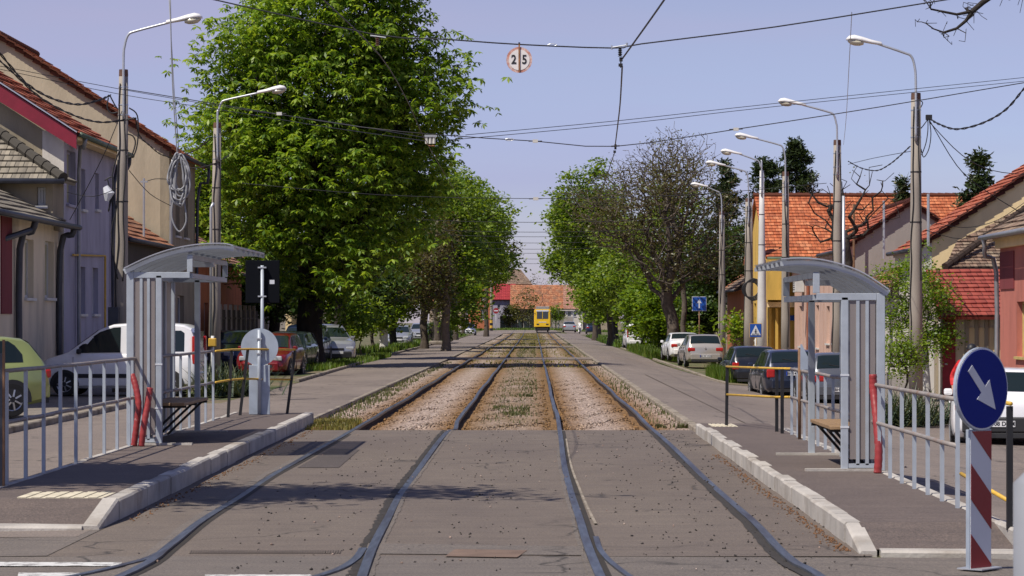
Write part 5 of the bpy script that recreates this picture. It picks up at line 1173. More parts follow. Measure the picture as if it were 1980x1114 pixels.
# grey gable house
rt, T = street_house('house with plain grey gable and stepped orange verge', 1, 12.0, 5.0, 99.5, 107.0, -.45, 4.6, 6.35, ('w_pink', 'w_grey', 't_red'),
    [opR(1611, 1618, 592, 664), opR(1598, 1604, 592, 664)], over=.2, cornice='w_pink', plinth=(.6, 'w_grey'))
rt, T = street_house('pink row house with low rusty roof before the yellow one', 1, 12.0, 6.0, 107.3, 119.2, -.45, 4.35, 5.5, ('w_pink', 'w_grey', 't_rust'),
    [(109, 110.1, .6, 2.4), (116, 117.1, .6, 2.4)], over=.3, cornice='w_pink', plinth=(.6, 'w_grey'))
downpipe([(11.7, 112.5, 4.2), (11.9, 112.5, 3.8), (11.9, 112.5, -.4)], T, rt, 'pipe_brown', .07)
o = empty('air_conditioner', (11.75, 115.2, Z(550, 115)), label='white air conditioner box on the pink facade', cat='air conditioner'); b = MB(); b.box(-.18, .24, -.45, .45, -.35, .35); b.build('casing', M['fr_white'], o, bevel=.02)
for i in range(5): b = MB(); b.box(-.188, -.181, -.35, .35, -.25 + i * .1, -.21 + i * .1); b.build('grille_slat', M['gutter'], o)
# orange roofed yellow house, ridge across the street
rt = empty('house', (16.5, 123, -.4), label='yellow house under a large bright orange tiled roof', cat='house'); T = Matrix.Translation((-16.5, -123, .4))
x0, x1 = 10.85, 24.0
b = wall_mb('y', 120.0, .3, x0, x1, -.6, 4.9, [(12.2, 13.0, .8, 2.4)]); b.xf(T).build('front_wall', M['w_yellow'], rt); window('y', 120.0, -1, (12.2, 13.0, .8, 2.4), rt, T)
b = wall_mb('x', x0 + .004, .3, 120.31, 131.6, -.6, 4.88, [(122.5, 123.7, .8, 2.6), (126.5, 127.7, .8, 2.6)]); b.prism([(120.02, 4.88), (131.6, 4.88), (125.8, 7.6)], 'x', x0 + .004, x0 + .25); b.xf(T).build('side_wall', M['w_yellow'], rt)
for o_ in ((122.5, 123.7, .8, 2.6), (126.5, 127.7, .8, 2.6)): window('x', x0 + .004, -1, o_, rt, T)
b = MB(); b.box(x1 - .3, x1, 120.31, 131.6, -.6, 4.85); b.box(x0 + .31, x1 - .31, 131.3, 131.6, -.6, 4.85); b.xf(T).build('back_walls', M['w_grey'], rt)
roof_plane((x0 - .15, 119.4, 4.68), (x1 + .3, 119.4, 4.68), (x0 - .15, 125.8, 7.8), (x1 + .3, 125.8, 7.8), T, rt, 't_orange', .36)
roof_plane((x0 - .15, 132.2, 4.68), (x1 + .3, 132.2, 4.68), (x0 - .15, 125.8, 7.8), (x1 + .3, 125.8, 7.8), T, rt, 't_orange', .36)
hip_tiles((x0 - .2, 125.8, 7.84), (x1 + .3, 125.8, 7.84), T, rt, 't_orange', .12); gutter_line((x0 - .1, 119.3, 4.62), (x1, 119.3, 4.62), T, rt, 'gutter_green')
b = MB(); b.box(X(1483, 119), X(1513, 119), 118.9, 119.99, Z(580, 119), Z(502, 119)); b.xf(T).build('bay', M['w_yellow'], rt)
b = MB(); b.box(X(1478, 119), X(1540, 119), 119.5, 119.98, Z(594, 119), Z(584, 119)); b.xf(T).build('ledge', M['w_gold'], rt)
for i in range(3): b = MB(); xa = X(1487 + i * 13, 119.6); b.box(xa, xa + .12, 119.7, 119.985, -.4, Z(596, 119.7)); b.xf(T).build('pilaster', M['w_yellow'], rt)
b = MB(); b.box(X(1824, 127) - .35, X(1824, 127) + .4, 126.6, 127.4, 6.5, Z(387, 127)); b.xf(T).build('chimney', M['t_chim'], rt)
# small street name plate
b = MB(); b.box(-.18, .18, -.02, 0, -.12, .12); tag(b.build('name_plate', M['sign_blue2'], loc=(X(1530, 119.9), 119.96, Z(615, 119.9))), 'tiny blue plate on the yellow house wall', 'sign')
street_house('small low house with brown tiles far right behind the poles', 1, 11.2, 6.0, 138.0, 150.0, -.3, 3.7, 5.6, ('w_orange', 'w_gold', 't_old'), [(141, 142.2, .8, 2.3), (145, 146.2, .8, 2.3)], gops=[(12.0, 12.8, .6, 2.0)], over=.5)
street_house('low house behind the far right trees', 1, 12.0, 8.0, 155.0, 190.0, -.3, 3.8, 6.2, ('w_stone', 'w_grey', 't_rust'), [(160, 161.4, .8, 2.4), (168, 169.4, .8, 2.4), (176, 177.4, .8, 2.4)], over=.3)
rt = empty('garden_wall', (11.9, 75, -.45), label='pale plaster yard wall with stone blocks behind the yucca', cat='wall')
b = MB(); b.box(-.3, -.1, -3.3, 4.5, 0, 2.3); b.build('wall', M['w_white'], rt)
b = MB(); b.box(-.35, -.05, -3.32, 4.52, 2.304, 2.40); b.build('coping', M['w_grey'], rt)
for i in range(4): b = MB(); b.box(-.38, -.304, -3.1 + i * 2.3, -2.8 + i * 2.3, 0, 2.29); b.build('pier', M['w_stone'], rt)

# ---- far end of the street, d about 400
def block(label, px0, px1, ytop, yeave, yr, wall, tile, dz=0, ops=(), d=404, W_=8, hip=0):
    x0, x1 = X(px0, d), X(px1, d); zb = gz(0, d); rt = empty('house', ((x0 + x1) / 2, d, zb), label=label, cat='house'); T = Matrix.Translation(-rt.location)
    ze, zr = Z(yeave, d), Z(ytop, d + W_ / 2)
    O = [(X(a, d), X(b_, d), Z(y1, d), Z(y0, d)) for a, b_, y0, y1 in ops]
    wall_mb('y', d, .3, x0, x1, zb - .5, ze, O).xf(T).build('wall', M[wall], rt)
    b = MB(); b.box(x0, x0 + .3, d + .31, d + W_, zb - .5, ze - .02); b.box(x1 - .3, x1, d + .31, d + W_, zb - .5, ze - .02); b.box(x0 + .31, x1 - .31, d + W_ - .3, d + W_, zb - .5, ze - .02); b.xf(T).build('back_walls', M[wall], rt)
    for o_ in O: window('y', d, -1, o_, rt, T)
    roof_plane((x0 - .3, d - .4, ze - .05), (x1 + .3, d - .4, ze - .05), (x0 - .3 + hip, d + W_ / 2, zr), (x1 + .3 - hip, d + W_ / 2, zr), T, rt, tile, .5)
    roof_plane((x0 - .3, d + W_ + .4, ze - .05), (x1 + .3, d + W_ + .4, ze - .05), (x0 - .3 + hip, d + W_ / 2, zr), (x1 + .3 - hip, d + W_ / 2, zr), T, rt, tile, .5)
    if not hip:
        b = MB()
        for xx in (x0, x1 - .3): b.prism([(d + .02, ze - .04), (d + W_ - .02, ze - .04), (d + W_ / 2, zr - .1)], 'x', xx, xx + .3)
        b.xf(T).build('gable', M[wall], rt)
    return rt
block('orange two storey house end-on beside the far pole', 905, 951, 520, 545, 0, 'w_orange', 't_old', ops=[(930, 937, 565, 580), (930, 937, 598, 618)], d=392, W_=10, hip=.5)
block('far house with dark brown hip roof behind the orange one', 966, 1026, 521, 549, 0, 'w_grey', 't_old', d=424, W_=10, hip=2)
block('far lilac house with bright red metal roof', 952, 993, 549, 579, 0, 'w_lilac', 't_mred', d=408, W_=8, ops=[(962, 967, 588, 600)])
block('far beige house wall with old tiles beside the red roof', 994, 1030, 553, 562, 0, 'w_gold', 't_pink', d=416, W_=8)
block('far low house with long orange tiled roof behind the tram', 990, 1092, 551, 597, 0, 'w_dark', 't_rust', d=404.5, W_=9)
block('far house with pale rake and orange tiles right of the tram', 1093, 1127, 551, 597, 0, 'w_white', 't_pink', d=403, W_=9, ops=[(1098, 1104, 602, 612), (1108, 1114, 602, 612)])
block('far pale house behind the right trees', 1128, 1200, 550, 597, 0, 'w_stone', 't_pink', d=406, W_=9)
block('far brick house behind the left trees', 830, 900, 545, 590, 0, 'w_stone', 't_rust', d=402, W_=9)
rt = empty('yard_fence', (X(967, 399.5), 399.5, gz(0, 399)), label='far dark green fence with pale posts left of the tram', cat='fence')
for i in range(7):
    x0 = i * .92; b = MB(); b.box(x0, x0 + .84, 0, .05, .0, 2.1); b.build('panel', M['sign_dkgreen'] if 'sign_dkgreen' in M else M['car_darkgreen'], rt); b = MB(); b.box(x0 + .845, x0 + .915, -.04, .06, 0, 1.95); b.build('post', M['w_white'], rt)
rt = empty('yard_gate', (X(1064, 399.5), 399.5, gz(0, 399)), label='far grey gate with pale frame between tram and silver car', cat='gate')
b = MB(); b.box(0, 3.6, 0, .05, 0, 2.0); b.build('panel', M['w_grey'], rt)
for x0 in (0, 1.2, 3.5): b = MB(); b.box(x0, x0 + .12, -.07, -.005, 0, 2.9); b.build('post', M['galv'], rt)
b = MB(); b.box(-.1, 3.8, -.1, .1, 2.92, 3.05); b.build('canopy', M['w_white'], rt)

# ------------------------------------------------------------ trees
def sample_lobes(r, lobes, n, shell=.55):
    wts = np.array([l[3] * l[4] * l[5] for l in lobes]); wts = wts / wts.sum(); idx = r.choice(len(lobes), n, p=wts); out = np.zeros((n, 3))
    v = r.normal(0, 1, (n, 3)); v /= np.linalg.norm(v, axis=1)[:, None]; rad = shell + (1 - shell) * r.random(n) ** .7
    L = np.array(lobes); out = L[idx, :3] + v * L[idx, 3:6] * rad[:, None]
    return out
def skeleton(r, base, fork, lobes, n, lean=(0, 0), shell=.15, pen=.28, step=.5, top=None):
    """nodes, parents: trunk from base to fork, then points joined one by one"""
    nodes = []; par = []
    base = np.array(base, float); fork = np.array(fork, float); k = 6
    for i in range(k + 1): nodes.append(base + (fork - base) * i / k + np.array([.05 * math.sin(i * 1.7), .05 * math.cos(i * 2.3), 0]) * (i > 0)); par.append(i - 1)
    plen = [0.0] * (k + 1)
    pts = sample_lobes(r, lobes, n, shell); order = np.argsort(np.linalg.norm(pts - fork, axis=1))
    for p in pts[order]:
        A = np.array(nodes[k - 1:]); d = np.linalg.norm(A - p, axis=1) + pen * np.array(plen[k - 1:]); j = int(np.argmin(d)) + k - 1
        q = nodes[j]; L = np.linalg.norm(p - q); m_ = max(1, int(L / step)); prev = j
        for s_ in range(1, m_ + 1):
            t = s_ / m_; pt = q + (p - q) * t + r.normal(0, .05 * min(1, L), 3) * (t < 1) + np.array([0, 0, .08 * L * math.sin(t * math.pi)])
            nodes.append(pt); par.append(prev); plen.append(plen[prev] + L / m_); prev = len(nodes) - 1
    return np.array(nodes), par
def branch_mesh(name, nodes, par, r0, rt, mat, parent, ex=2.2, minr=0.0, ns=6, whiten=None):
    N = len(nodes); w_ = np.zeros(N); ch = np.zeros(N, int)
    for i in range(N - 1, 0, -1):
        if par[i] >= 0: ch[par[i]] += 1
    rad = np.zeros(N)
    for i in range(N - 1, -1, -1):
        if ch[i] == 0: w_[i] = 1
        if par[i] >= 0: w_[par[i]] += w_[i]
    rad = rt * w_ ** (1 / ex); sc_ = r0 / rad[1]; rad = np.maximum(rt * .8, rt * (w_ ** (1 / ex)) ** (math.log(r0 / rt) / math.log(rad[1] / rt)))
    V = []; F = []; Mi = []
    for i in range(1, N):
        p = par[i]
        if p < 0: continue
        a, c = nodes[p], nodes[i]; d = c - a; L = np.linalg.norm(d)
        if L < 1e-5: continue
        d = d / L; u = np.cross(d, (0, 0, 1) if abs(d[2]) < .9 else (0, 1, 0)); u /= np.linalg.norm(u); v = np.cross(u, d)
        n = ns if rad[i] > .05 else (4 if rad[i] > .02 else 3); ra = min(rad[p], rad[i] * 1.35); rb = rad[i]
        if i <= 1: ra = rad[i] * 1.45
        k = len(V)
        for (q, rr_) in ((a, ra), (c + d * rb * .3, rb)):
            for j in range(n):
                t = 2 * math.pi * j / n; V.append(q + (u * math.cos(t) + v * math.sin(t)) * rr_)
        for j in range(n): F.append((k + j, k + (j + 1) % n, k + n + (j + 1) % n, k + n + j))
    return fast_mesh(name, np.array(V), np.array(F), mat, parent, smooth=True)
def leaf_cards(r, P, size, k, mat, name, parent, droop=.0, elong=1.5, flat=.4, center_spread=.12, rosette=False, up=.5):
    n = len(P)
    if rosette:
        K = k; base = np.repeat(P, K, 0); ang0 = np.repeat(r.uniform(0, 6.283, n), K); j = np.tile(np.arange(K), n)
        sz = np.repeat(r.uniform(.7, 1.25, n), K) * size * (1 - .18 * np.abs(j - (K - 1) / 2) / K * 2)
        ang = ang0 + j * 2 * math.pi / K * .92; tilt = r.uniform(.1, .75, n * K) ; 
        # rosette plane normal mostly up, tilted outward
        nrm = np.repeat(r.normal(0, .38, (n, 3)), K, 0) + np.array([0, 0, 1.0]); nrm /= np.linalg.norm(nrm, axis=1)[:, None]
        ref = np.stack([np.cos(ang), np.sin(ang), 0 * ang], 1); d = ref - nrm * (ref * nrm).sum(1)[:, None]; d /= np.linalg.norm(d, axis=1)[:, None]
        d = d * np.cos(tilt)[:, None] - nrm * np.sin(tilt)[:, None]; sd = np.cross(nrm, d); sd /= np.linalg.norm(sd, axis=1)[:, None]
        s1 = sz[:, None]; v0 = base; v1 = base + d * s1 * .62 + sd * s1 * .20 + nrm * s1 * .05; v2 = base + d * s1 - nrm * s1 * .12; v3 = base + d * s1 * .62 - sd * s1 * .20 + nrm * s1 * .05
        N = n * K
    else:
        K = k; base = np.repeat(P, K, 0) + r.normal(0, center_spread, (n * K, 3)); N = n * K
        d = r.normal(0, 1, (N, 3)); d[:, 2] *= flat; d[:, 2] -= droop; d /= np.linalg.norm(d, axis=1)[:, None]
        nrm = r.normal(0, 1, (N, 3)); nrm[:, 2] = np.abs(nrm[:, 2]) + up; sd = np.cross(nrm, d); sd /= np.linalg.norm(sd, axis=1)[:, None]; s1 = (size * r.uniform(.6, 1.3, N))[:, None]
        up_ = np.cross(d, sd)
        v0 = base; v1 = base + d * s1 * .5 + sd * s1 * .5 / elong; v2 = base + d * s1 + up_ * s1 * .1; v3 = base + d * s1 * .5 - sd * s1 * .5 / elong
    V = np.stack([v0, v1, v2, v3], 1).reshape(-1, 3); F = np.arange(4 * N).reshape(N, 4)
    return fast_mesh(name, V, F, mat, parent)
def tree(label, x, d, h_fork, lobes, seed, r0=.3, rt=.012, nb=260, leaf='leaf_mid', nl=3500, lsize=.16, k=4, bark='bark', rosette=False, name='tree', group=None, shell=.55, cat='tree', lean=(0, 0), whiten=None, jitter=.35, tipleaf=0, flat=.4, droop=.1, twig_shell=.15, spread=.15, elong=1.5):
    r = np.random.default_rng(seed); z0 = gz(x, d); root = empty(name, (x, d, z0), label=label, cat=cat, group=group)
    nodes, par = skeleton(r, (0, 0, -.1), (lean[0], lean[1], h_fork), lobes, nb, shell=twig_shell)
    branch_mesh('trunk', nodes, par, r0, rt, M[bark], root)
    if whiten:
        b = MB(); t = whiten / h_fork; b.tube([(lean[0] * i / 5 * t, lean[1] * i / 5 * t, whiten * i / 5) for i in range(6)], [r0 * (1.3 - .03 * i) for i in range(6)], 10); b.build('whitewashed_bark', M['whitewash'], root, smooth=True)
    P = sample_lobes(r, lobes, int(nl * (1 - tipleaf)), shell) + 0
    # clump the leaves: attract part of them to cluster centres so gaps show between clumps
    if jitter:
        nc = max(12, nl // 38); C_ = sample_lobes(r, lobes, nc, max(.35, shell)); a = r.integers(0, nc, len(P)); keep = r.random(len(P)) < .62
        P[keep] = C_[a[keep]] + r.normal(0, jitter, (keep.sum(), 3)) * np.array([1.25, 1.25, .55])
    if tipleaf:
        tips = nodes[np.array([i for i in range(len(nodes)) if i > 8])]; P = np.concatenate([P, tips[r.integers(0, len(tips), int(nl * tipleaf))] + r.normal(0, .12, (int(nl * tipleaf), 3))])
    P = P[P[:, 2] > .4]
    leaf_cards(r, P, lsize, k, M[leaf], 'crown', root, rosette=rosette, flat=flat, droop=droop, center_spread=spread, elong=elong)
    return root
def rand_lobes(r, cx, cz, rx, rz, n, cy=0, core=.72, f=.42):
    """a core ellipsoid plus bumps on its surface, crown relative to the tree base"""
    L = [(cx, cy, cz, rx * core, rx * core, rz * core)]
    for i in range(n):
        v = r.normal(0, 1, 3); v[2] = v[2] * .9 + .15; v /= np.linalg.norm(v); s = r.uniform(.75, 1.2) * f
        L.append((cx + v[0] * rx * .72, cy + v[1] * rx * .72, cz + v[2] * rz * .72, rx * s, rx * s, rz * s * .8))
    return L
# the great chestnut: crown profile read off the photo in pixels -> lobes
def px_lobes(x0, d0, z0, lst):      # (px, py, radius_px, depth offset, squash)
    k = FP / d0; return [(X(px, d0) - x0, dy, Z(py, d0) - z0, rp / k, rp / k * 1.05, rp / k * sq) for px, py, rp, dy, sq in lst]
d0 = 101; x0 = X(600, d0)
ch = px_lobes(x0, d0, gz(x0, d0), [(640, 60, 170, 0, .75), (520, 90, 110, -1, .7), (760, 90, 110, 0, .75), (880, 110, 48, 0, 1.1), (470, 150, 80, 0, .6), (430, 215, 55, 1, .6), (620, 200, 190, 0, .8), (800, 200, 115, 0, .85), (500, 270, 105, -1, .7), (880, 215, 40, 0, .9),
    (640, 320, 190, 0, .65), (800, 320, 85, 1, .75), (520, 370, 95, 0, .7), (470, 400, 50, -1, .6), (650, 440, 150, 0, .55), (770, 420, 80, 0, .7), (540, 470, 90, 0, .6), (640, 520, 110, 1, .5), (500, 510, 40, -1, .7), (650, -60, 150, 0, .6), (760, -10, 60, 0, 1), (700, 520, 70, -2, .7), (760, 500, 60, -2, .8), (450, 470, 40, -1, .8), (590, 560, 45, 2.5, .8), (690, 590, 45, 2, .8), (540, 570, 45, 3, .8), (470, 540, 45, 1, .7), (430, 440, 40, 0, .7), (400, 180, 35, 0, .6), (895, 130, 35, 0, .8)])
ch = [(a_, b_ - 2.2, c_, e_, f_, g_) for a_, b_, c_, e_, f_, g_ in ch]
tree('huge horse chestnut with dense bright crown overhanging the left road', x0, d0, 3.4, ch, 101, r0=.50, rt=.018, nb=1000, leaf='leaf_chestnut', nl=17500, lsize=.265, k=6, bark='bark_dark', rosette=True, shell=.62, jitter=.42)
d0 = 118; x0 = X(659, d0)
tree('second dark chestnut trunk just behind the huge chestnut', x0, d0, 4.0, px_lobes(x0, d0, gz(x0, d0), [(700, 300, 130, 0, .9), (780, 380, 90, 0, .8), (700, 450, 120, 0, .6), (800, 300, 70, 1, .8), (620, 430, 90, 0, .8), (760, 480, 70, -1, .6)]), 102, r0=.27, rt=.02, nb=420, leaf='leaf_chestnut', nl=3600, lsize=.34, k=6, bark='bark_dark', rosette=True, shell=.5)
# rows of street trees
def row_tree(label, px, d, ytop, ybot, rpx, seed, leaf='leaf_mid', nl=3600, cpx=None, **kw):
    r = np.random.default_rng(seed + 500); x = X(px, d); z0 = gz(x, d); zt, zb = Z(ytop, d) - z0, Z(ybot, d) - z0; cx = X(cpx or px, d) - x; rx = rpx * d / FP; rz = (zt - zb) / 2
    lob = rand_lobes(r, cx, (zt + zb) / 2, rx, rz, 12)
    dk = dict(r0=.24, nb=300, lsize=.10 + d * .0009, k=4, shell=.45, group=None); dk.update(kw)
    return tree(label, x, d, max(1.2, zb + .25 * (zt - zb)), lob, seed, leaf=leaf, nl=nl, **dk)
row_tree('brownish young-leaved tree leaning behind the chestnut on the left', 862, 150, 400, 632, 84, 1, 'leaf_brown', 2600, cpx=828, bark='bark_grey', tipleaf=.5, k=3, lsize=.19)
row_tree('dark green street tree on the left behind the brownish one', 820, 165, 345, 650, 105, 2, 'leaf_mid', 4200, cpx=862)
row_tree('tall green tree whose crown forms the left side of the gap over the tracks', 845, 195, 328, 612, 96, 3, 'leaf_mid', 4600, cpx=905)
row_tree('green tree leaning out over the left road near the gap', 880, 240, 395, 572, 70, 4, 'leaf_mid', 3400, cpx=928)
row_tree('far dark tree on the left near the white parked car', 895, 300, 470, 632, 36, 5, 'leaf_mid', 2000, cpx=897)
row_tree('pale feathery tree sticking out of the left crowns', 940, 280, 395, 560, 45, 6, 'leaf_olive', 900, cpx=960, tipleaf=.7, k=2)
row_tree('young bright tree with slender trunk beside the whitewashed one', 720, 158, 515, 650, 26, 7, 'leaf_bright', 1300, r0=.10, k=4, nb=120)
row_tree('young bright green tree with white painted trunk in the left verge', 742, 150, 500, 640, 40, 8, 'leaf_bright', 2200, r0=.20, k=4, whiten=1.5, nb=140)
row_tree('thin young tree standing in gravel left of the bright ones', 697, 132, 560, 672, 22, 9, 'leaf_mid', 700, r0=.035, nb=80)
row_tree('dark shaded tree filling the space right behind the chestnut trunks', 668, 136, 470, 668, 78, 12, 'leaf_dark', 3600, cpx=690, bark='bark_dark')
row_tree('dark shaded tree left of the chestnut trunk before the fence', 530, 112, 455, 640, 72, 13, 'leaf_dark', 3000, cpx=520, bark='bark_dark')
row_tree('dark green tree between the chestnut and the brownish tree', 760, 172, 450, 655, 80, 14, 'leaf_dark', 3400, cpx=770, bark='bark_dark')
row_tree('green tree rising behind the houses between the two left lamp poles', 385, 120, 265, 560, 75, 10, 'leaf_mid', 3600, cpx=400)
row_tree('pale green tree top behind the beige house eave', 470, 135, 190, 560, 100, 11, 'leaf_bright', 3800, cpx=470)
# right side
row_tree('green tree leaning over the tracks on the right of the gap', 1150, 250, 375, 588, 72, 20, 'leaf_mid', 3800, cpx=1120)
row_tree('rounded green tree high behind the twiggy crown', 1180, 200, 312, 612, 92, 21, 'leaf_mid', 4600, cpx=1162)
row_tree('far green tree close to the end of the right road', 1158, 310, 450, 632, 36, 22, 'leaf_bright', 2200, cpx=1155)
row_tree('green street tree right of the silver far car', 1190, 225, 420, 646, 58, 23, 'leaf_bright', 3200, cpx=1182, bark='bark_dark')
row_tree('leafy tree just left of the white pickup', 1215, 190, 430, 652, 64, 24, 'leaf_mid', 3000)
row_tree('small bright tree in the grass above the white van', 1245, 168, 520, 675, 38, 25, 'leaf_bright', 2000, r0=.12, nb=160)
row_tree('small green tree beside the white sedan', 1278, 152, 545, 670, 34, 26, 'leaf_bright', 1600, r0=.16, nb=160, bark='bark_dark')
row_tree('large green tree behind the brown twiggy one', 1290, 175, 330, 655, 112, 27, 'leaf_mid', 3800)
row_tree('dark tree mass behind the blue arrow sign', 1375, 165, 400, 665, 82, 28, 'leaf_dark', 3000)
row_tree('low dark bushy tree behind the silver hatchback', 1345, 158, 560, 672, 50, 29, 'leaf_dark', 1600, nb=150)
row_tree('small light tree growing before the low brown roof', 1432, 128, 600, 672, 26, 30, 'leaf_bright', 260, r0=.10, bark='bark_grey', nb=120, k=3)
# brown twiggy tree: many bare twigs and brown leaves
d0 = 141; x0 = X(1308, d0)
tw = px_lobes(x0, d0, gz(x0, d0), [(1250, 400, 110, 0, .8), (1330, 380, 100, 0, .9), (1200, 440, 80, 0, .7), (1370, 480, 80, 0, .8), (1290, 330, 80, 0, .8), (1140, 410, 60, 0, .7), (1300, 500, 110, 0, .6), (1390, 400, 50, 0, .8)])
tree('big twiggy tree with sparse brown leaves, half bare at the top', x0, d0, 2.6, tw, 130, r0=.33, rt=.015, nb=1900, leaf='leaf_brown', nl=3800, lsize=.14, k=4, bark='bark_mid', shell=.3, tipleaf=.35, twig_shell=.1, lean=(-.3, 0), jitter=.5)
d0 = 148; x0 = X(1322, d0)
tree('bare grey tree top rising above the brown crown', x0, d0, 4.0, px_lobes(x0, d0, gz(x0, d0), [(1290, 320, 75, 0, .9), (1230, 340, 70, 0, .9), (1340, 300, 55, 0, .9), (1290, 270, 40, 0, 1), (1180, 370, 60, 0, .8), (1110, 380, 50, 0, .7)]), 131, r0=.15, rt=.012, nb=1200, leaf='leaf_brown', nl=260, lsize=.14, k=2, bark='bark_mid', shell=.3, tipleaf=.5, twig_shell=.2)
# bare dark tree by the orange roof
d0 = 97; x0 = X(1643, d0)
tree('bare dark tree with crooked branches in front of the orange roof', x0, d0, 2.8, px_lobes(x0, d0, gz(x0, d0), [(1600, 370, 55, 0, .8), (1680, 340, 50, 0, .7), (1640, 420, 60, 0, .8), (1700, 400, 50, 0, .8), (1590, 440, 40, 0, .8)]), 140, r0=.19, rt=.014, nb=150, leaf='leaf_brown', nl=30, lsize=.1, k=2, bark='bark_dark', twig_shell=.5)
# conifers
def conifer(label, px, d, ytop, ybot, wpx, seed, n=2600, cat='tree'):
    r = np.random.default_rng(seed); x = X(px, d); z0 = gz(x, d); root = empty('conifer', (x, d, z0), label=label, cat=cat); zt = Z(ytop, d) - z0; zb = max(.3, Z(ybot, d) - z0); R0 = wpx * d / FP / 2
    b = MB(); b.tube([(0, 0, 0), (0, 0, zt * .97)], [R0 * .09 + .05, .02], 7); b.build('trunk', M['bark_dark'], root, smooth=True)
    nb = 120; P = []
    for i in range(nb):
        t = r.random(); z = zb + (zt - zb) * t; L = R0 * (1 - t) ** .52 * r.uniform(.55, 1.2) + .1; a = r.uniform(0, 6.283)
        for j in range(n // nb):
            u = r.random() ** .6; P.append((math.cos(a) * L * u + r.normal(0, .12), math.sin(a) * L * u + r.normal(0, .12), z - .25 * L * u + .18 * L * u * u + r.normal(0, .10)))
    leaf_cards(r, np.array(P), .27, 4, M['leaf_conifer'], 'crown', root, elong=2.6, flat=.6, center_spread=.08, droop=.1); return root
conifer('tall dark conifer rising right of the third lamp', 1540, 150, 268, 640, 150, 1, 5200)
conifer('dark conifer left of the tall one behind the lamps', 1480, 160, 305, 640, 150, 2, 4800)
conifer('broad dark conifer behind the farthest right lamp', 1405, 172, 310, 640, 140, 3, 4600)
conifer('loose conifer rising above the pale yellow gable roof', 1893, 115, 300, 520, 100, 4, 1400)
conifer('small green cypress top above the grey gable', 1745, 125, 350, 480, 22, 5, 700)
# maple by the right shelter
d0 = 71; x0 = X(1793, d0)
tree('small maple with whitewashed trunk right of the right shelter', x0, d0, 1.75, px_lobes(x0, d0, gz(x0, d0), [(1770, 560, 80, 0, .8), (1720, 540, 42, 0, .8), (1775, 500, 35, 0, 1.0), (1770, 640, 85, 0, .6), (1820, 590, 45, 0, .9), (1740, 610, 50, 0, .8), (1750, 690, 50, 0, .6), (1800, 660, 50, 0, .6)]), 160, r0=.10, rt=.008, nb=420, leaf='leaf_bright', nl=3000, lsize=.085, k=3, bark='bark_grey', whiten=1.45, shell=.35, jitter=.16, lean=(-.12, 0), spread=.06)
# trees at the far end
row_tree('far bare bush in blossom behind the tram', 1010, 398, 548, 632, 32, 40, 'leaf_olive', 500, r0=.1, k=2, lsize=.3)
row_tree('far sparse tree above the orange tiled roof', 1050, 430, 520, 610, 45, 41, 'leaf_brown', 500, r0=.15, k=2, lsize=.3, tipleaf=.6)
row_tree('far green bush left of the tram', 985, 396, 590, 632, 20, 42, 'leaf_olive', 500, r0=.08, k=3, lsize=.3)
row_tree('far vine-like bush right of the tram roof', 1075, 397, 585, 625, 16, 43, 'leaf_mid', 350, r0=.08, k=3, lsize=.3)
row_tree('far sparse tree over the brown hip roof', 1000, 435, 515, 600, 30, 44, 'leaf_brown', 350, r0=.12, k=2, lsize=.3, tipleaf=.6)
# off to the left, nearer than the picture edge: its shadow falls over the left platform and the track
r = np.random.default_rng(9)
tree('leafy street tree beyond the left picture edge shading the platform', -9.3, 22.6, 2.8, [(1.7, .9, 6.0, 1.5, 1.7, .6), (.6, .6, 6.6, 1.3, 1.5, .8), (3.1, .3, 7.0, 1.4, 1.2, .30), (.2, .8, 5.6, 1.2, 1.4, .7), (4.4, .2, 7.6, 1.0, .8, .2), (1.0, 1.5, 6.0, 1.6, 1.6, .6)], 170, r0=.2, nb=300, leaf='leaf_mid', nl=8500, lsize=.16, k=4, shell=.2)
# bare branch reaching in at the top right
root = empty('bare_tree', (11.5, 45, -.45), label='bare tree beyond the right edge with a twig hanging in at the top corner', cat='tree')
rr2 = np.random.default_rng(77)
def bl(px, py): w_ = W(px, py, 45); return np.array([w_[0] - 11.5, w_[1] - 45, w_[2] + .45])
nodes = [np.array([0, 0, 0.0]), np.array([0, 0, 2.5]), np.array([-.1, 0, 5.0]), bl(2200, -160), bl(2080, -110), bl(1990, -60), bl(1935, -20)]; par = [-1, 0, 1, 2, 3, 4, 5]
main = [bl(1900, 5), bl(1880, 22), bl(1868, 40), bl(1850, 55), bl(1825, 63), bl(1805, 56), bl(1790, 45)]
for p in main: nodes.append(p); par.append(len(nodes) - 2)
alt = [bl(1850, 28), bl(1820, 22), bl(1800, 18), bl(1790, 2)]; st_ = 8
for i, p in enumerate(alt): nodes.append(p); par.append(st_ if i == 0 else len(nodes) - 2)
for i in range(110):
    j = int(rr2.integers(6, len(nodes))); v = rr2.normal(0, 1, 3); v[2] -= .1; v /= np.linalg.norm(v); L = rr2.uniform(.05, .22); nodes.append(nodes[j] + v * L); par.append(j)
for px_, py_ in ((1975, -10), (1968, 10), (1972, 25), (1985, -5)): nodes.append(bl(px_, py_)); par.append(5)
branch_mesh('branches', np.array(nodes), par, .055, .0055, M['bark_dark'], root)
# hedge at the left
root = empty('hedge', (X(848, 205), 205, 0), label='trimmed dark hedge beside the silver cars on the left', cat='hedge'); r = np.random.default_rng(5)
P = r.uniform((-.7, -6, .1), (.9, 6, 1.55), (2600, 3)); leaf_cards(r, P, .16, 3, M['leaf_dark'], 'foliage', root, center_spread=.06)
b = MB(); b.box(-.55, .75, -5.8, 5.8, 0, 1.4); b.build('inner_branches', M['bark_dark'], root)
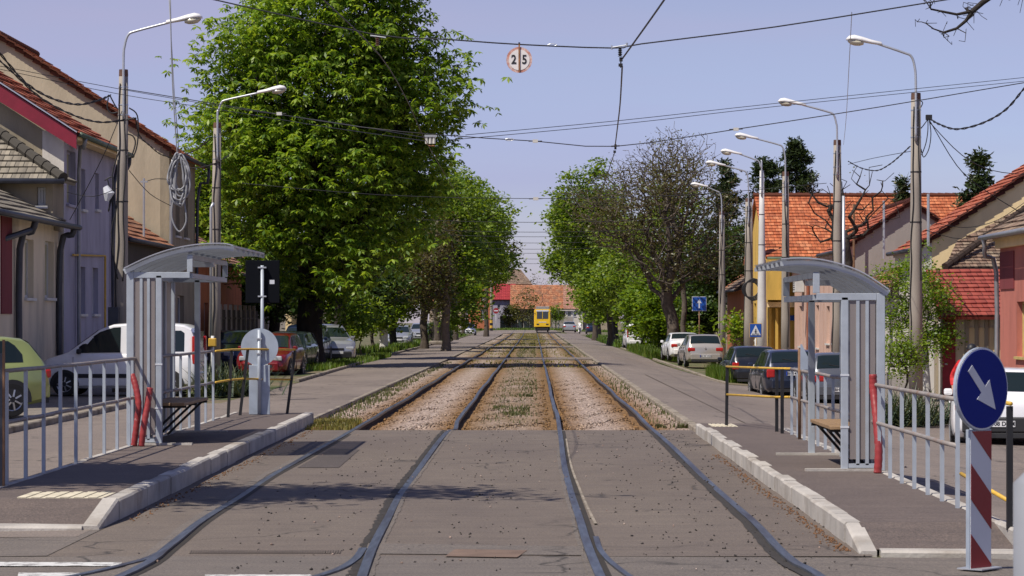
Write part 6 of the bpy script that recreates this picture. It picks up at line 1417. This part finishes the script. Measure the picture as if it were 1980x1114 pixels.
# yucca clumps
def yucca(label, x, d, n, h, seed, w_=1.0):
    r = np.random.default_rng(seed); z0 = gz(x, d); root = empty('yucca', (x, d, z0), label=label, cat='plant'); V = []; F = []
    for i in range(n):
        a = r.uniform(0, 6.283); t = r.uniform(.15, 1.35); L = h * r.uniform(.7, 1.15); bx, by = r.normal(0, .25 * w_), r.normal(0, .2 * w_); wd = r.uniform(.018, .03)
        prev = None
        for s_ in range(4):
            u = s_ / 3; tt = t + u * .25; hr = math.sin(tt) * L * u; zz = math.cos(tt) * L * u + .02; px_, py_ = bx + math.cos(a) * hr, by + math.sin(a) * hr; ww = wd * (1 - u * .9)
            V += [(px_ - math.sin(a) * ww, py_ + math.cos(a) * ww, zz), (px_ + math.sin(a) * ww, py_ - math.cos(a) * ww, zz)]
            if s_: k_ = len(V); F.append((k_ - 4, k_ - 3, k_ - 1, k_ - 2))
    fast_mesh('leaves', np.array(V), np.array(F), M['yucca'], root); return root
yucca('large yucca clump behind the right railing left of the maple trunk', X(1735, 54), 54, 380, .95, 1, 1.3); yucca('smaller yucca clump beside the maple trunk', X(1790, 55), 55, 260, .8, 2)
yucca('pale dry yucca clump in front of the parked red car', X(470, 62), 62, 300, .85, 3, 1.2); yucca('yucca clump behind the left railing near the yellow marker', X(425, 61), 61, 300, .95, 4, 1.2)
row_tree('leafy bush climbing behind the right shelter near the yucca', 1752, 62, 640, 730, 36, 50, 'leaf_bright', 700, r0=.03, nb=120, lsize=.07, k=3, name='bush', cat='bush', jitter=.1)
row_tree('low green bush under the far right tree row', 1330, 150, 640, 690, 30, 51, 'leaf_mid', 600, r0=.03, nb=80, name='bush', cat='bush', jitter=.15)

# ------------------------------------------------------------ vehicles
def interp(tab, s):
    if s <= tab[0][0]: return tab[0][1]
    for (a, va), (b_, vb) in zip(tab, tab[1:]):
        if s <= b_: return va + (vb - va) * (s - a) / (b_ - a)
    return tab[-1][1]
CAR = {
 'hatch': dict(L=4.2, W=1.76, top=[(0, .84), (.05, .95), (.10, 1.00), (.20, 1.14), (.38, 1.37), (.50, 1.44), (.8, 1.475), (1.7, 1.48), (2.2, 1.42), (3.05, .99), (3.2, .95), (3.9, .80), (4.12, .70), (4.2, .56)],
    belt=[(0, .74), (.1, .90), (.4, .96), (1.6, .94), (3.05, .90), (3.9, .74), (4.2, .50)], side=[(.55, 1.28, 1), (1.34, 2.62, 2)], rw=(.14, .42), ws=(2.28, 3.02), wheels=(.78, 3.36), wr=.315),
 'estate': dict(L=4.6, W=1.76, top=[(0, .80), (.05, .95), (.12, 1.0), (.22, 1.16), (.40, 1.36), (.55, 1.425), (1.2, 1.46), (2.2, 1.455), (2.7, 1.38), (3.45, .97), (3.6, .93), (4.3, .78), (4.52, .68), (4.6, .54)],
    belt=[(0, .72), (.1, .90), (.4, .94), (2, .92), (3.45, .88), (4.3, .72), (4.6, .48)], side=[(.6, 1.35, 1), (1.42, 2.2, 1), (2.27, 3.1, 2)], rw=(.17, .43), ws=(2.75, 3.42), wheels=(.85, 3.72), wr=.31),
 'sedan': dict(L=4.55, W=1.80, top=[(0, .78), (.04, .98), (.1, 1.06), (.55, 1.08), (.7, 1.10), (1.25, 1.40), (1.5, 1.44), (2.2, 1.455), (2.6, 1.39), (3.4, .98), (3.6, .93), (4.3, .78), (4.48, .68), (4.55, .54)],
    belt=[(0, .72), (.06, .93), (.6, .99), (1.6, .95), (3.4, .88), (4.3, .72), (4.55, .48)], side=[(1.05, 1.5, 1), (1.56, 2.3, 1), (2.37, 3.05, 2)], rw=(.76, 1.22), ws=(2.66, 3.36), wheels=(.92, 3.62), wr=.32),
 'van': dict(L=4.04, W=1.66, top=[(0, .9), (.03, 1.2), (.06, 1.5), (.14, 1.70), (.32, 1.79), (.6, 1.815), (1.6, 1.83), (2.1, 1.80), (2.45, 1.68), (3.22, 1.12), (3.36, 1.06), (3.75, .95), (3.95, .82), (4.04, .60)],
    belt=[(0, .85), (.1, 1.06), (1, 1.06), (3.2, 1.03), (3.75, .88), (4.04, .52)], side=[(.30, .80, 0), (1.90, 2.95, 2)], rw=(.035, .07), ws=(2.50, 3.20), wheels=(.66, 3.30), wr=.305),
 'suv': dict(L=4.5, W=1.85, top=[(0, .9), (.05, 1.08), (.2, 1.3), (.4, 1.6), (.6, 1.68), (1.6, 1.70), (2.3, 1.66), (2.7, 1.56), (3.4, 1.12), (3.6, 1.08), (4.2, .98), (4.42, .85), (4.5, .6)],
    belt=[(0, .85), (.1, 1.05), (.5, 1.08), (3.4, 1.02), (4.2, .92), (4.5, .55)], side=[(.6, 1.35, 1), (1.42, 2.2, 1), (2.27, 3.1, 2)], rw=(.17, .42), ws=(2.75, 3.38), wheels=(.85, 3.65), wr=.36)}
def wheel(root, x, y, r, s, rim=True, spokes=7, wd=.20):
    b = MB(); b.tube([(-wd * .42 * s, 0, 0), (wd * .28 * s, 0, 0)], r * .62, 16); h = b.build('wheel', M['trim'], root, loc=(x, y, r))
    b = MB(); n = 28; prof = [(-wd / 2, r * .66), (-wd / 2, r * .93), (-wd * .38, r), (wd * .38, r), (wd / 2, r * .93), (wd / 2, r * .66)]
    for k in range(n):
        a = 2 * math.pi * k / n
        for u, q in prof: b.v.append((u, q * math.cos(a), q * math.sin(a)))
    m_ = len(prof)
    for k in range(n):
        for j in range(m_): b.f.append((k * m_ + j, k * m_ + (j + 1) % m_, ((k + 1) % n) * m_ + (j + 1) % m_, ((k + 1) % n) * m_ + j)); b.m.append(0)
    t = b.build('tyre', M['tyre'], h, smooth=False)
    b = MB(); xo = wd * .40 * s
    for k in range(spokes):
        a = 2 * math.pi * k / spokes; b.bar((xo, .05 * math.cos(a), .05 * math.sin(a)), (xo - .02 * s, r * .62 * math.cos(a), r * .62 * math.sin(a)), .03, .075, up=(1, 0, 0))
    m2 = 24; ring = []
    for k in range(m2):
        a = 2 * math.pi * k / m2; b.v += [(xo - .01 * s, r * .60 * math.cos(a), r * .60 * math.sin(a)), (xo + .005 * s, r * .675 * math.cos(a), r * .675 * math.sin(a))]
    q0 = len(b.v) - 2 * m2
    for k in range(m2): b.f.append((q0 + 2 * k, q0 + 2 * k + 1, q0 + 2 * ((k + 1) % m2) + 1, q0 + 2 * ((k + 1) % m2))); b.m.append(0)
    b.tube([(xo - .01 * s, 0, 0), (xo + .015 * s, 0, 0)], r * .2, 12)
    b.build('rim', M['rim'], h, fixn=False)
    return h
def car(label, kind, x, d, rz, paint, z=None, plate=None, seen='rear', cat='car', name='parked_car', badge=False, detail=2, wiper=True, darkbump=False, rub=False):
    C_ = CAR[kind]; L, Wd = C_['L'], C_['W']; hw = Wd / 2; z = gz(x, d) if z is None else z
    root = empty(name, (x, d, z + .005), rz, label=label, cat=cat); y0 = -L / 2; pmat = M['car_' + paint]
    top = lambda s: interp(C_['top'], s); belt = lambda s: min(interp(C_['belt'], s), top(s) - .03)
    def endf(s): return interp([(0, .80), (.05, .90), (.15, .955), (.45, 1), (L - .7, 1), (L - .3, .95), (L - .1, .86), (L, .70)], s)
    if kind == 'van': endf = lambda s: interp([(0, .93), (.05, .975), (.2, 1), (L - .7, 1), (L - .3, .95), (L - .1, .86), (L, .70)], s)
    under = lambda s: interp([(0, .36), (.15, .26), (.5, .20), (L - .5, .20), (L - .1, .24), (L, .32)], s)
    gh = lambda s: max(0.0, min(1.0, (top(s) - belt(s) - .08) / .40))
    wt = lambda s: hw * endf(s) * (.90 - (.16 if kind != 'van' else .07) * gh(s))
    sts = sorted(set([p[0] for p in C_['top']] + [.15, .3, 1.0, 1.35, 2.0, 2.5, L - .7, L - .45, L - .25]))
    def sec(s):
        w_ = hw * endf(s); t = top(s); bl_ = belt(s); u = under(s); q = wt(s)
        zm = u + (bl_ - u) * .5
        return [(0, u), (w_ * .84, u), (w_ * .955, u + .07), (w_ * .985, u + .18), (w_ * 1.0, zm), (w_ * .99, bl_ - .12), (w_ * .955, bl_ - .01), (w_ * .93, bl_ + .012), (q + (w_ * .93 - q) * .08, t - .055), (q * .96, t - .025), (q * .80, t - .004), (0, t + .012)]
    b = MB(); N = len(sec(1.0))
    for s in sts:
        sc = sec(s)
        for p in sc: b.v.append((p[0], y0 + s, p[1]))
        for p in sc: b.v.append((-p[0], y0 + s, p[1]))
    K = 2 * N
    for i in range(len(sts) - 1):
        for j in range(N - 1):
            a, c = i * K + j, (i + 1) * K + j; b.f += [(a, a + 1, c + 1, c), (a + N, c + N, c + N + 1, a + N + 1)]; b.m += [0, 0]
    for base in (0, (len(sts) - 1) * K):
        for j in range(N - 1): b.f.append((base + j, base + j + 1, base + N + j + 1, base + N + j)); b.m.append(0)
    # merge centre verts through remove doubles
    me = b.build('body', pmat, root)
    import bmesh
    bm = bmesh.new(); bm.from_mesh(me.data); bmesh.ops.remove_doubles(bm, verts=bm.verts, dist=.0005); bmesh.ops.recalc_face_normals(bm, faces=bm.faces); bm.to_mesh(me.data); bm.free()
    me.data.polygons.foreach_set('use_smooth', [True] * len(me.data.polygons)); me.data.set_sharp_from_angle(angle=R(32))
    gx = lambda s, zz, o=.006: (lambda w_, q, bl_, t: w_ + (q - w_) * (zz - bl_) / max(.01, t - bl_) + o)(hw * endf(s) * .93, wt(s) + (hw * endf(s) * .93 - wt(s)) * .08, belt(s) + .012, top(s) - .055)
    for a, c, kd in C_['side']:
        for sg in (-1, 1):
            b = MB(); n = 6; lo = []; hi = []
            for i in range(n + 1):
                s = a + (c - a) * i / n; zl = belt(s) + .045; zh = top(s) - .085
                zh = max(zh, zl + .02); 
                if kind == 'van' and kd == 0: zl, zh = belt(s) + .06, min(top(s) - .12, 1.64)
                lo.append((sg * gx(s, zl), y0 + s, zl)); hi.append((sg * gx(s, zh), y0 + s, zh))
            # round the corners
            if kd != 2: hi[0] = tuple(Vector(hi[0]).lerp(Vector(lo[0]), .12)); hi[-1] = tuple(Vector(hi[-1]).lerp(Vector(lo[-1]), .12)) 
            if kd == 1 and a == C_['side'][0][0]: hi[0] = tuple(Vector(hi[0]).lerp(Vector(lo[0]), .55)) ; hi[1] = tuple(Vector(hi[1]).lerp(Vector(lo[1]), .18))
            b.add(lo + hi, [(i, i + 1, n + 2 + i, n + 1 + i) for i in range(n)]); b.build('side_window', M['glass'], root)
    def screen(a, c, nm):
        b = MB(); n = 6; V = []
        for i in range(n + 1):
            s = a + (c - a) * i / n; q = wt(s) * .93; t = top(s)
            for u in (-1, -.8, -.4, 0, .4, .8, 1): V.append((q * u, y0 + s, t + .012 * (1 - abs(u)) + .004 - (.018 if abs(u) == 1 else 0) + .012))
        m_ = 7; b.add(V, [(i * m_ + j, i * m_ + j + 1, (i + 1) * m_ + j + 1, (i + 1) * m_ + j) for i in range(n) for j in range(m_ - 1)]); return b.build(nm, M['glass'], root, smooth=True)
    if kind == 'van':
        for sg in (-1, 1): b = MB(); b.box(sg * .06, sg * .62, y0 - .004 + .035, y0 + .045, 1.12, 1.62); b.build('rear_window', M['glass'], root)
    else: screen(C_['rw'][0], C_['rw'][1], 'rear_window')
    screen(C_['ws'][0], C_['ws'][1], 'windscreen')
    # bumpers, lights, plates
    wb = hw * .80
    b = MB(); b.box(-wb * .96, wb * .96, y0 - .035, y0 + .05, .34, .60 if not darkbump else .62); b.build('rear_bumper', pmat if not darkbump else M['trim'], root, bevel=.03)
    b = MB(); b.box(-wb * .92, wb * .92, y0 - .02, y0 + .06, .24, .335); b.build('rear_valance', M['trim'], root, bevel=.01)
    for sg in (-1, 1):
        if kind == 'van': b = MB(); b.box(sg * hw * .86, sg * (hw * .975), y0 - .012, y0 + .10, .80, 1.50); b.build('tail_light', M['tail'], root, bevel=.02)
        elif kind == 'estate': b = MB(); b.box(sg * hw * .66, sg * hw * .925, y0 - .012, y0 + .16, .66, .90); b.build('tail_light', M['tail'], root, bevel=.03)
        else: b = MB(); b.box(sg * hw * .52, sg * hw * .915, y0 - .012, y0 + .14, .70, .88); b.build('tail_light', M['tail'], root, bevel=.045)
        b = MB(); b.box(sg * hw * .42, sg * hw * .80, y0 + L - .16, y0 + L - .015, .58, .74); b.build('headlight', M['head'], root, bevel=.04)
    b = MB(); b.box(-wb * .86, wb * .86, y0 + L - .06, y0 + L + .04, .24, .54); b.build('front_bumper', pmat if kind != 'suv' else M['trim'], root, bevel=.05)
    b = MB(); b.box(-.40, .40, y0 + L - .02, y0 + L + .046, .36, .46); b.build('lower_grille', M['trim'], root); b = MB(); b.box(-.30, .30, y0 + L - .03, y0 + L + .012, .58, .68); b.build('grille', M['trim'], root)
    pz = .74 if kind in ('hatch', 'sedan') and plate and plate[1] == 'h' else .50
    if kind == 'estate': pz = .78
    if plate:
        fy = y0 - .040 if pz < .6 else y0 - .012
        b = MB(); b.box(-.26, .26, fy - .008, fy, pz - .055, pz + .055); p_ = b.build('licence_plate', M['plate'], root)
        b = MB(); b.box(-.26, -.222, fy - .011, fy - .009, pz - .054, pz + .054); b.build('blue_band', M['plate_blue'], p_)
        text_mesh('plate_text', plate[0], .105, M['ink'], p_, (.018, fy - .011, pz), depth=.001, bold=.002)
    fz = .50; b = MB(); b.box(-.26, .26, y0 + L + .040, y0 + L + .052, fz - .055, fz + .055); b.build('front_plate', M['plate'], root)
    if badge: b = MB(); b.disc((0, y0 - .004 + .0, .84), .045, .02, n=16); b.build('badge', M['chrome'], root)
    for sg in (-1, 1):
        ms = C_['ws'][1] - .28; zz = belt(ms) + .08; b = MB(); xx = sg * (hw * .93 + .10); b.box(xx - .08, xx + .08, y0 + ms - .05, y0 + ms + .06, zz - .06, zz + .07); b.build('mirror', M['trim'] if kind == 'van' else pmat, root, bevel=.035)
        for s in C_['wheels']:
            wheel(root, sg * (hw - .095), y0 + s, C_['wr'], sg)
            b = MB(); r_ = C_['wr'] + .055; pts = [(math.cos(R(a)) * r_, C_['wr'] + math.sin(R(a)) * r_) for a in range(-8, 189, 14)]; sx = sg * (hw * 1.0 + .004)
            pl_ = [(y0 + s + p[0], p[1]) for p in pts]; b.prism(pl_, 'x', sx - sg * .10, sx); b.build('wheel_arch', M['trim'], root)
        for ds in ([1.5, 2.45] if kind != 'van' else [1.72]): zz = belt(ds) - .1; b = MB(); b.box(sg * (hw * .992), sg * (hw * .992 + .03), y0 + ds - .09, y0 + ds + .09, zz - .018, zz + .018); b.build('door_handle', M['trim'] if kind == 'van' else pmat, root, bevel=.008)
        if rub: b = MB(); b.box(sg * (hw * .99), sg * (hw * .99 + .022), y0 + 1.05, y0 + 2.98, .46, .56); b.build('rub_strip', M['trim'], root, bevel=.01)
        dl_ = [1.30, 2.22] if kind in ('hatch',) else ([1.72, 1.02] if kind == 'van' else [1.38, 2.24])
        for ds in dl_ + [C_['ws'][1] - .12]: b = MB(); b.box(sg * (hw * .97), sg * (hw * 1.0 + .0015), y0 + ds - .004, y0 + ds + .004, .30, belt(ds) - .05); b.build('door_seam', M['trim'], root)
    if wiper and kind != 'van': b = MB(); s = C_['rw'][0] + .02; b.tube([(0, y0 + s, top(s) + .03), (-.34, y0 + s + .03, top(s + .03) + .035)], .010, 5); b.build('wiper', M['trim'], root)
    return root
def place(px_left, px_w_ppm, z): pass
def kcar(label, kind, pxc, ppm, rz, paint, **k): d = FP / ppm; return car(label, kind, X(pxc, d), d, R(rz), paint, **k)
def near_end(kind, d): return d + CAR[kind]['L'] / 2
# right row, rears towards the camera
def rcar(label, kind, px_left, d, rz, paint, **k):
    x = X(px_left, d) + CAR[kind]['W'] / 2; return car(label, kind, x, d + CAR[kind]['L'] / 2, R(rz), paint, **k)
rcar('black estate car with white rear plate, leftmost of the three dark parked cars', 'estate', 1408, 89, 2, 'black', z=-.60, plate=('BH 12 KXK', 'l'), badge=True)
rcar('dark navy estate car parked between the black one and the grey one', 'estate', 1473, 74.5, 2, 'navy', z=-.56, plate=('BH 14 HJW', 'l'))
rcar('grey hatchback seen through the right shelter', 'hatch', 1563, 69, 1, 'grey_blue', z=-.60, plate=('BH 31 PRB', 'l'), badge=True)
rcar('beige silver hatchback with round red tail lights on the right', 'hatch', 1322, 117, 3, 'beige_silver', z=-.36, plate=('BH 07 VCH', 'l'), badge=True)
rcar('white saloon with red tail lights in front of the silver hatchback', 'sedan', 1289, 133, 4, 'white', z=-.33, plate=('BH 22 SNA', 'l'))
rcar('white van half hidden by trees on the right', 'van', 1209, 183, 3, 'white', z=-.25, darkbump=False)
rcar('small silver car driving near the far yellow tram', 'sedan', 1088, 345, 0, 'silver', z=.15, name='car')
rcar('dark car parked in shade at the far right road end', 'hatch', 1133, 330, 0, 'darkblue', z=.05)
car('white hatchback at the right edge with plate reading IF', 'hatch', X(1955, 46.7) + .05, 48.3, R(-9), 'white', z=-.60, plate=('IF 08 DCM', 'l'), darkbump=True)
# left side
car('white small van with black rub strip parked sideways on the left', 'van', X(230, 62), 62.4, R(88), 'white', z=-.06, rub=True).scale = (.955, .955, .955)
car('lime green hatchback cut by the left picture edge', 'hatch', X(-152, 47), 47.4, R(122), 'green', z=-.02)
car('red hatchback facing the camera behind the round sign back', 'hatch', X(511, 84), 86.2, R(176), 'red', z=-.15)
car('dark green estate parked close behind the red car', 'estate', X(541, 95), 98.5, R(176), 'darkgreen', z=-.12)
car('dark blue car beside the red one in front of the fence', 'sedan', X(436, 88), 90.5, R(168), 'darkblue', z=-.05)
car('tall dark vehicle in deep shade behind the red car', 'suv', X(575, 104), 107.5, R(178), 'darkblue', z=-.1)
car('grey off-road car in the shade between the two chestnut trunks', 'suv', X(622, 109), 111.5, R(196), 'silver', z=-.1)
car('silver blue hatchback facing us behind the whitewashed trunks', 'hatch', X(770, 180), 182, R(180), 'silver', z=-.08)
car('second silver saloon facing us before the hedge', 'sedan', X(812, 205), 207, R(180), 'silver', z=.08)
car('far white car facing us beside the left trees', 'hatch', X(905, 300), 302, R(180), 'white', z=.0)

# tram
d0 = 338.0; root = empty('tram', (X(1049, d0), d0, gz(0, d0)), label='yellow tram coming along the right track in the distance', cat='tram')
Y = M['car_tramyellow']; hw = 1.1; Lt = 14.5
b = MB(); b.prism([(-hw, .75), (hw, .75), (hw, 2.9), (hw - .12, 3.08), (-hw + .12, 3.08), (-hw, 2.9)], 'y', .25, Lt); b.prism([(-hw + .10, .78), (hw - .10, .78), (hw - .10, 2.95), (-hw + .10, 2.95)], 'y', .0, .252); b.build('body', Y, root, bevel=.04)
b = MB(); b.box(-.74, .74, -.03, -.004, 1.85, 2.78); b.build('windscreen', M['wglass'], root)
b = MB(); b.box(-.80, .80, -.05, -.031, 2.79, 2.98); b.build('destination_box', M['sign_white'], root); b = MB(); b.box(-.03, .03, -.05, -.031, 1.86, 2.78); b.build('window_bar', Y, root)
for s in (-1, 1):
    b = MB(); b.box(s * .45, s * .78, -.03, -.004, 1.05, 1.2); b.build('headlight', M['trim'], root)
    for i in range(7): b = MB(); b.box(s * (hw + .004), s * (hw + .018), .8 + i * 1.95, 2.4 + i * 1.95, 1.75, 2.7); b.build('side_window', M['wglass'], root)
    b = MB(); b.tube([(s * .95, -.02, 2.6), (s * 1.22, -.12, 2.5), (s * 1.22, -.12, 2.2)], .04, 6); b.build('mirror', M['trim'], root)
    for yy in (2.2, 4.0, 10.5, 12.3): b = MB(); b.tube([(s * .65, yy, .34), (s * .80, yy, .34)], .34, 14); b.build('wheel', M['trim'], root)
b = MB(); b.box(-.95, .95, .3, Lt - .2, .28, .74); b.box(-.75, .75, -.25, .29, .38, .58); b.build('underframe', M['trim'], root, bevel=.02)
b = MB(); b.box(-.85, .85, .6, 4.0, 3.085, 3.45); b.box(-.7, .7, 6, 11, 3.085, 3.4); b.build('roof_box', M['gutter_grey'], root, bevel=.03)
b = MB(); b.tube([(-.5, 5.0, 3.1), (0, 4.2, 4.2), (0, 5.2, 5.15)], .03, 5); b.tube([(.5, 5.0, 3.1), (0, 4.2, 4.2)], .03, 5); b.tube([(-.7, 5.2, 5.16), (.7, 5.2, 5.16)], .03, 5); b.build('pantograph', M['cable'], root)
b = MB(); b.box(-.5, .5, -.02, -.002, 1.36, 1.44); b.build('white_line', M['sign_white'], root)

# ------------------------------------------------------------ people
def skin_obj(name, joints, edges, mat, parent, sub=1):
    me = bpy.data.meshes.new(name); keys = list(joints); me.from_pydata([joints[k][0] for k in keys], [(keys.index(a), keys.index(b_)) for a, b_ in edges], [])
    o = bpy.data.objects.new(name, me); COL.objects.link(o); o.parent = parent; me.materials.append(mat)
    o.modifiers.new('skin', 'SKIN')
    if not me.skin_vertices: 
        return o
    sk = me.skin_vertices[0].data
    for i, k in enumerate(keys): r_ = joints[k][1]; sk[i].radius = (r_, r_) if not isinstance(r_, tuple) else r_
    sk[0].use_root = True
    sb = o.modifiers.new('sub', 'SUBSURF'); sb.levels = sub; sb.render_levels = sub
    return o
def person(label, x, d, rz, J, top_mat, leg_mat, z=None, cap=None, jr=1.0):
    z = gz(x, d) if z is None else z; root = empty('person', (x, d, z), rz, label=label, cat='person')
    joints = {'pelvis': (J['pelvis'], .13), 'waist': (J['waist'], .12), 'chest': (J['chest'], .15), 'neck': (J['neck'], .055), 'headb': (J['head'], .085), 'headt': (tuple(Vector(J['head']) + Vector((0, 0, .13))), .075)}
    ed = [('pelvis', 'waist'), ('waist', 'chest'), ('chest', 'neck'), ('neck', 'headb'), ('headb', 'headt')]
    joints['nose'] = (tuple(Vector(J['head']) + Vector((0, -.10, .02))), .014); ed.append(('headb', 'nose'))
    for s in 'LR':
        for a, b_, c, q, rr_ in (('sh', 'el', 'wr', 'ha', (.06, .042, .03, .034)), ('hip', 'kn', 'an', 'toe', (.095, .06, .045, .035))):
            ks = [a + s, b_ + s, c + s, q + s]
            for k_, v in zip(ks, rr_): joints[k_] = (J[k_], v)
            ed += [('chest' if a == 'sh' else 'pelvis', ks[0])] + list(zip(ks, ks[1:]))
        h = Vector(J['ha' + s]); w_ = Vector(J['wr' + s]); dr = (h - w_).normalized()
        sd = dr.cross(Vector((0, 0, 1))); sd = sd.normalized() if sd.length > .1 else Vector((0, 1, 0))
        for i in range(4):
            o_ = sd * (i - 1.5) * .020; L = (.055, .07, .065, .045)[i]
            joints[f'f{i}{s}'] = (tuple(h + o_ + dr * .035), .009); joints[f'g{i}{s}'] = (tuple(h + o_ + dr * (.035 + L) + Vector((0, 0, -.012))), .0075); ed += [('ha' + s, f'f{i}{s}'), (f'f{i}{s}', f'g{i}{s}')]
        joints['t' + s] = (tuple(h + sd * .045 + dr * .01), .011); ed.append(('ha' + s, 't' + s))
    skin_obj('body', joints, ed, M['skin'], root, 1)
    g = 1.22
    tj = {'waist': (J['pelvis'], .165), 'mid': (J['waist'], .155), 'chest': (J['chest'], .185), 'neck': (tuple(Vector(J['chest']).lerp(Vector(J['neck']), .75)), .085)}
    te = [('waist', 'mid'), ('mid', 'chest'), ('chest', 'neck')]
    for s in 'LR':
        tj['sh' + s] = (J['sh' + s], .085); tj['el' + s] = (J['el' + s], .065); tj['wr' + s] = (tuple(Vector(J['el' + s]).lerp(Vector(J['wr' + s]), .92)), .05); te += [('chest', 'sh' + s), ('sh' + s, 'el' + s), ('el' + s, 'wr' + s)]
    skin_obj('jacket', tj, te, M[top_mat], root, 1)
    lj = {'pelvis': (J['pelvis'], .155)}; le = []
    for s in 'LR':
        lj['hip' + s] = (J['hip' + s], .112); lj['kn' + s] = (J['kn' + s], .078); lj['an' + s] = (J['an' + s], .062); le += [('pelvis', 'hip' + s), ('hip' + s, 'kn' + s), ('kn' + s, 'an' + s)]
    skin_obj('trousers', lj, le, M[leg_mat], root, 1)
    for s in 'LR':
        b = MB(); a = Vector(J['an' + s]); t_ = Vector(J['toe' + s]); b.tube([a + Vector((0, .05, -.03)), a.lerp(t_, .5) + Vector((0, 0, -.02)), t_], [.055, .052, .04], 8); b.build('shoe', M['ink'], root, smooth=True)
    hd = Vector(J['head']) + Vector((0, .012, .075)); b = MB(); n = 12; ring = []
    for i in range(5):
        p = R(-5 + 24 * i)
        for k_ in range(n): a = 2 * math.pi * k_ / n; b.v.append((hd.x + .098 * math.cos(p) * math.cos(a), hd.y + .112 * math.cos(p) * math.sin(a), hd.z + .105 * math.sin(p)))
    for i in range(4):
        for k_ in range(n): b.f.append((i * n + k_, i * n + (k_ + 1) % n, (i + 1) * n + (k_ + 1) % n, (i + 1) * n + k_)); b.m.append(0)
    if cap: b.box(hd.x - .07, hd.x + .07, hd.y - .20, hd.y - .08, hd.z + .0, hd.z + .018)
    b.build('cap' if cap else 'hair', M['ink' if cap else 'hair'], root, smooth=True)
    return root
# walker in red jacket, mostly behind the blue sign, bending slightly forward to the right
J = dict(pelvis=(0, .05, .92), waist=(.03, .0, 1.08), chest=(.10, -.06, 1.32), neck=(.16, -.10, 1.50), head=(.20, -.13, 1.60), shL=(-.06, -.02, 1.38), elL=(-.20, .02, 1.14), wrL=(-.16, -.12, .93), haL=(-.14, -.19, .88), shR=(.27, -.08, 1.38), elR=(.38, -.12, 1.14), wrR=(.34, -.26, .96), haR=(.33, -.32, .92),
         hipL=(-.10, .05, .86), knL=(-.12, -.06, .48), anL=(-.14, .06, .10), toeL=(-.15, -.13, .04), hipR=(.10, .05, .86), knR=(.13, .0, .48), anR=(.12, .12, .10), toeR=(.13, -.06, .04))
person('person in red jacket and black cap behind the blue arrow sign', X(1861, 50), 50, R(-20), J, 'jacket_red', 'jeans', z=-.47, cap=True)
# cyclist at the far end
dx = 342; bx = X(1121, dx)
J = dict(pelvis=(0, .12, .95), waist=(0, .06, 1.08), chest=(0, -.14, 1.32), neck=(0, -.22, 1.46), head=(0, -.26, 1.56), shL=(-.18, -.15, 1.36), elL=(-.22, -.36, 1.15), wrL=(-.22, -.52, 1.02), haL=(-.22, -.56, 1.0), shR=(.18, -.15, 1.36), elR=(.22, -.36, 1.15), wrR=(.22, -.52, 1.02), haR=(.22, -.56, 1.0),
         hipL=(-.10, .10, .90), knL=(-.13, -.22, .62), anL=(-.12, -.06, .26), toeL=(-.12, -.20, .22), hipR=(.10, .10, .90), knR=(.13, -.14, .52), anR=(.12, .06, .16), toeR=(.12, -.08, .12))
person('distant cyclist in white shirt beside the silver car', bx, dx, R(175), J, 'shirt_white', 'shirt_white', z=gz(bx, dx) + .04)
root = empty('bicycle', (bx, dx, gz(bx, dx) + .04), R(175), label='bicycle ridden by the distant person in white', cat='bicycle')
for yy in (-.52, .52):
    b = MB(); b.tube([(0, yy + .33 * math.cos(R(a)), .34 + .33 * math.sin(R(a))) for a in range(0, 361, 20)], .02, 6); b.build('wheel', M['tyre'], root)
b = MB(); 
for a, c in (((0, .12, .88), (0, .0, .34)), ((0, 0, .34), (0, -.42, .80)), ((0, .1, .80), (0, -.40, .84)), ((0, -.42, .98), (0, -.52, .34)), ((0, .0, .34), (0, .52, .34)), ((0, .1, .78), (0, .52, .34))): b.tube([a, c], .02, 6)
b.build('frame', M['car_darkblue'], root); b = MB(); b.tube([(-.26, -.54, 1.0), (0, -.43, 1.0), (.26, -.54, 1.0)], .016, 6); b.build('handlebar', M['chrome'], root); b = MB(); b.box(-.07, .07, .02, .26, .88, .92); b.build('saddle', M['ink'], root, bevel=.015)
# yellow hydrant-like markers on the left verge
for lab, px_, py_, d_ in (('yellow gas marker box strapped to a white pipe near the yucca', 411, 640, 78), ('small yellow marker post near the young bright trees', 686, 660, 150)):
    x_ = X(px_, d_); z_ = gz(x_, d_); o = empty('gas_marker', (x_, d_, z_), label=lab, cat='marker')
    b = MB(); b.tube([(0, 0, 0), (0, 0, 1.35)], .05, 8); b.build('post', M['white_metal'], o, smooth=True); b = MB(); b.box(-.12, .12, -.10, .10, 1.02, 1.28); b.build('yellow_box', M['yellow_paint'], o, bevel=.03)
b = MB(); b.tube([(0, 0, .01), (0, 0, 5.2), (.08, 0, 5.35)], .045, 8); tag(b.build('pipe', M['galv'], loc=(X(408, 79), 79, 0), smooth=True), 'thin pale pipe standing in front of the second left pole', 'pipe')
# low shrub debris / kerb stone
b = MB(); b.box(-.5, .5, -.3, .3, 0, .28); tag(b.build('stone_block', M['kerb_old'], loc=(X(845, 190), 188, 0), bevel=.08), 'pale stone block at the road edge near the hedge', 'stone')
